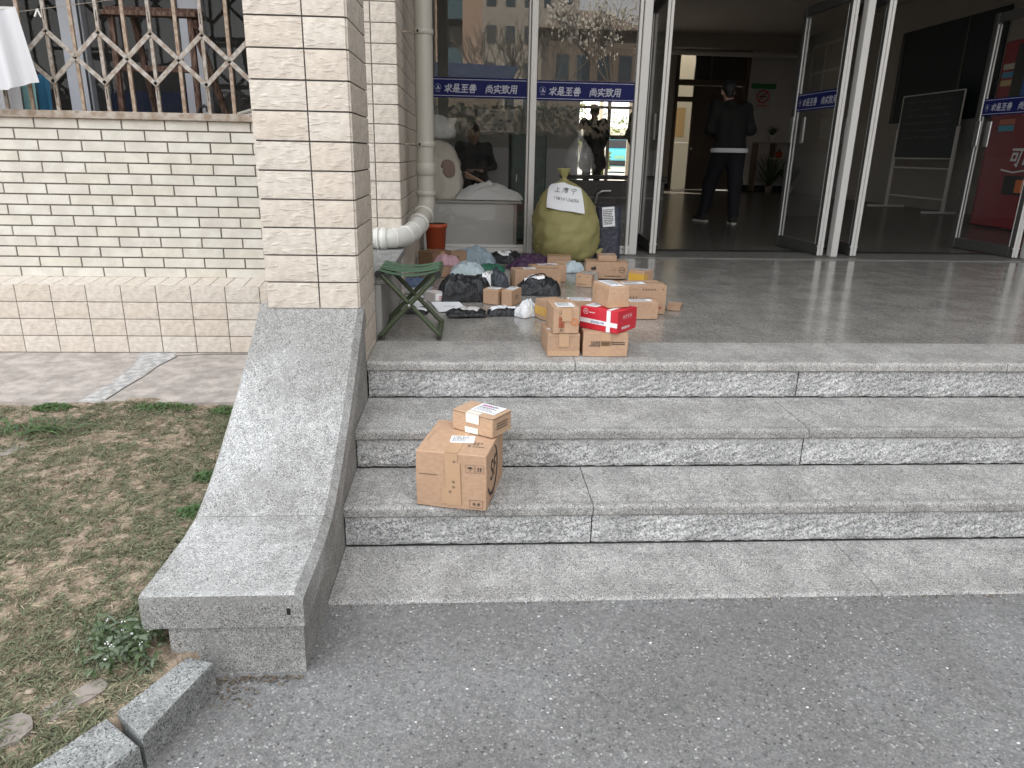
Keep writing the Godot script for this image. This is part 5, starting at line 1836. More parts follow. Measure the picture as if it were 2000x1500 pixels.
func icons(b: MB, x: float, y: float, k: float, which: String) -> void:
	# a framed handling mark of side k
	var z := 0.0
	z = b.ribbon(PackedVector2Array([Vector2(x - k, y - k), Vector2(x + k, y - k), Vector2(x + k, y + k), Vector2(x - k, y + k), Vector2(x - k, y - k)]), k * 0.06, z)
	if which == "umbrella":
		var p := PackedVector2Array()
		for i in 9: p.append(Vector2(x, y + 0.05 * k) + Vector2(cos(PI * i / 8.0), sin(PI * i / 8.0) * 0.8) * k * 0.6)
		b.prism(p, func(px, py, pz): return Vector3(px, py, pz), z, z + 0.0003)
		b.ribbon(PackedVector2Array([Vector2(x, y + 0.1 * k), Vector2(x, y - 0.5 * k), Vector2(x + 0.12 * k, y - 0.55 * k), Vector2(x + 0.18 * k, y - 0.42 * k)]), k * 0.09, z)
	elif which == "arrows":
		for s in [-0.3, 0.3]:
			b.prism(PackedVector2Array([Vector2(x + (s - 0.1) * k, y - 0.4 * k), Vector2(x + (s + 0.1) * k, y - 0.4 * k), Vector2(x + (s + 0.1) * k, y + 0.2 * k), Vector2(x + (s + 0.24) * k, y + 0.2 * k), Vector2(x + s * k, y + 0.62 * k), Vector2(x + (s - 0.24) * k, y + 0.2 * k), Vector2(x + (s - 0.1) * k, y + 0.2 * k)]), func(px, py, pz): return Vector3(px, py, pz), z, z + 0.0003)
		b.rect(x - 0.62 * k, y - 0.58 * k, x + 0.62 * k, y - 0.48 * k, z)
	elif which == "glass":
		b.prism(PackedVector2Array([Vector2(x - 0.3 * k, y + 0.6 * k), Vector2(x + 0.3 * k, y + 0.6 * k), Vector2(x + 0.22 * k, y + 0.05 * k), Vector2(x + 0.05 * k, y - 0.08 * k), Vector2(x + 0.05 * k, y - 0.5 * k), Vector2(x + 0.25 * k, y - 0.6 * k), Vector2(x - 0.25 * k, y - 0.6 * k), Vector2(x - 0.05 * k, y - 0.5 * k), Vector2(x - 0.05 * k, y - 0.08 * k), Vector2(x - 0.22 * k, y + 0.05 * k)]), func(px, py, pz): return Vector3(px, py, pz), z, z + 0.0003)


func build_parcels() -> void:
	var K: Array = M.kraft
	# ---- two boxes on the steps
	var s := Vector3(0.250, 0.207, 0.305)
	var o := carton("large kraft box with a black courier logo, standing on the middle step", Vector3(0.412, T2 + 0.001, 0.567), -0.225, s, K[0], "z", "parcel_box", "")
	sheet(o, "tape", "front", s, 0.008, -0.01, 0.052, 0.16, M.tape, 0.03, 0.0022)
	sheet(o, "tape", "front", s, -0.004, -0.055, 0.058, 0.06, M.tape, -0.02, 0.003)
	var b := MB.new()
	icons(b, 0.067, 0.052, 0.0145, "umbrella")
	icons(b, 0.100, 0.052, 0.0145, "arrows")
	b.ribbon(PackedVector2Array([Vector2(0.066, -0.092), Vector2(0.112, -0.092), Vector2(0.112, -0.064), Vector2(0.066, -0.064), Vector2(0.066, -0.092)]), 0.0012, 0.0)
	write(b, "快递", 0.076, -0.0845, 0.0115, 0.0155, 0.0013)
	print_on(o, "print", "front", s, b, M.ink)
	b = MB.new()
	for k in 20: b.rect(-0.112 + k * 0.0033, 0.018, -0.1095 + k * 0.0033, 0.0215, 0.0)
	print_on(o, "small_print", "front", s, b, M.ink_soft)
	b = MB.new()
	var z := 0.0
	for c in [Vector2(0.012, 0.075), Vector2(0.010, 0.0), Vector2(0.010, -0.02), Vector2(-0.002, -0.038)]:
		var ring := PackedVector2Array()
		for k in 13: ring.append(c + Vector2(cos(k * TAU / 12), sin(k * TAU / 12)) * 0.0042)
		z = b.ribbon(ring, 0.0012, z)
		b.rect(c.x - 0.002, c.y - 0.002, c.x + 0.002, c.y + 0.002, 0.0)
	print_on(o, "tape_stamps", "front", s, b, M.ink_soft, 0.0042)
	shipping_label(o, "top", s, 0.012, -0.028, 0.085, 0.062, 0.12)
	b = MB.new()
	for k in 10: b.rect(-0.112 + k * 0.0055, 0.118 - 0.0, -0.109 + k * 0.0055, 0.120, 0.0)
	b.rect(-0.108, -0.06, -0.1065, 0.03, 0.0); b.rect(-0.102, 0.03, -0.0985, 0.036, 0.0)
	for k in 5:
		b.rect(0.058 + (k % 3) * 0.012, -0.055 - (k / 3) * 0.014, 0.066 + (k % 3) * 0.012, -0.044 - (k / 3) * 0.014, 0.0)
	b.rect(0.042, -0.086, 0.052, -0.068, 0.0)
	for k in 6: b.rect(0.060 + k * 0.007, -0.086, 0.065 + k * 0.007, -0.078, 0.0)
	print_on(o, "print", "top", s, b, M.ink_soft)
	# courier logo on the right side: S, F and a sweeping ring
	b = MB.new()
	z = 0.0
	for e in [["S", -0.098, 0.0105], ["F", -0.048, 0.0105]]:
		for line in STROKES[e[0]].split(";"):
			var p := PackedVector2Array()
			for pt in line.split(" "):
				var q = pt.split(",")
				p.append(Vector2(e[1] + float(q[0]) * 0.00058 + (1.0 - float(q[1]) / 100.0) * 0.010, -0.022 + (1.0 - float(q[1]) / 100.0) * 0.075))
			z = b.ribbon(p, e[2], z)
	var arcp := PackedVector2Array()
	for k in 18:
		var a := deg_to_rad(62.0 - k * 12.5)
		arcp.append(Vector2(-0.052, 0.012) + Vector2(cos(a) * 0.082, sin(a) * 0.086))
	for k in arcp.size() - 1: z = b.ribbon(PackedVector2Array([arcp[k], arcp[k + 1]]), 0.004 + 0.012 * sin(PI * (k + 1) / 19.0), z)
	print_on(o, "courier_logo", "right", s, b, M.ink)
	b = small_type(0.10, 0.006, 1)
	var ft := print_on(o, "small_print", "right", s, b, M.ink_soft)
	ft.translate_object_local(Vector3(-0.06, -0.094, 0))
	# the small one on top of it
	s = Vector3(0.181, 0.075, 0.118)
	o = carton("small kraft box with white tape and a pink-scribbled label, on top of the courier box", Vector3(0.486, T2 + 0.212, 0.497), -0.645, s, K[2], "", "parcel_box", "")
	shipping_label(o, "top", s, 0.022, 0.012, 0.105, 0.082)
	b = MB.new()
	z = 0.0
	for k in 6:
		z = b.ribbon(PackedVector2Array([Vector2(-0.022 + k * 0.008, 0.030), Vector2(-0.018 + k * 0.008, 0.040), Vector2(-0.014 + k * 0.008, 0.028), Vector2(-0.019 + k * 0.008, 0.034)]), 0.0014, z)
	print_on(o, "pink_scribble", "top", s, b, M.ink_pink, 0.0034)
	sheet(o, "white_tape", "front", s, 0.002, 0.020, 0.058, 0.036, M.tape_white, 0.0, 0.0016)
	sheet(o, "white_tape", "top", s, 0.002, -0.046, 0.058, 0.024, M.tape_white, 0.0, 0.0016)
	sheet(o, "white_tape", "front", s, -0.002, -0.026, 0.058, 0.022, M.tape_white, 0.03, 0.0016)
	b = small_type(0.07, 0.03, 3)
	print_on(o, "print", "right", s, b, M.ink_soft)
	sheet(o, "seam", "front", s, 0, 0.0345, 0.176, 0.0014, M.seam, 0.0, 0.0012)
	sheet(o, "seam", "right", s, 0, 0.0325, 0.112, 0.0014, M.seam, 0.0, 0.0012)
	# ---- the stack at the edge of the landing
	s = Vector3(0.144, 0.103, 0.24)
	o = carton("kraft box with a torn front seam, at the bottom left of the front stack", Vector3(0.853, LAND + 0.001, -0.215), 0.033, s, K[1], "z")
	sheet(o, "seam", "front", s, 0, 0.043, 0.14, 0.0012, M.kraft_edge, 0.0, 0.0012)
	sheet(o, "tape", "front", s, 0, -0.038, 0.143, 0.024, M.tape, 0.0, 0.0012)
	sheet(o, "white_scrap", "top", s, -0.05, -0.04, 0.02, 0.04, M.paper, 0.4, 0.0024)
	s = Vector3(0.200, 0.109, 0.21)
	o = carton("kraft box with small upside-down type, under the red box", Vector3(1.047, LAND + 0.001, -0.195), -0.041, s, K[0], "z")
	b = small_type(0.055, 0.026, 3)
	var tp := print_on(o, "print", "front", s, b, M.ink)
	tp.translate_object_local(Vector3(-0.046, 0.004, 0)); tp.rotate_object_local(Vector3(0, 0, 1), PI)
	b = small_type(0.082, 0.017, 2)
	tp = print_on(o, "print", "front", s, b, M.ink)
	tp.translate_object_local(Vector3(0.043, 0.008, 0)); tp.rotate_object_local(Vector3(0, 0, 1), PI)
	sheet(o, "tape", "front", s, 0.0, -0.018, 0.05, 0.07, M.tape, 0.0, 0.0014)
	s = Vector3(0.114, 0.115, 0.20)
	o = carton("kraft box with handling marks and an orange flower stamp, atop the front left box", Vector3(0.857, LAND + 0.106, -0.19), 0.065, s, K[0], "z")
	shipping_label(o, "top", s, 0.0, -0.045, 0.078, 0.085)
	b = MB.new()
	icons(b, -0.021, 0.030, 0.0115, "umbrella"); icons(b, -0.021, -0.042, 0.0115, "arrows")
	print_on(o, "handling_marks", "front", s, b, M.ink)
	b = MB.new()
	b.rect(-0.033, -0.006, -0.009, 0.017, 0.0); b.rect(-0.033, -0.030, -0.009, -0.008, 0.0)
	print_on(o, "handling_marks", "front", s, b, mat(lin(0.40, 0.10, 0.04), 0.8))
	b = MB.new()
	icons(b, -0.021, 0.0055, 0.0095, "glass")
	icons(b, -0.021, -0.019, 0.0095, "glass")
	print_on(o, "handling_marks", "front", s, b, M.ink, 0.0016)
	b = MB.new()
	z = 0.0
	for k in 12:
		var a := TAU * k / 12.0
		var c := Vector2(0.036, -0.006)
		z = b.ribbon(PackedVector2Array([c + Vector2(cos(a), sin(a)) * 0.007, c + Vector2(cos(a + 0.15), sin(a + 0.15)) * 0.014, c + Vector2(cos(a), sin(a)) * 0.0185, c + Vector2(cos(a - 0.2), sin(a - 0.2)) * 0.013]), 0.0022, z)
	print_on(o, "flower_stamp", "front", s, b, M.ink_orange)
	# red gift box
	s = Vector3(0.196, 0.098, 0.166)
	o = carton("bright red box with a white ribbon cross and upside-down white lettering", Vector3(1.067, LAND + 0.112, -0.186), -0.739, s, M.red_box, "")
	sheet(o, "white_ribbon", "front", s, 0.0, -0.012, 0.194, 0.020, M.white_print, -0.02, 0.0014)
	sheet(o, "white_ribbon", "front", s, 0.052, 0.0, 0.020, 0.096, M.white_print, 0.0, 0.0022)
	sheet(o, "white_ribbon", "top", s, 0.052, 0.0, 0.020, 0.164, M.white_print, 0.0, 0.0014)
	shipping_label(o, "top", s, -0.055, -0.028, 0.06, 0.08)
	b = MB.new()
	var rg := PackedVector2Array()
	for k in 17: rg.append(Vector2(-0.068, 0.030) + Vector2(cos(k * TAU / 16), sin(k * TAU / 16)) * 0.0115)
	z = b.ribbon(rg, 0.0018, 0.0)
	write(b, "W", -0.073, 0.026, 0.009, 0.01, 0.0016, z)
	for k in 7: b.rect(-0.05 + k * 0.0045, 0.026, -0.0468 + k * 0.0045, 0.030, 0.0)
	print_on(o, "emblem", "front", s, b, M.white_print)
	b = MB.new()
	write(b, "WINONA", 0.030, -0.0065, 0.012, 0.0115, 0.0018, 0.0, 0.1, true)
	print_on(o, "brand_lettering", "front", s, b, M.ink_blue, 0.0032)
	b = MB.new()
	write(b, "WINONA", 0.020, -0.022, 0.013, 0.0115, 0.0026, 0.0, 0.0, true)
	for k in 4:
		icons(b, -0.034 + k * 0.020, 0.020, 0.0085, ["arrows", "umbrella", "glass", "arrows"][k])
	print_on(o, "white_marks", "right", s, b, M.white_print)
	s = Vector3(0.168, 0.095, 0.101)
	o = carton("kraft cube with a long white label, balanced on the red box", Vector3(1.076, LAND + 0.213, -0.214), -1.311, s, K[2], "")
	shipping_label(o, "top", s, 0.004, -0.004, 0.15, 0.062)
	sheet(o, "tape", "right", s, 0, -0.033, 0.10, 0.022, M.tape, 0.0, 0.0012)
	sheet(o, "tape", "front", s, 0, 0.012, 0.166, 0.045, M.tape, 0.0, 0.0012)
	# behind the stack
	s = Vector3(0.10, 0.104, 0.13)
	o = carton("small kraft box banded with yellow tape, left of the front stack", Vector3(0.879, LAND + 0.001, -0.883), -1.124, s, K[0], "")
	sheet(o, "yellow_tape", "front", s, 0, -0.005, 0.099, 0.045, M.tape_yellow, 0.0, 0.0012)
	sheet(o, "yellow_tape", "right", s, 0, -0.005, 0.129, 0.045, M.tape_yellow, 0.0, 0.0012)
	s = Vector3(0.165, 0.093, 0.12)
	o = carton("kraft box with a pink-printed label on top, hidden behind the front stack", Vector3(1.05, LAND + 0.001, -0.93), -0.12, s, K[3], "")
	shipping_label(o, "top", s, -0.005, 0.0, 0.13, 0.085)
	sheet(o, "pink_stamp", "top", s, 0.04, 0.01, 0.03, 0.02, mat(lin(0.62, 0.25, 0.32), 0.8), 0.1, 0.0034)
	s = Vector3(0.283, 0.165, 0.175)
	o = carton("tall wide kraft box with faint arrow outlines, right of the red box", Vector3(1.400, LAND + 0.001, -1.064), 0.074, s, K[1], "x")
	shipping_label(o, "top", s, -0.035, -0.018, 0.13, 0.07)
	b = MB.new()
	z = b.ribbon(PackedVector2Array([Vector2(-0.01, 0.005), Vector2(0.02, 0.012), Vector2(0.05, 0.012), Vector2(0.08, 0.004)]), 0.002, 0.0)
	for k in 5: b.rect(0.0 + k * 0.017, 0.055, 0.010 + k * 0.017, 0.064, 0.0)
	for k in 3: b.rect(-0.07 + k * 0.017, 0.01, -0.062 + k * 0.017, 0.022, 0.0)
	b.rect(-0.09, 0.06, -0.03, 0.062, 0.0); b.rect(0.115, 0.056, 0.125, 0.064, 0.0)
	print_on(o, "faint_print", "front", s, b, M.ink_soft)
	b = MB.new()
	b.rect(0.10, -0.05, 0.118, -0.038, 0.0)
	print_on(o, "red_mark", "front", s, b, mat(lin(0.30, 0.08, 0.05), 0.8))
	s = Vector3(0.165, 0.095, 0.093)
	o = carton("plain kraft box with a pink-lined label, in front of the tall wide box", Vector3(1.389, LAND + 0.001, -0.90), 0.071, s, K[0], "x")
	shipping_label(o, "top", s, -0.012, 0.0, 0.13, 0.062)
	s = Vector3(0.079, 0.024, 0.147)
	o = carton("flat little kraft box lying apart, rightmost of the parcels", Vector3(1.650, LAND + 0.001, -1.158), -0.365, s, K[1], "")
	sheet(o, "seam", "right", s, 0, 0.0, 0.14, 0.0012, M.seam, 0.0, 0.001)
	s = Vector3(0.128, 0.098, 0.115)
	o = carton("kraft cube with a broad yellow tape, behind the tall wide box", Vector3(1.638, LAND + 0.001, -2.003), -0.783, s, K[0], "")
	sheet(o, "yellow_tape", "front", s, 0, -0.004, 0.127, 0.062, M.tape_yellow, 0.0, 0.0012)
	sheet(o, "yellow_tape", "right", s, -0.038, -0.004, 0.036, 0.062, M.tape_yellow, 0.0, 0.0012)
	shipping_label(o, "top", s, 0.0, 0.0, 0.10, 0.07, 0.0, M.paper_grey)
	# long printed box with a small one on it
	s = Vector3(0.301, 0.118, 0.17)
	o = carton("long kraft box with four round black marks and upside-down type, below the sack", Vector3(1.428, LAND + 0.010, -2.220), -0.101, s, K[1], "x")
	b = MB.new()
	z = 0.0
	for e in [[-0.045, 0.012, 0.010], [0.045, 0.006, 0.018], [0.108, 0.006, 0.020]]:
		var p := PackedVector2Array()
		for k in 17: p.append(Vector2(e[0], e[1]) + Vector2(cos(k * TAU / 16 + 0.5), sin(k * TAU / 16 + 0.5)) * e[2])
		if e[0] == -0.045: p = p.slice(0, 11)
		z = b.ribbon(p, 0.0035 if e[0] != 0.045 else 0.0016, z)
	b.rect(0.088, 0.004, 0.128, 0.009, z)
	for k in 3: b.rect(0.034 + k * 0.008, 0.0 + k * 0.004, 0.040 + k * 0.008, 0.004 + k * 0.004, z)
	print_on(o, "round_marks", "front", s, b, M.ink)
	b = MB.new()
	b.prism(PackedVector2Array([Vector2(-0.117, 0.012), Vector2(-0.105, 0.022), Vector2(-0.088, 0.024), Vector2(-0.084, 0.034), Vector2(-0.078, 0.026), Vector2(-0.072, 0.010), Vector2(-0.084, 0.0), Vector2(-0.104, 0.002)]), func(px, py, pz): return Vector3(px, py, pz), 0.0, 0.0003)
	print_on(o, "animal_mark", "front", s, b, M.ink)
	b = small_type(0.11, 0.013, 1)
	tp = print_on(o, "print", "front", s, b, M.ink)
	tp.translate_object_local(Vector3(0.045, -0.040, 0))
	shipping_label(o, "top", s, 0.02, -0.03, 0.075, 0.05, 0.0, M.paper_grey)
	s = Vector3(0.132, 0.042, 0.15)
	o = carton("small flat kraft box on top of the long box with round marks", Vector3(1.434, LAND + 0.130, -2.235), -0.102, s, K[1], "")
	shipping_label(o, "top", s, -0.005, -0.03, 0.06, 0.05, 0.0, M.paper_grey)
	s = Vector3(0.115, 0.088, 0.149)
	o = carton("small kraft box with a grey slip folded over its edge, left of the long one", Vector3(1.246, LAND + 0.001, -1.906), -0.50, s, K[0], "z")
	shipping_label(o, "top", s, 0.012, 0.0, 0.08, 0.12, 0.0, M.paper_grey)
	sheet(o, "paper_flap", "right", s, 0.01, 0.012, 0.07, 0.06, M.paper_grey, 0.0, 0.0014)
	b = small_type(0.07, 0.016, 2)
	tp = print_on(o, "print", "front", s, b, M.ink_soft)
	tp.translate_object_local(Vector3(0, 0.024, 0))
	b = small_type(0.06, 0.010, 1)
	tp = print_on(o, "print", "front", s, b, M.ink_soft)
	tp.translate_object_local(Vector3(-0.01, -0.026, 0))
	# boxes in the middle of the heap
	s = Vector3(0.316, 0.126, 0.137)
	o = carton("long kraft box with an address slip on top, behind the string-tied black bag", Vector3(0.881, LAND + 0.001, -1.823), 0.20, s, K[1], "x")
	shipping_label(o, "top", s, -0.045, 0.0, 0.08, 0.075)
	s = Vector3(0.25, 0.118, 0.105)
	o = carton("kraft box with a purple-printed label, tucked behind the long middle box", Vector3(0.985, LAND + 0.001, -2.06), 0.25, s, K[0], "x")
	shipping_label(o, "top", s, 0.0, 0.0, 0.14, 0.06, 0.0)
	s = Vector3(0.189, 0.085, 0.153)
	o = carton("kraft box with a strip of pale type, at the foot of the yellow sack", Vector3(1.151, LAND + 0.001, -2.78), -0.059, s, K[1], "x")
	b = small_type(0.10, 0.024, 2)
	tp = print_on(o, "pale_print", "front", s, b, M.kraft_edge)
	tp.translate_object_local(Vector3(0.028, -0.004, 0))
	s = Vector3(0.100, 0.088, 0.096)
	o = carton("left one of two kraft boxes side by side, right of the big black bag", Vector3(0.588, LAND + 0.001, -1.275), -0.52, s, K[0], "x")
	shipping_label(o, "top", s, 0.0, 0.0, 0.07, 0.06)
	s = Vector3(0.066, 0.090, 0.150)
	o = carton("right one of two kraft boxes side by side, dark stamp on its long face", Vector3(0.690, LAND + 0.001, -1.255), -0.46, s, K[0], "")
	shipping_label(o, "top", s, 0.0, 0.01, 0.05, 0.10)
	b = small_type(0.035, 0.026, 2)
	print_on(o, "dark_stamp", "right", s, b, M.ink_soft)
	s = Vector3(0.159, 0.148, 0.20)
	o = carton("old dark brown carton, foremost below the red pot", Vector3(0.183, LAND + 0.001, -2.50), -0.75, s, M.kraft_old, "x")
	s = Vector3(0.19, 0.125, 0.10)
	o = carton("scuffed brown carton leaning beside the old dark one, behind the pink bag", Vector3(0.315, LAND + 0.001, -2.66), 0.75, s, K[3], "x")
	sheet(o, "white_scrap", "top", s, -0.04, 0.0, 0.05, 0.03, M.paper, 0.3, 0.0024)
	sheet(o, "hand_hole", "front", s, 0.0, 0.0, 0.03, 0.05, M.seam, 0.2, 0.0012)
	s = Vector3(0.13, 0.058, 0.15)
	o = carton("low brown carton under the pink and pale blue bags", Vector3(0.295, LAND + 0.001, -2.26), 0.058, s, K[3], "x")
	s = Vector3(0.104, 0.060, 0.079)
	o = carton("small grey-white box with red print, behind the right legs of the stool", Vector3(0.234, LAND + 0.001, -1.314), -0.818, s, mat(lin(0.55, 0.50, 0.47), 0.7), "")
	sheet(o, "white_panel", "right", s, 0.0, 0.006, 0.075, 0.040, M.white_print, 0.0, 0.0012)
	b = small_type(0.03, 0.022, 2)
	print_on(o, "red_print", "right", s, b, M.ink_red, 0.0018)
	s = Vector3(0.16, 0.030, 0.12)
	o = carton("flat grey box under the blue bag, behind the stool", Vector3(0.120, LAND + 0.001, -1.60), -0.2, s, mat(lin(0.42, 0.41, 0.40), 0.8), "")
	# tall black parcel at the post
	s = Vector3(0.215, 0.43, 0.12)
	o = thing("black_parcel", "tall black-wrapped parcel with a white slip, leaning against the post right of the sack", "parcel", Vector3(1.64, LAND + 0.001, -3.33), -0.03)
	b = MB.new()
	var nz := FastNoiseLite.new()
	nz.seed = 4; nz.frequency = 8.0
	for e in [1.0, -1.0]:
		var rows := []
		for i in 16:
			var row := PackedVector3Array()
			for j in 12:
				var u := j / 11.0 - 0.5
				var v := i / 15.0
				row.append(Vector3(u * s.x * (1.0 - 0.05 * v), v * s.y, e * (s.z / 2 * (1.0 - 0.25 * v) - 0.02 * pow(absf(u) * 2.0, 6.0) + nz.get_noise_2d(u * 0.6 + e, v) * 0.006)))
			rows.append(row)
		if e < 0: rows.reverse()
		b.grid(rows)
	for u in [-0.5, 0.5]:
		b.face([Vector3(u * s.x, 0, 0.04), Vector3(u * s.x, 0, -0.04), Vector3(u * s.x * 0.95, s.y, -0.025), Vector3(u * s.x * 0.95, s.y, 0.025)], Vector3(0, 0.2, 0))
	b.face([Vector3(-0.1, s.y, 0.025), Vector3(0.1, s.y, 0.025), Vector3(0.1, s.y, -0.025), Vector3(-0.1, s.y, -0.025)], Vector3(0, 0.2, 0))
	put("wrapping", b, M.bag_slate, o)
	var lab := Node3D.new()
	lab.name = "slip"
	o.add_child(lab)
	lab.transform = Transform3D(Basis(Vector3.RIGHT, -0.06), Vector3(-0.010, 0.352, 0.056)) * Transform3D(Basis(Vector3(0, 0, 1), 0.09), Vector3.ZERO)
	put("slip_paper", bx(Vector3.ZERO, Vector3(0.105, 0.165, 0.001)), M.paper, lab)
	b = small_type(0.09, 0.13, 9, 0.0009)
	put("type", b, M.ink, lab)


# ------------------------------------------------------------------ bags, sack, pot
func bag(label: String, at: Vector3, yaw: float, w: float, d: float, h: float, m: Material, sd: int, amp := 0.02, power := 3.0, rim := 0.0) -> Node3D:
	var o := thing("parcel_bag", label, "parcel bag", at, yaw, "bagged parcels on the landing")
	put("wrapping", pillow(w, d, h, sd, amp, power, rim), m, o)
	return o


func bag_label(o: Node3D, at: Vector3, tilt: Vector3, w: float, h: float, m: Material = null) -> void:
	# a slip that follows the surface of the bag made last
	var l := Node3D.new()
	l.name = "shipping_label"
	o.add_child(l, true)
	var on := func(u: float, v: float, lift: float) -> Vector3:
		var c := cos(tilt.y)
		var s := sin(tilt.y)
		return on_pillow(at.x + u * w * c + v * h * s, at.z - u * w * s + v * h * c) + Vector3(0, lift, lift * 0.3)
	var b := MB.new()
	var rows := []
	for i in 9:
		var row := PackedVector3Array()
		for j in 13: row.append(on.call(j / 12.0 - 0.5, 0.5 - i / 8.0, 0.004))
		rows.append(row)
	b.grid(rows)
	put("slip_paper", b, m if m else M.paper, l)
	var t := MB.new()
	for k in 9:
		var x := rnd(-0.42, 0.1)
		var y := -0.38 + 0.085 * k
		var e := rnd(0.1, 0.3)
		t.q(on.call(x, y + 0.02, 0.0056), on.call(x + e, y + 0.02, 0.0056), on.call(x + e, y - 0.02, 0.0056), on.call(x, y - 0.02, 0.0056))
	put("type", t, M.ink_soft, l)


func build_bags() -> void:
	var y := LAND + 0.001
	var o := bag("big glossy black bag bulging in front of the bags, right behind the stool", Vector3(0.40, y, -1.39), 0.18, 0.285, 0.21, 0.125, M.bag_black, 1, 0.035, 6.0)
	o = bag("dark grey bag rolled round a bottle, with a brown paper end", Vector3(0.615, y, -1.83), 0.1, 0.17, 0.16, 0.105, M.bag_grey, 2, 0.03, 4.0)
	bag_label(o, Vector3(-0.07, 0.10, 0.0), Vector3(0.3, 0.2, 0.25), 0.08, 0.10, M.paper_grey)
	bag_label(o, Vector3(-0.10, 0.09, 0.09), Vector3(0.75, 0.4, 0.1), 0.07, 0.07)
	o = bag("small black bag squeezed between the big black bag and the grey one", Vector3(0.53, y, -1.66), 0.5, 0.12, 0.14, 0.10, M.bag_black, 21, 0.03, 3.5)
	bag_label(o, Vector3(0.01, 0.105, 0.02), Vector3(0.4, -0.5, -0.1), 0.055, 0.075)
	o = bag("grey-blue mailing bag sloping over the cartons by the glass", Vector3(0.47, y + 0.0, -2.93), -0.35, 0.36, 0.19, 0.115, M.bag_blue, 3, 0.03, 2.6)
	o = bag("black bag with a white address slip, by the foot of the left pane", Vector3(0.73, y, -2.99), -0.22, 0.31, 0.19, 0.075, M.bag_black, 4, 0.025, 2.8)
	bag_label(o, Vector3(-0.005, 0.108, 0.035), Vector3(0.25, -0.25, -0.12), 0.11, 0.06)
	o = bag("pink bag lying on the low carton", Vector3(0.27, y + 0.061, -2.40), -0.12, 0.19, 0.14, 0.06, M.bag_pink, 5, 0.025, 2.4)
	o = bag("pale ice-blue bag lying right of the pink one", Vector3(0.425, y + 0.030, -2.18), -0.08, 0.24, 0.17, 0.075, M.bag_pale, 6, 0.02, 2.5)
	o = bag("flat green bag behind the pale blue one", Vector3(0.60, y, -2.55), -0.1, 0.22, 0.16, 0.04, M.bag_green, 7, 0.012, 3.0)
	o = bag("long dark purple bag pointing at the yellow sack", Vector3(0.93, y, -2.72), 0.62, 0.42, 0.17, 0.085, M.bag_purple, 8, 0.025, 2.4)
	o = bag("pale blue-white bag wedged left of the long printed box", Vector3(1.235, y, -2.52), 0.15, 0.16, 0.15, 0.07, M.bag_pale, 9, 0.02, 2.2)
	o = bag("shiny black bag tied with a string, in front of the long middle box", Vector3(0.885, y, -1.60), -0.1, 0.28, 0.18, 0.088, M.bag_black, 10, 0.035, 3.2)
	bag_label(o, Vector3(-0.03, 0.100, 0.0), Vector3(0.25, 0.12, 0.05), 0.13, 0.06)
	var st := MB.new()
	st.tube(arc([Vector3(-0.14, 0.05, 0.03), Vector3(-0.06, 0.105, 0.0), Vector3(0.02, 0.125, -0.02), Vector3(0.05, 0.105, 0.0)], Vector3.ZERO), 0.004, 6)
	put("string", st, M.black, o)
	o = bag("black bag with a crumpled white slip, lying nearest the stool's right foot", Vector3(0.425, y, -0.91), 0.1, 0.215, 0.125, 0.035, M.bag_black, 11, 0.02, 2.6, 0.02)
	bag_label(o, Vector3(0.015, 0.044, -0.01), Vector3(0.3, -0.3, 0.05), 0.11, 0.075, M.paper_grey)
	o = bag("flat black bag with a wrinkled white label, left of the white plastic bag", Vector3(0.633, y, -0.97), 0.06, 0.18, 0.125, 0.032, M.bag_black, 12, 0.014, 5.0)
	bag_label(o, Vector3(-0.004, 0.042, 0.0), Vector3(0.12, 0.06, 0.0), 0.145, 0.08)
	o = bag("crumpled white plastic bag beside the yellow-taped box", Vector3(0.762, y, -0.94), 0.75, 0.15, 0.10, 0.07, M.bag_white, 13, 0.03, 2.4)
	o = bag("dusty blue bag half hidden behind the stool", Vector3(0.10, y + 0.032, -1.67), 0.0, 0.19, 0.13, 0.045, M.bag_navy, 14, 0.014, 4.0)
	o = bag("crumpled white bag seen between the stool's legs", Vector3(0.115, y, -1.20), 0.1, 0.15, 0.09, 0.035, M.bag_white, 15, 0.02, 2.4)
	o = bag("black and white bag lying under the crossing of the stool", Vector3(0.125, y, -0.99), -0.05, 0.17, 0.09, 0.022, M.bag_black, 16, 0.012, 3.0)
	bag_label(o, Vector3(0, 0.03, 0.0), Vector3(0.15, 0.0, 0.0), 0.16, 0.06)
	o = bag("small grey-white bag hanging in the upper fork of the stool's rear legs", Vector3(0.115, y, -1.42), 0.6, 0.07, 0.06, 0.05, M.bag_white, 17, 0.02, 2.2)
	# white document envelope
	var en := thing("document_envelope", "flat white document envelope on the landing behind the black slipped bag", "envelope", Vector3(0.318, y + 0.004, -1.125), 0.0)
	var b := MB.new()
	b.prism(PackedVector2Array([Vector2(-0.105, -0.122), Vector2(0.062, -0.135), Vector2(0.108, 0.075), Vector2(-0.048, 0.140)]), func(px, py, pz): return Vector3(px, pz, py), 0.0, 0.005)
	put("envelope", b, M.paper, en)
	b = small_type(0.07, 0.02, 2)
	var tp := put("type", b, M.ink_soft, en)
	tp.transform = face_frame(Vector3(0.01, 0.0055, 0.0), Vector3.UP, Vector3(0, 0, -1))
	tag(put("paper_scrap", bx(Vector3(0.985, LAND + 0.128, -2.03), Vector3(0.05, 0.001, 0.03), 0.0, Basis(Vector3.UP, 0.3)), M.paper), "loose white paper scrap on the kraft box behind the long middle box", "paper scrap")
	# the big yellow sack
	var sk := thing("woven_sack", "bulging olive-yellow woven sack tied at the top, with a handwritten sheet", "sack", Vector3(1.255, y, -3.17))
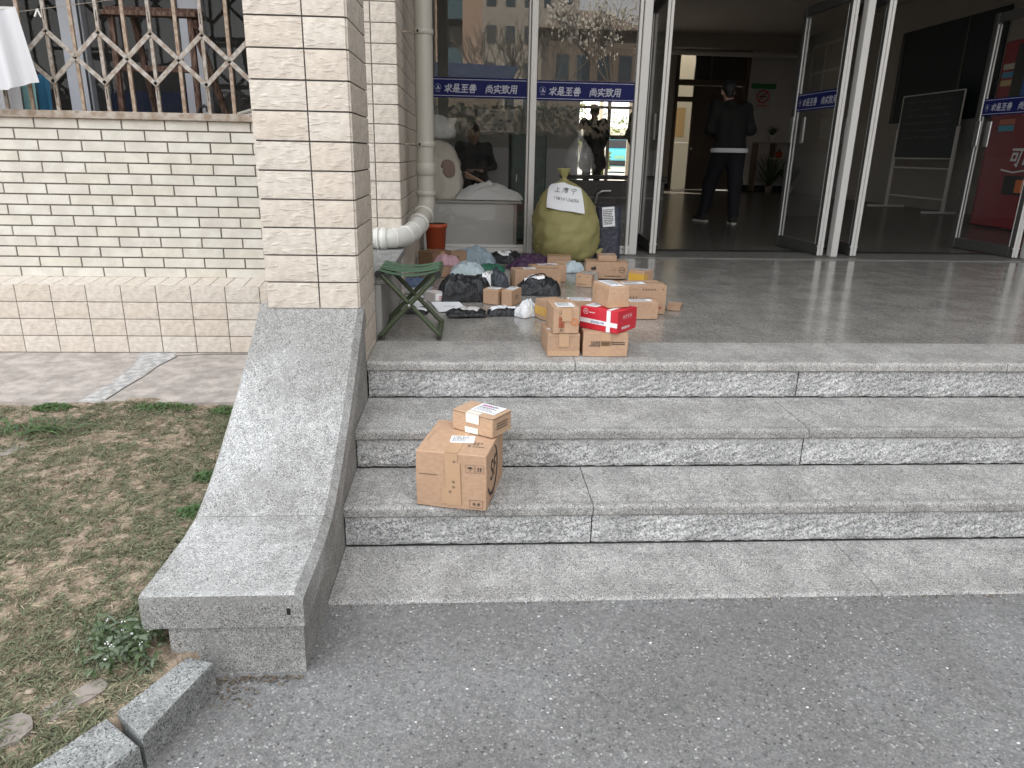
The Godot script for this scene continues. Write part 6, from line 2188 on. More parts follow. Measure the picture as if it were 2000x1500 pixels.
	var prof := [Vector2(0.17, 0.0), Vector2(0.235, 0.04), Vector2(0.272, 0.12), Vector2(0.285, 0.20), Vector2(0.282, 0.29), Vector2(0.262, 0.38), Vector2(0.228, 0.47), Vector2(0.175, 0.55), Vector2(0.10, 0.615), Vector2(0.035, 0.65), Vector2(0.022, 0.665)]
	put("sack_body", lumpy(prof, Vector3(1.0, 1.0, 0.92), 44, 0.022, Vector3(-0.035, 0, 0), Vector3.ZERO, 0.035), M.sack, sk)
	put("knot", lumpy([Vector2(0.02, 0.66), Vector2(0.022, 0.675), Vector2(0.035, 0.70), Vector2(0.05, 0.745), Vector2(0.0, 0.735)], Vector3(1, 1, 0.7), 46, 0.05, Vector3.ZERO, Vector3(-0.035, 0, 0)), M.sack, sk)
	var ear := MB.new()
	ear.lathe(Vector3(0.265, 0.07, 0.07), [Vector2(0.03, -0.01), Vector2(0.02, 0.02), Vector2(0.008, 0.05), Vector2(0, 0.055)], 8, Basis(Vector3(0, 0, 1), -0.8))
	put("sack_corner", ear, M.sack, sk)
	# sheet of paper moulded over the shoulder of the sack
	var cv := Curve.new()
	cv.min_value = 0.0; cv.max_value = 1.0
	var radius := func(h: float) -> float:
		for k in prof.size() - 1:
			if h <= prof[k + 1].y: return lerpf(prof[k].x, prof[k + 1].x, (h - prof[k].y) / (prof[k + 1].y - prof[k].y))
		return 0.02
	var on := func(u: float, v: float, lift: float) -> Vector3:
		# u along the sheet (m), v up the sheet: 0 at its lower edge, 1 at its upper edge
		var h := 0.405 + 0.215 * v - 0.02 * u / 0.15
		var r: float = radius.call(h)
		var a := u / maxf(r, 0.13) * 1.0 - 0.12
		var t := h / 0.665
		return Vector3(sin(a) * (r + lift) - 0.035 * t * t, h + lift * 0.7, cos(a) * (r * 0.92 + lift))
	b = MB.new()
	var rows := []
	for i in 13:
		var v := i / 12.0
		var row := PackedVector3Array()
		for j in 17:
			var u := (j / 16.0 - 0.5) * (0.30 - 0.05 * v)
			var cut := 0.045 * v * v * absf(j - 8.0) / 8.0
			row.append(on.call(u, v * (1.0 - cut * 3.0), 0.024 + 0.003 * sin(u * 40.0 + v * 3.0)))
		rows.append(row)
	b.grid(rows)
	put("paper_sheet", b, M.paper, sk)
	var pen := MB.new()
	var hand := func(txt: String, u0: float, v0: float, size: float, pitch: float, w: float) -> void:
		for i in txt.length():
			if not STROKES.has(txt[i]): continue
			for line in STROKES[txt[i]].split(";"):
				var last := Vector3.ZERO
				var n := 0
				for pt in line.split(" "):
					var q = pt.split(",")
					var p: Vector3 = on.call(u0 + i * pitch + float(q[0]) / 100.0 * size + (1.0 - float(q[1]) / 100.0) * size * 0.25, v0 + (1.0 - float(q[1]) / 100.0) * size / 0.215, 0.029)
					if n > 0: pen.tube([last, p], w, 3, false)
					last = p
					n += 1
	hand.call("上康宁", -0.082, 0.60, 0.050, 0.056, 0.0017)
	hand.call("19816126056", -0.095, 0.34, 0.026, 0.0172, 0.0014)
	put("handwriting", pen, M.ink, sk)
	# red plastic pot in the corner
	var pt := thing("red_pot", "empty brick-red plastic pot in the corner behind the drainpipe", "flower pot", Vector3(0.165, y, -3.03))
	b = MB.new()
	b.lathe(Vector3.ZERO, [Vector2(0.0, 0.0), Vector2(0.068, 0.0), Vector2(0.085, 0.265), Vector2(0.092, 0.266), Vector2(0.094, 0.298), Vector2(0.088, 0.299)], 28)
	put("pot", b, M.pot, pt)
	b = MB.new()
	b.lathe(Vector3.ZERO, [Vector2(0.088, 0.299), Vector2(0.084, 0.265), Vector2(0.066, 0.012), Vector2(0.0, 0.011)], 28)
	put("inside", b, M.pot_in, pt)


# ------------------------------------------------------------------ folding stool
func build_stool() -> void:
	var o := thing("folding_stool", "green folding stool with crossed tube legs and a webbing seat, beside the pillar", "stool", Vector3(0.157, LAND, -0.545))
	var L := -0.136
	var R := 0.138
	var top := 0.315
	for z in [0.155, -0.155]:
		var t: float = z * 0.985
		for s in [[L, R], [R, L]]:
			var zz: float = t + (0.013 if s[0] == L else -0.013) * (1.0 if z > 0 else -1.0)
			var b := MB.new()
			b.tube([Vector3(s[0], 0.022, zz), Vector3(s[1] * 0.97, top - 0.005, zz)], 0.0115, 12)
			put("leg", b, M.stool, o)
		var r := MB.new()
		r.lathe(Vector3((L + R) / 2.0, 0.168, t + signf(z) * 0.028), [Vector2(0.0, 0.006), Vector2(0.007, 0.004), Vector2(0.008, 0)], 10, Basis(Vector3.RIGHT, PI / 2 * signf(z)))
		put("rivet", r, M.steel, o)
	for x in [L, R]:
		# rails on the floor: open tube ends towards the viewer
		var b := MB.new()
		b.tube([Vector3(x, 0.0155, -0.18), Vector3(x, 0.0155, 0.178)], 0.0145, 14)
		put("floor_rail", b, M.stool, o)
		var e := MB.new()
		e.tube([Vector3(x, 0.0155, 0.1775), Vector3(x, 0.0155, 0.1792)], 0.0105, 12)
		put("tube_end", e, M.black, o)
		var t2 := MB.new()
		t2.tube([Vector3(x, top, -0.175), Vector3(x, top, 0.175)], 0.0125, 14)
		put("seat_rail", t2, M.stool, o)
		var c := MB.new()
		c.tube([Vector3(x, top, 0.174), Vector3(x, top, 0.186)], 0.0165, 14)
		put("end_cap", c, M.rubber, o)
	for k in 5:
		var z0 := 0.158 - k * 0.068 - 0.005 * (k % 2)
		var b := MB.new()
		var rows := []
		var sag := 0.016 + 0.012 * rng.randf()
		var skew := rnd(-0.012, 0.012)
		for j in 25:
			var u := j / 24.0
			var p: Vector2
			if j < 4: p = Vector2(L - 0.0135 * cos(j * 0.5 - 0.9 + 0.9), top - 0.012 + 0.0085 * j)
			elif j > 20: p = Vector2(R + 0.0135 * cos((24 - j) * 0.5), top - 0.012 + 0.0085 * (24 - j))
			else:
				var v := (j - 4) / 16.0
				p = Vector2(lerpf(L, R, v), top + 0.0145 - sag * 4.0 * v * (1.0 - v))
			rows.append(PackedVector3Array([Vector3(p.x, p.y - 0.002, z0 + skew * u), Vector3(p.x, p.y, z0 + skew * u), Vector3(p.x, p.y, z0 - 0.056 + skew * u), Vector3(p.x, p.y - 0.002, z0 - 0.056 + skew * u)]))
		b.grid(rows, true)
		put("webbing", b, M.strap, o)


# ------------------------------------------------------------------ people
func skin(b: MB, bones: Array, cell: float, paint: Callable, blend := 0.03) -> void:
	# bones are [from, to, radius, radius]; one smooth surface round all of them (surface nets)
	var lo := Vector3.ONE * 1e9
	var hi := -lo
	for e in bones:
		var r := maxf(e[2], e[3]) + cell * 3.0
		for p in [e[0], e[1]]:
			lo = lo.min(p - Vector3.ONE * r)
			hi = hi.max(p + Vector3.ONE * r)
	var n := Vector3i(((hi - lo) / cell).ceil()) + Vector3i.ONE
	var f := PackedFloat32Array()
	f.resize(n.x * n.y * n.z)
	f.fill(1.0)
	for e in bones:
		var a: Vector3 = e[0]
		var ab: Vector3 = e[1] - a
		var l2 := maxf(ab.length_squared(), 1e-9)
		var ra: float = e[2]
		var rb: float = e[3]
		var m := maxf(ra, rb) + blend + cell * 2.0
		var i0 := Vector3i(((e[0].min(e[1]) - Vector3.ONE * m - lo) / cell).floor()).clamp(Vector3i.ZERO, n - Vector3i.ONE)
		var i1 := Vector3i(((e[0].max(e[1]) + Vector3.ONE * m - lo) / cell).ceil()).clamp(Vector3i.ZERO, n - Vector3i.ONE)
		for z in range(i0.z, i1.z + 1):
			for y in range(i0.y, i1.y + 1):
				var at := (z * n.y + y) * n.x
				for x in range(i0.x, i1.x + 1):
					var p := lo + Vector3(x, y, z) * cell
					var t := clampf((p - a).dot(ab) / l2, 0.0, 1.0)
					var d := (p - a - ab * t).length() - lerpf(ra, rb, t)
					var o := f[at + x]
					var h := maxf(blend - absf(o - d), 0.0) / blend
					f[at + x] = minf(o, d) - h * h * blend * 0.25
	var vert := {}
	var pts := PackedVector3Array()
	var sx := 1
	var sy := n.x
	var sz := n.x * n.y
	var lim := cell * 2.0
	for z in n.z - 1:
		for y in n.y - 1:
			var at := z * sz + y * sy
			for x in n.x - 1:
				var i := at + x
				if absf(f[i]) > lim: continue
				var v := [f[i], f[i + 1], f[i + sy], f[i + sy + 1], f[i + sz], f[i + sz + 1], f[i + sz + sy], f[i + sz + sy + 1]]
				var neg := 0
				for k in 8: if v[k] < 0.0: neg += 1
				if neg == 0 or neg == 8: continue
				var sum := Vector3.ZERO
				var c := 0
				for e in [[0, 1], [2, 3], [4, 5], [6, 7], [0, 2], [1, 3], [4, 6], [5, 7], [0, 4], [1, 5], [2, 6], [3, 7]]:
					var A: float = v[e[0]]
					var B: float = v[e[1]]
					if (A < 0.0) == (B < 0.0): continue
					var t: float = A / (A - B)
					var pa := Vector3(e[0] & 1, (e[0] >> 1) & 1, e[0] >> 2)
					var pb := Vector3(e[1] & 1, (e[1] >> 1) & 1, e[1] >> 2)
					sum += pa.lerp(pb, t)
					c += 1
				vert[i] = pts.size()
				pts.append(lo + (Vector3(x, y, z) + sum / c) * cell)
	b.smooth(true)
	var emit := func(i0: int, i1: int, i2: int, i3: int, flip: bool) -> void:
		if not (vert.has(i0) and vert.has(i1) and vert.has(i2) and vert.has(i3)): return
		var A := pts[vert[i0]]
		var B := pts[vert[i1]]
		var C := pts[vert[i2]]
		var D := pts[vert[i3]]
		b.col = paint.call((A + C) / 2.0)
		if flip: b.q(D, C, B, A)
		else: b.q(A, B, C, D)
	for i in vert.keys():
		var neg := f[i] < 0.0
		if neg != (f[i + sx] < 0.0): emit.call(i, i - sy, i - sy - sz, i - sz, not neg)
		if neg != (f[i + sy] < 0.0): emit.call(i, i - sz, i - sz - sx, i - sx, not neg)
		if neg != (f[i + sz] < 0.0): emit.call(i, i - sx, i - sx - sy, i - sy, not neg)
	b.smooth(false)
	b.col = Color(1, 1, 1)


func hand_bones(wrist: Vector3, d: Vector3, palm: Vector3, side: float) -> Array:
	# a relaxed hand: d points along it, palm is where the palm looks, side picks the thumb's side
	d = d.normalized()
	palm = (palm - d * palm.dot(d)).normalized()
	var across := d.cross(palm).normalized() * side
	var r := [[wrist, wrist + d * 0.05, 0.024, 0.026], [wrist + d * 0.04 - across * 0.022, wrist + d * 0.085 - across * 0.028, 0.017, 0.013], [wrist + d * 0.04 + across * 0.022, wrist + d * 0.085 + across * 0.028, 0.017, 0.013]]
	for k in 4:
		var base := wrist + d * (0.088 - 0.004 * absf(k - 1.2)) + across * (0.030 - 0.020 * k)
		var l: float = [0.040, 0.045, 0.042, 0.033][k]
		var p1 := base + (d * 0.85 + palm * 0.5).normalized() * l
		var p2 := p1 + (d * 0.35 + palm * 0.9).normalized() * l * 0.65
		r.append([base, p1, 0.0095, 0.0088])
		r.append([p1, p2, 0.0088, 0.0075])
	var tb := wrist + d * 0.03 + across * 0.028
	var t1 := tb + (d * 0.6 + across * 0.7 + palm * 0.3).normalized() * 0.038
	r.append([tb, t1, 0.013, 0.010])
	r.append([t1, t1 + (d * 0.8 + palm * 0.5).normalized() * 0.03, 0.010, 0.008])
	return r


func person(label: String, at: Vector3, yaw: float, J: Dictionary, top: Color, legs: Color, bulk := 1.0, coat := 0.0, cap := false) -> Node3D:
	# J holds the joints in the figure's own axes: it looks along -z
	var o := thing("person", label, "person", at, yaw)
	var B := MB.new()
	var wide: float = J.get("trousers", 1.0)
	var flesh := Color(0.36, 0.22, 0.16)
	var hem: float = J.get("hem", 0.93)
	var head: Vector3 = J.head
	var bones := []
	var k := bulk
	for s in [-1.0, 1.0]:
		bones.append([J.pelvis + Vector3(s * 0.075, 0, 0), J.chest + Vector3(s * 0.085, 0.02, 0), 0.115 * k, 0.125 * k])
		bones.append([J.chest + Vector3(s * 0.06, 0.06, 0), J.sh[0 if s < 0 else 1], 0.10 * k, 0.07 * k])
	bones.append([J.chest + Vector3(0, 0.08, 0), J.neck, 0.09 * k, 0.065])
	for i in 2:
		bones.append([J.sh[i], J.el[i], 0.066 * k, 0.052 * k])
		bones.append([J.el[i], J.wr[i], 0.052 * k, 0.038 * k])
		bones.append([J.hip[i], J.kn[i], 0.098 * wide, 0.070 * wide])
		bones.append([J.kn[i], J.an[i] + Vector3(0, 0.03 * (wide - 1.0), 0), 0.070 * wide, 0.052 * wide])
		if coat > 0.0:
			bones.append([J.pelvis + Vector3((i - 0.5) * 0.18, 0, 0), J.pelvis + Vector3((i - 0.5) * 0.30, -coat, 0.02), 0.125 * k, 0.13 * k])
	var paint := func(p: Vector3) -> Color:
		if p.y > hem: return top
		return legs
	skin(B, bones, 0.016, paint, 0.05)
	# head with nose, brow, chin and ears
	var fw: Vector3 = J.look
	fw = fw.normalized()
	var rt := fw.cross(Vector3.UP).normalized()
	var up := rt.cross(fw).normalized()
	var hb := [[head + up * 0.045 + fw * -0.012, head + up * 0.02 + fw * 0.015, 0.083, 0.080], [head + up * -0.01 + fw * 0.02, head - up * 0.075 + fw * 0.045, 0.070, 0.040], [head + fw * 0.095 + up * 0.012, head + fw * 0.112 - up * 0.022, 0.009, 0.014], [head + fw * 0.082 + up * 0.035 - rt * 0.03, head + fw * 0.082 + up * 0.035 + rt * 0.03, 0.012, 0.012], [head + fw * 0.083 - up * 0.058 - rt * 0.016, head + fw * 0.083 - up * 0.058 + rt * 0.016, 0.008, 0.008], [head - up * 0.04 - fw * 0.01, J.neck - Vector3(0, 0.02, 0), 0.056, 0.062]]
	for s in [-1.0, 1.0]: hb.append([head + rt * s * 0.080 + up * 0.015, head + rt * s * 0.082 - up * 0.025, 0.012, 0.010])
	skin(B, hb, 0.008, func(_p): return flesh, 0.02)
	for i in 2:
		var dir: Vector3 = J.wr[i] - J.el[i]
		skin(B, hand_bones(J.wr[i], dir, J.palm[i], -1.0 if i == 0 else 1.0), 0.005, func(_p): return flesh, 0.012)
	put("body", B, M.body, o)
	var eyes := MB.new()
	for s in [-1.0, 1.0]:
		eyes.lathe(head + fw * 0.083 + up * 0.012 + rt * s * 0.031, [Vector2(0, -0.010), Vector2(0.008, -0.005), Vector2(0.010, 0), Vector2(0.008, 0.005), Vector2(0, 0.010)], 8)
	put("eyes", eyes, M.black, o)
	# hair or cap: a shell over the crown and nape
	var H := MB.new()
	var hair := [[head + up * 0.058 - fw * 0.025, head + up * 0.05 + fw * 0.01, 0.088, 0.082], [head + up * 0.02 - fw * 0.045, head - up * 0.05 - fw * 0.045, 0.072, 0.052], [head + up * 0.10 - fw * 0.02 - rt * 0.03, head + up * 0.09 + fw * 0.03 + rt * 0.04, 0.035, 0.028], [head + up * 0.05 - fw * 0.07 + rt * 0.03, head - up * 0.02 - fw * 0.08, 0.04, 0.03]]
	if cap: hair.append([head + up * 0.06 + fw * 0.08, head + up * 0.052 + fw * 0.14, 0.03, 0.014])
	skin(H, hair, 0.009, func(_p): return Color(1, 1, 1), 0.03)
	put("cap" if cap else "hair", H, M.hair, o)
	# shoes with pale soles
	for i in 2:
		var a: Vector3 = J.an[i]
		var t: Vector3 = J.toe[i]
		t = t.normalized()
		var S := MB.new()
		skin(S, [[a + Vector3(0, -0.035, 0) - t * 0.03, a + Vector3(0, -0.05, 0) + t * 0.08, 0.045, 0.040], [a + Vector3(0, -0.055, 0) + t * 0.08, a + Vector3(0, -0.062, 0) + t * 0.17, 0.042, 0.030], [a + Vector3(0, 0.02, 0), a + Vector3(0, -0.04, 0), 0.05, 0.048]], 0.010, func(_p): return Color(0.02, 0.02, 0.022), 0.03)
		var sh := put("shoe", S, M.body, o)
		var sole := MB.new()
		var pl := PackedVector2Array()
		for q in [[-0.085, 0.0], [-0.075, 0.032], [0.0, 0.036], [0.10, 0.046], [0.17, 0.036], [0.205, 0.0], [0.17, -0.036], [0.10, -0.044], [0.0, -0.036], [-0.075, -0.032]]: pl.append(Vector2(q[0], q[1]))
		var ac := t.cross(Vector3.UP)
		sole.prism(pl, func(px, py, pz): return Vector3(a.x, a.y - 0.105, a.z) + t * px + ac * py + Vector3(0, pz, 0), 0.0, 0.022)
		put("sole", sole, M.pvc_grey, sh)
	return o


func build_people() -> void:
	var black := Color(0.004, 0.004, 0.005)
	var J := {pelvis = Vector3(0.02, 0.99, 0), chest = Vector3(0.0, 1.32, -0.02), neck = Vector3(-0.03, 1.54, -0.05), head = Vector3(-0.045, 1.665, -0.085), look = Vector3(-0.05, -0.35, -1),
		sh = [Vector3(-0.205, 1.475, -0.03), Vector3(0.195, 1.465, -0.03)], el = [Vector3(-0.27, 1.20, -0.02), Vector3(0.285, 1.20, 0.01)], wr = [Vector3(-0.10, 1.13, -0.24), Vector3(0.13, 1.14, -0.24)], palm = [Vector3(0.3, 1, 0), Vector3(-0.3, 1, 0)],
		hip = [Vector3(-0.085, 0.93, 0), Vector3(0.11, 0.93, 0)], kn = [Vector3(-0.125, 0.52, -0.21), Vector3(0.135, 0.52, 0.02)], an = [Vector3(-0.155, 0.105, -0.28), Vector3(0.135, 0.105, 0.10)], toe = [Vector3(-0.5, 0, -1), Vector3(0.1, 0, -1)], hem = 0.945, trousers = 1.32}
	var m := person("man seen from behind in a black jacket and dark trousers, walking into the lobby", Vector3(3.845, LAND, -6.85), 0.0, J, black, Color(0.006, 0.0065, 0.009), 1.12)
	var hem := MB.new()
	hem.lathe(Vector3(0.02, 0.945, 0), [Vector2(0.150, -0.028), Vector2(0.155, 0.0), Vector2(0.148, 0.026)], 32, Basis.from_scale(Vector3(1.62, 1, 1.30)))
	put("shirt_hem", hem, M.cloth, m)
	J = {pelvis = Vector3(0, 0.98, 0), chest = Vector3(0, 1.30, 0), neck = Vector3(0, 1.50, 0), head = Vector3(0.0, 1.62, -0.01), look = Vector3(0, -0.05, -1),
		sh = [Vector3(-0.19, 1.45, 0), Vector3(0.18, 1.45, 0)], el = [Vector3(-0.33, 1.28, 0.03), Vector3(0.26, 1.20, 0.0)], wr = [Vector3(-0.20, 1.12, -0.10), Vector3(0.22, 1.0, -0.10)], palm = [Vector3(1, 0, 0), Vector3(-1, 0, 0)],
		hip = [Vector3(-0.08, 0.92, 0), Vector3(0.08, 0.92, 0)], kn = [Vector3(-0.10, 0.50, -0.06), Vector3(0.09, 0.50, 0.02)], an = [Vector3(-0.10, 0.105, -0.10), Vector3(0.10, 0.105, 0.12)], toe = [Vector3(-0.1, 0, -1), Vector3(0.1, 0, -1)], hem = 0.62}
	person("person in a dark knee-length coat silhouetted against the bright rear exit", Vector3(2.80, LAND, -11.45), 0.0, J, Color(0.006, 0.006, 0.008), Color(0.007, 0.008, 0.013), 0.92, 0.30)
	J = {pelvis = Vector3(0, 0.98, 0), chest = Vector3(0, 1.30, 0), neck = Vector3(0, 1.50, 0), head = Vector3(0.0, 1.62, -0.02), look = Vector3(-0.6, -0.1, 1),
		sh = [Vector3(-0.19, 1.44, 0), Vector3(0.18, 1.44, 0)], el = [Vector3(-0.26, 1.17, 0.02), Vector3(0.25, 1.17, 0.0)], wr = [Vector3(-0.26, 1.05, 0.22), Vector3(0.20, 1.02, 0.16)], palm = [Vector3(1, 0, 0), Vector3(-1, 0, 0)],
		hip = [Vector3(-0.08, 0.92, 0), Vector3(0.08, 0.92, 0)], kn = [Vector3(-0.09, 0.50, 0.02), Vector3(0.09, 0.50, 0.02)], an = [Vector3(-0.10, 0.105, 0.0), Vector3(0.10, 0.105, 0.0)], toe = [Vector3(-0.3, 0, 1), Vector3(0.1, 0, 1)], hem = 0.93}
	person("dark-clothed person mostly hidden behind the white post right of the bright exit", Vector3(3.22, LAND, -9.0), 0.0, J, black, black)
	J = {pelvis = Vector3(0, 0.50, 0), chest = Vector3(0, 0.82, 0.06), neck = Vector3(0, 0.98, 0.10), head = Vector3(0.0, 1.085, 0.13), look = Vector3(0.2, -0.3, 1),
		sh = [Vector3(-0.19, 0.93, 0.06), Vector3(0.18, 0.92, 0.06)], el = [Vector3(-0.25, 0.68, 0.14), Vector3(0.27, 0.68, 0.14)], wr = [Vector3(-0.10, 0.62, 0.34), Vector3(0.12, 0.62, 0.34)], palm = [Vector3(0, 1, 0), Vector3(0, 1, 0)],
		hip = [Vector3(-0.09, 0.48, 0.02), Vector3(0.09, 0.48, 0.02)], kn = [Vector3(-0.13, 0.50, 0.42), Vector3(0.13, 0.50, 0.42)], an = [Vector3(-0.12, 0.105, 0.40), Vector3(0.12, 0.105, 0.40)], toe = [Vector3(-0.1, 0, 1), Vector3(0.1, 0, 1)], hem = 0.52}
	person("seated person with a dark cap and jacket, dim behind the sacks in the left pane", Vector3(0.50, LAND, -7.75), 0.0, J, Color(0.014, 0.014, 0.018), black, 1.0, 0.0, true)
	var c := thing("plain_chair", "dark plain chair under the seated person behind the left pane", "chair", Vector3(0.50, LAND, -7.75))
	put("seat", bx(Vector3(0, 0.36, 0.08), Vector3(0.42, 0.03, 0.42), 0.006), M.door_wood, c)
	put("backrest", bx(Vector3(0, 0.64, -0.15), Vector3(0.40, 0.26, 0.02), 0.006), M.door_wood, c)
	for x in [-0.18, 0.18]:
		for z in [-0.12, 0.27]:
			put("leg", bx(Vector3(x, 0.172, z), Vector3(0.03, 0.34, 0.03), 0.004), M.door_wood, c)
		put("back_post", bx(Vector3(x, 0.56, -0.125), Vector3(0.03, 0.40, 0.03), 0.004), M.door_wood, c)


# ------------------------------------------------------------------ grass and weeds
func strew(called: String, label: String, category: String, mesh: Mesh, count: int, pick: Callable, colour: Callable, m: Material) -> void:
	var mm := MultiMesh.new()
	mm.transform_format = MultiMesh.TRANSFORM_3D
	mm.use_colors = true
	mm.mesh = mesh
	var t: Array[Transform3D] = []
	var guard := 0
	while t.size() < count and guard < count * 12:
		guard += 1
		var x = pick.call()
		if x != null: t.append(x)
	mm.instance_count = t.size()
	for i in t.size():
		mm.set_instance_transform(i, t[i])
		mm.set_instance_color(i, colour.call())
	var mi := MultiMeshInstance3D.new()
	mi.name = called
	mi.multimesh = mm
	mi.material_override = m
	mi.set_meta("kind", "stuff")
	tag(mi, label, category)
	add_child(mi, true)


func lawn_edge(z: float) -> float:
	return -0.33 - maxf(0.0, z - 1.42) * 0.42 - (0.09 if z < 1.36 else 0.02)


func build_lawn_plants() -> void:
	var blade := MB.new()
	leaf(blade, Vector3.ZERO, Vector3(0.55, 0.8, 0).normalized(), 1.0, 0.085, 1.4)
	var bm := blade.done()
	var straw := MB.new()
	leaf(straw, Vector3.ZERO, Vector3(0.95, 0.28, 0.1).normalized(), 1.0, 0.06, 0.6)
	var sm := straw.done()
	var patch := noise(FastNoiseLite.TYPE_SIMPLEX_SMOOTH, 2.3, 61, 3)
	var tuft := noise(FastNoiseLite.TYPE_SIMPLEX_SMOOTH, 13.0, 62, 2)
	var spot := func() -> Vector2:
		var z := rnd(-0.56, 2.05)
		var e := lawn_edge(z)
		return Vector2(e - pow(rng.randf(), 1.25) * 2.0, z)
	var place := func(p: Vector2, k: float, flat: float) -> Transform3D:
		var b := Basis(Vector3.UP, rnd(0, TAU)) * Basis(Vector3.RIGHT, rnd(-0.5, 0.5)) * Basis(Vector3(0, 0, 1), rnd(-flat, flat * 0.5))
		return Transform3D(b.scaled(Vector3.ONE * k), Vector3(p.x, lawn_height(p.x, p.y) - 0.002, p.y))
	strew("dry_grass", "dry straw-coloured grass matted over the lawn", "grass", sm, 60000, func():
		var p: Vector2 = spot.call()
		if patch.get_noise_2d(p.x, p.y) + 0.5 * tuft.get_noise_2d(p.x, p.y) < -0.12 + rnd(-0.35, 0.1): return null
		return place.call(p, rnd(0.018, 0.055), 0.25), func():
		var t := rnd(0.55, 1.25)
		return Color(0.43 * t, 0.35 * t, 0.245 * t), M.blade)
	strew("green_grass", "short dull green grass growing in tufts through the lawn", "grass", bm, 85000, func():
		var p: Vector2 = spot.call()
		if tuft.get_noise_2d(p.x, p.y) * 0.9 - patch.get_noise_2d(p.x * 0.8 + 7.0, p.y) * 0.7 < rnd(-0.32, 0.22): return null
		return place.call(p, rnd(0.016, 0.046), 0.5), func():
		var t := rnd(0.6, 1.35)
		var y := rng.randf()
		return Color((0.115 + 0.085 * y) * t, (0.145 + 0.04 * y) * t, (0.075 + 0.04 * y) * t), M.blade)
	# fallen bits along the stone and the kerb
	var bit := bx(Vector3.ZERO, Vector3(1.0, 0.12, 0.45)).done()
	strew("leaf_litter", "brown leaf crumbs and twigs gathered along the kerb, the cheek and the first step", "litter", bit, 900, func():
		var r := rng.randf()
		var q: Vector3
		if r < 0.35: q = Vector3(rnd(-0.36, 0.0), 0.003, 1.345 + absf(rng.randfn(0, 0.015)))
		elif r < 0.55: q = Vector3(rnd(0.03, 2.6), 0.003, 1.036 + absf(rng.randfn(0, 0.007)))
		elif r < 0.75: q = Vector3(rnd(-0.30, -0.1), 0.003, rnd(1.36, 1.46))
		else:
			var z := rnd(-0.5, 1.9)
			q = Vector3(lawn_edge(z) - rng.randf() * 1.6, 0, z)
			q.y = lawn_height(q.x, q.z) + 0.004
		return Transform3D(Basis.from_euler(Vector3(rnd(-0.4, 0.4), rnd(0, TAU), rnd(-0.4, 0.4))).scaled(Vector3.ONE * rnd(0.002, 0.009)), q), func():
		var t := rnd(0.4, 1.4)
		return Color(0.15 * t, 0.115 * t, 0.08 * t), M.chip)
	# single plants
	var w := thing("leafy_weed", "grey-green lobed weed with tiny pale flowers at the corner of the stone cheek", "weed", Vector3(-0.43, lawn_height(-0.43, 1.34), 1.335))
	for k in 44:
		var base := Vector3(rnd(-0.11, 0.055), 0, rnd(-0.10, 0.085))
		var d := Vector3(rnd(-0.5, 0.5), 1.0, rnd(-0.4, 0.6)).normalized()
		var h := rnd(0.05, 0.115)
		var b := MB.new()
		b.tube([base, base + d * h * 0.6, base + d * h], [0.0016, 0.0013, 0.0009], 5)
		put("stem", b, M.leaf[0], w)
		for j in 7:
			var lf := MB.new()
			var p := base + d * h * rnd(0.15, 1.0)
			var a := rnd(0, TAU)
			leaf(lf, p, Vector3(cos(a), rnd(0.1, 0.6), sin(a)).normalized(), rnd(0.016, 0.034), rnd(0.007, 0.013), 0.9)
			put("leaf", lf, M.leaf_grey if j % 3 else M.leaf[1], w)
		if k % 4 == 0:
			var f := MB.new()
			for j in 3: f.box(base + d * h + Vector3(rnd(-0.006, 0.006), rnd(0, 0.006), rnd(-0.006, 0.006)), Vector3.ONE * 0.0035, 0.001)
			put("flower", f, M.white_print, w)
	var g := thing("grass_tuft", "broad dark green clump of long flat grass near the left edge of the lawn", "grass tuft", Vector3(-1.52, lawn_height(-1.52, -0.22), -0.22))
	for k in 95:
		var a := rnd(0, TAU)
		var lf := MB.new()
		leaf(lf, Vector3(rnd(-0.17, 0.17), 0, rnd(-0.06, 0.06)), Vector3(cos(a) * 1.2, rnd(0.5, 1.2), sin(a)).normalized(), rnd(0.07, 0.17), rnd(0.007, 0.011), 1.1)
		put("leaf", lf, M.leaf[k % 3], g)
	var g2 := thing("grass_tuft", "yellow-green tuft of fine grass behind the leafy weed by the cheek's end", "grass tuft", Vector3(-0.50, lawn_height(-0.50, 1.24), 1.235))
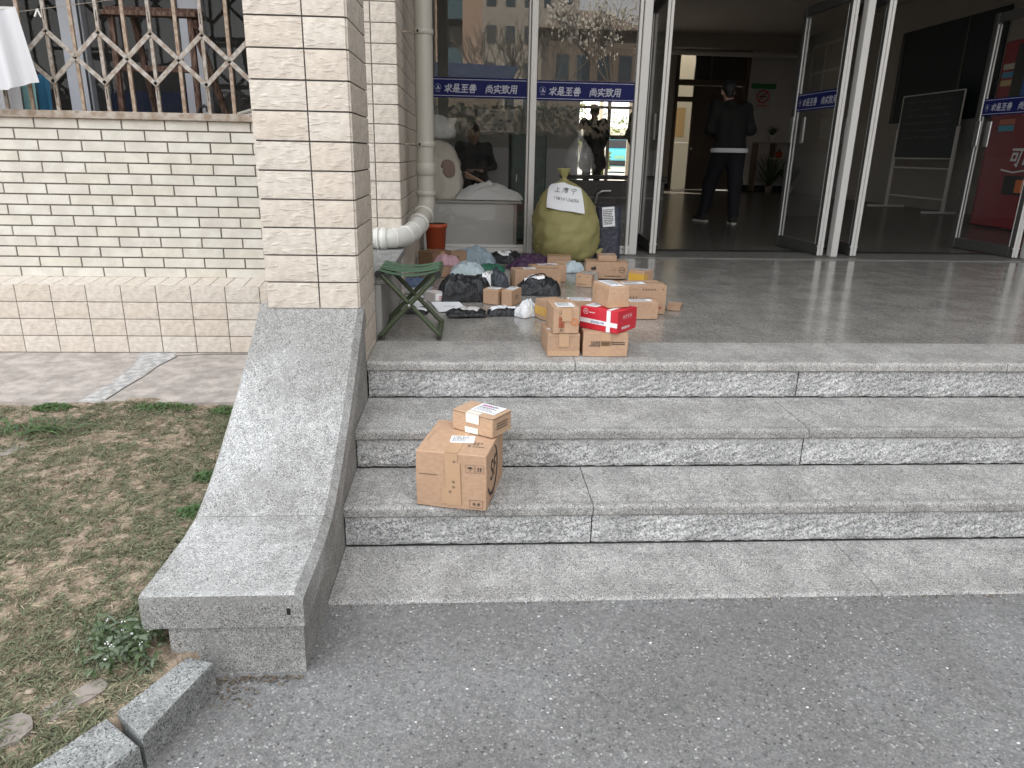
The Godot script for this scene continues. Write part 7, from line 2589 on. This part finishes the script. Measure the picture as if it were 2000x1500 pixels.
	for k in 110:
		var a := rnd(0, TAU)
		var lf := MB.new()
		leaf(lf, Vector3(rnd(-0.10, 0.08), 0, rnd(-0.06, 0.07)), Vector3(cos(a) * 0.9, rnd(0.6, 1.4), sin(a)).normalized(), rnd(0.035, 0.085), rnd(0.0035, 0.006), 1.0)
		put("leaf", lf, M.leaf[1] if k % 3 else M.leaf_grey, g2)
	var cl := [[-1.08, -0.50, 0.17, 0.05, "bright green clover patch along the apron, left of the mortar strip's shade"], [-0.72, -0.49, 0.13, 0.05, "bright green clover patch at the apron next to the stone cheek"], [-1.62, -0.51, 0.10, 0.045, "small green clover patch at the apron, left of the mortar strip"], [-0.60, 0.28, 0.06, 0.05, "green clover clump half-way down, beside the stone cheek"], [-0.54, 0.60, 0.06, 0.045, "yellow-green clover clump lower down beside the stone cheek"]]
	for e in cl:
		var o := thing("clover_patch", e[4], "clover", Vector3(e[0], lawn_height(e[0], e[1]), e[1]))
		var lf := MB.new()
		for k in 420:
			var a := rnd(0, TAU)
			var r := sqrt(rng.randf())
			var p := Vector3(cos(a) * r * e[2], rnd(0.0, 0.030) * (1.15 - r), sin(a) * r * e[3])
			leaf(lf, p, Vector3(rnd(-1, 1), rnd(0.4, 1.0), rnd(-1, 1)).normalized(), rnd(0.010, 0.022), rnd(0.006, 0.011), 0.8)
		var q = put("foliage", lf, M.leaf[0], o)
		q.set_meta("kind", "stuff")
	var dl := [[-1.05, 0.28, 0.3], [-0.98, 0.92, 1.4], [-1.32, 0.05, 2.2], [-0.62, 1.47, 0.6], [-1.9, 0.9, 1.0]]
	var where := ["lying in the middle of the lawn", "lying pale on the lawn left of the cheek's flat end", "lying near the grass tuft", "lying beside the leafy weed", "lying at the left edge of the lawn"]
	for i in dl.size():
		var e: Array = dl[i]
		var lf := MB.new()
		leaf(lf, Vector3(-0.015, 0.010, 0), Vector3(1, 0.15, 0).normalized(), 0.030, 0.016, 0.5)
		var o := put("dry_leaf", lf, mat(lin(0.36, 0.29, 0.22), 0.9))
		o.position = Vector3(e[0], lawn_height(e[0], e[1]), e[1])
		o.rotation.y = e[2]
		tag(o, "single dry curled leaf " + where[i], "dry leaf")
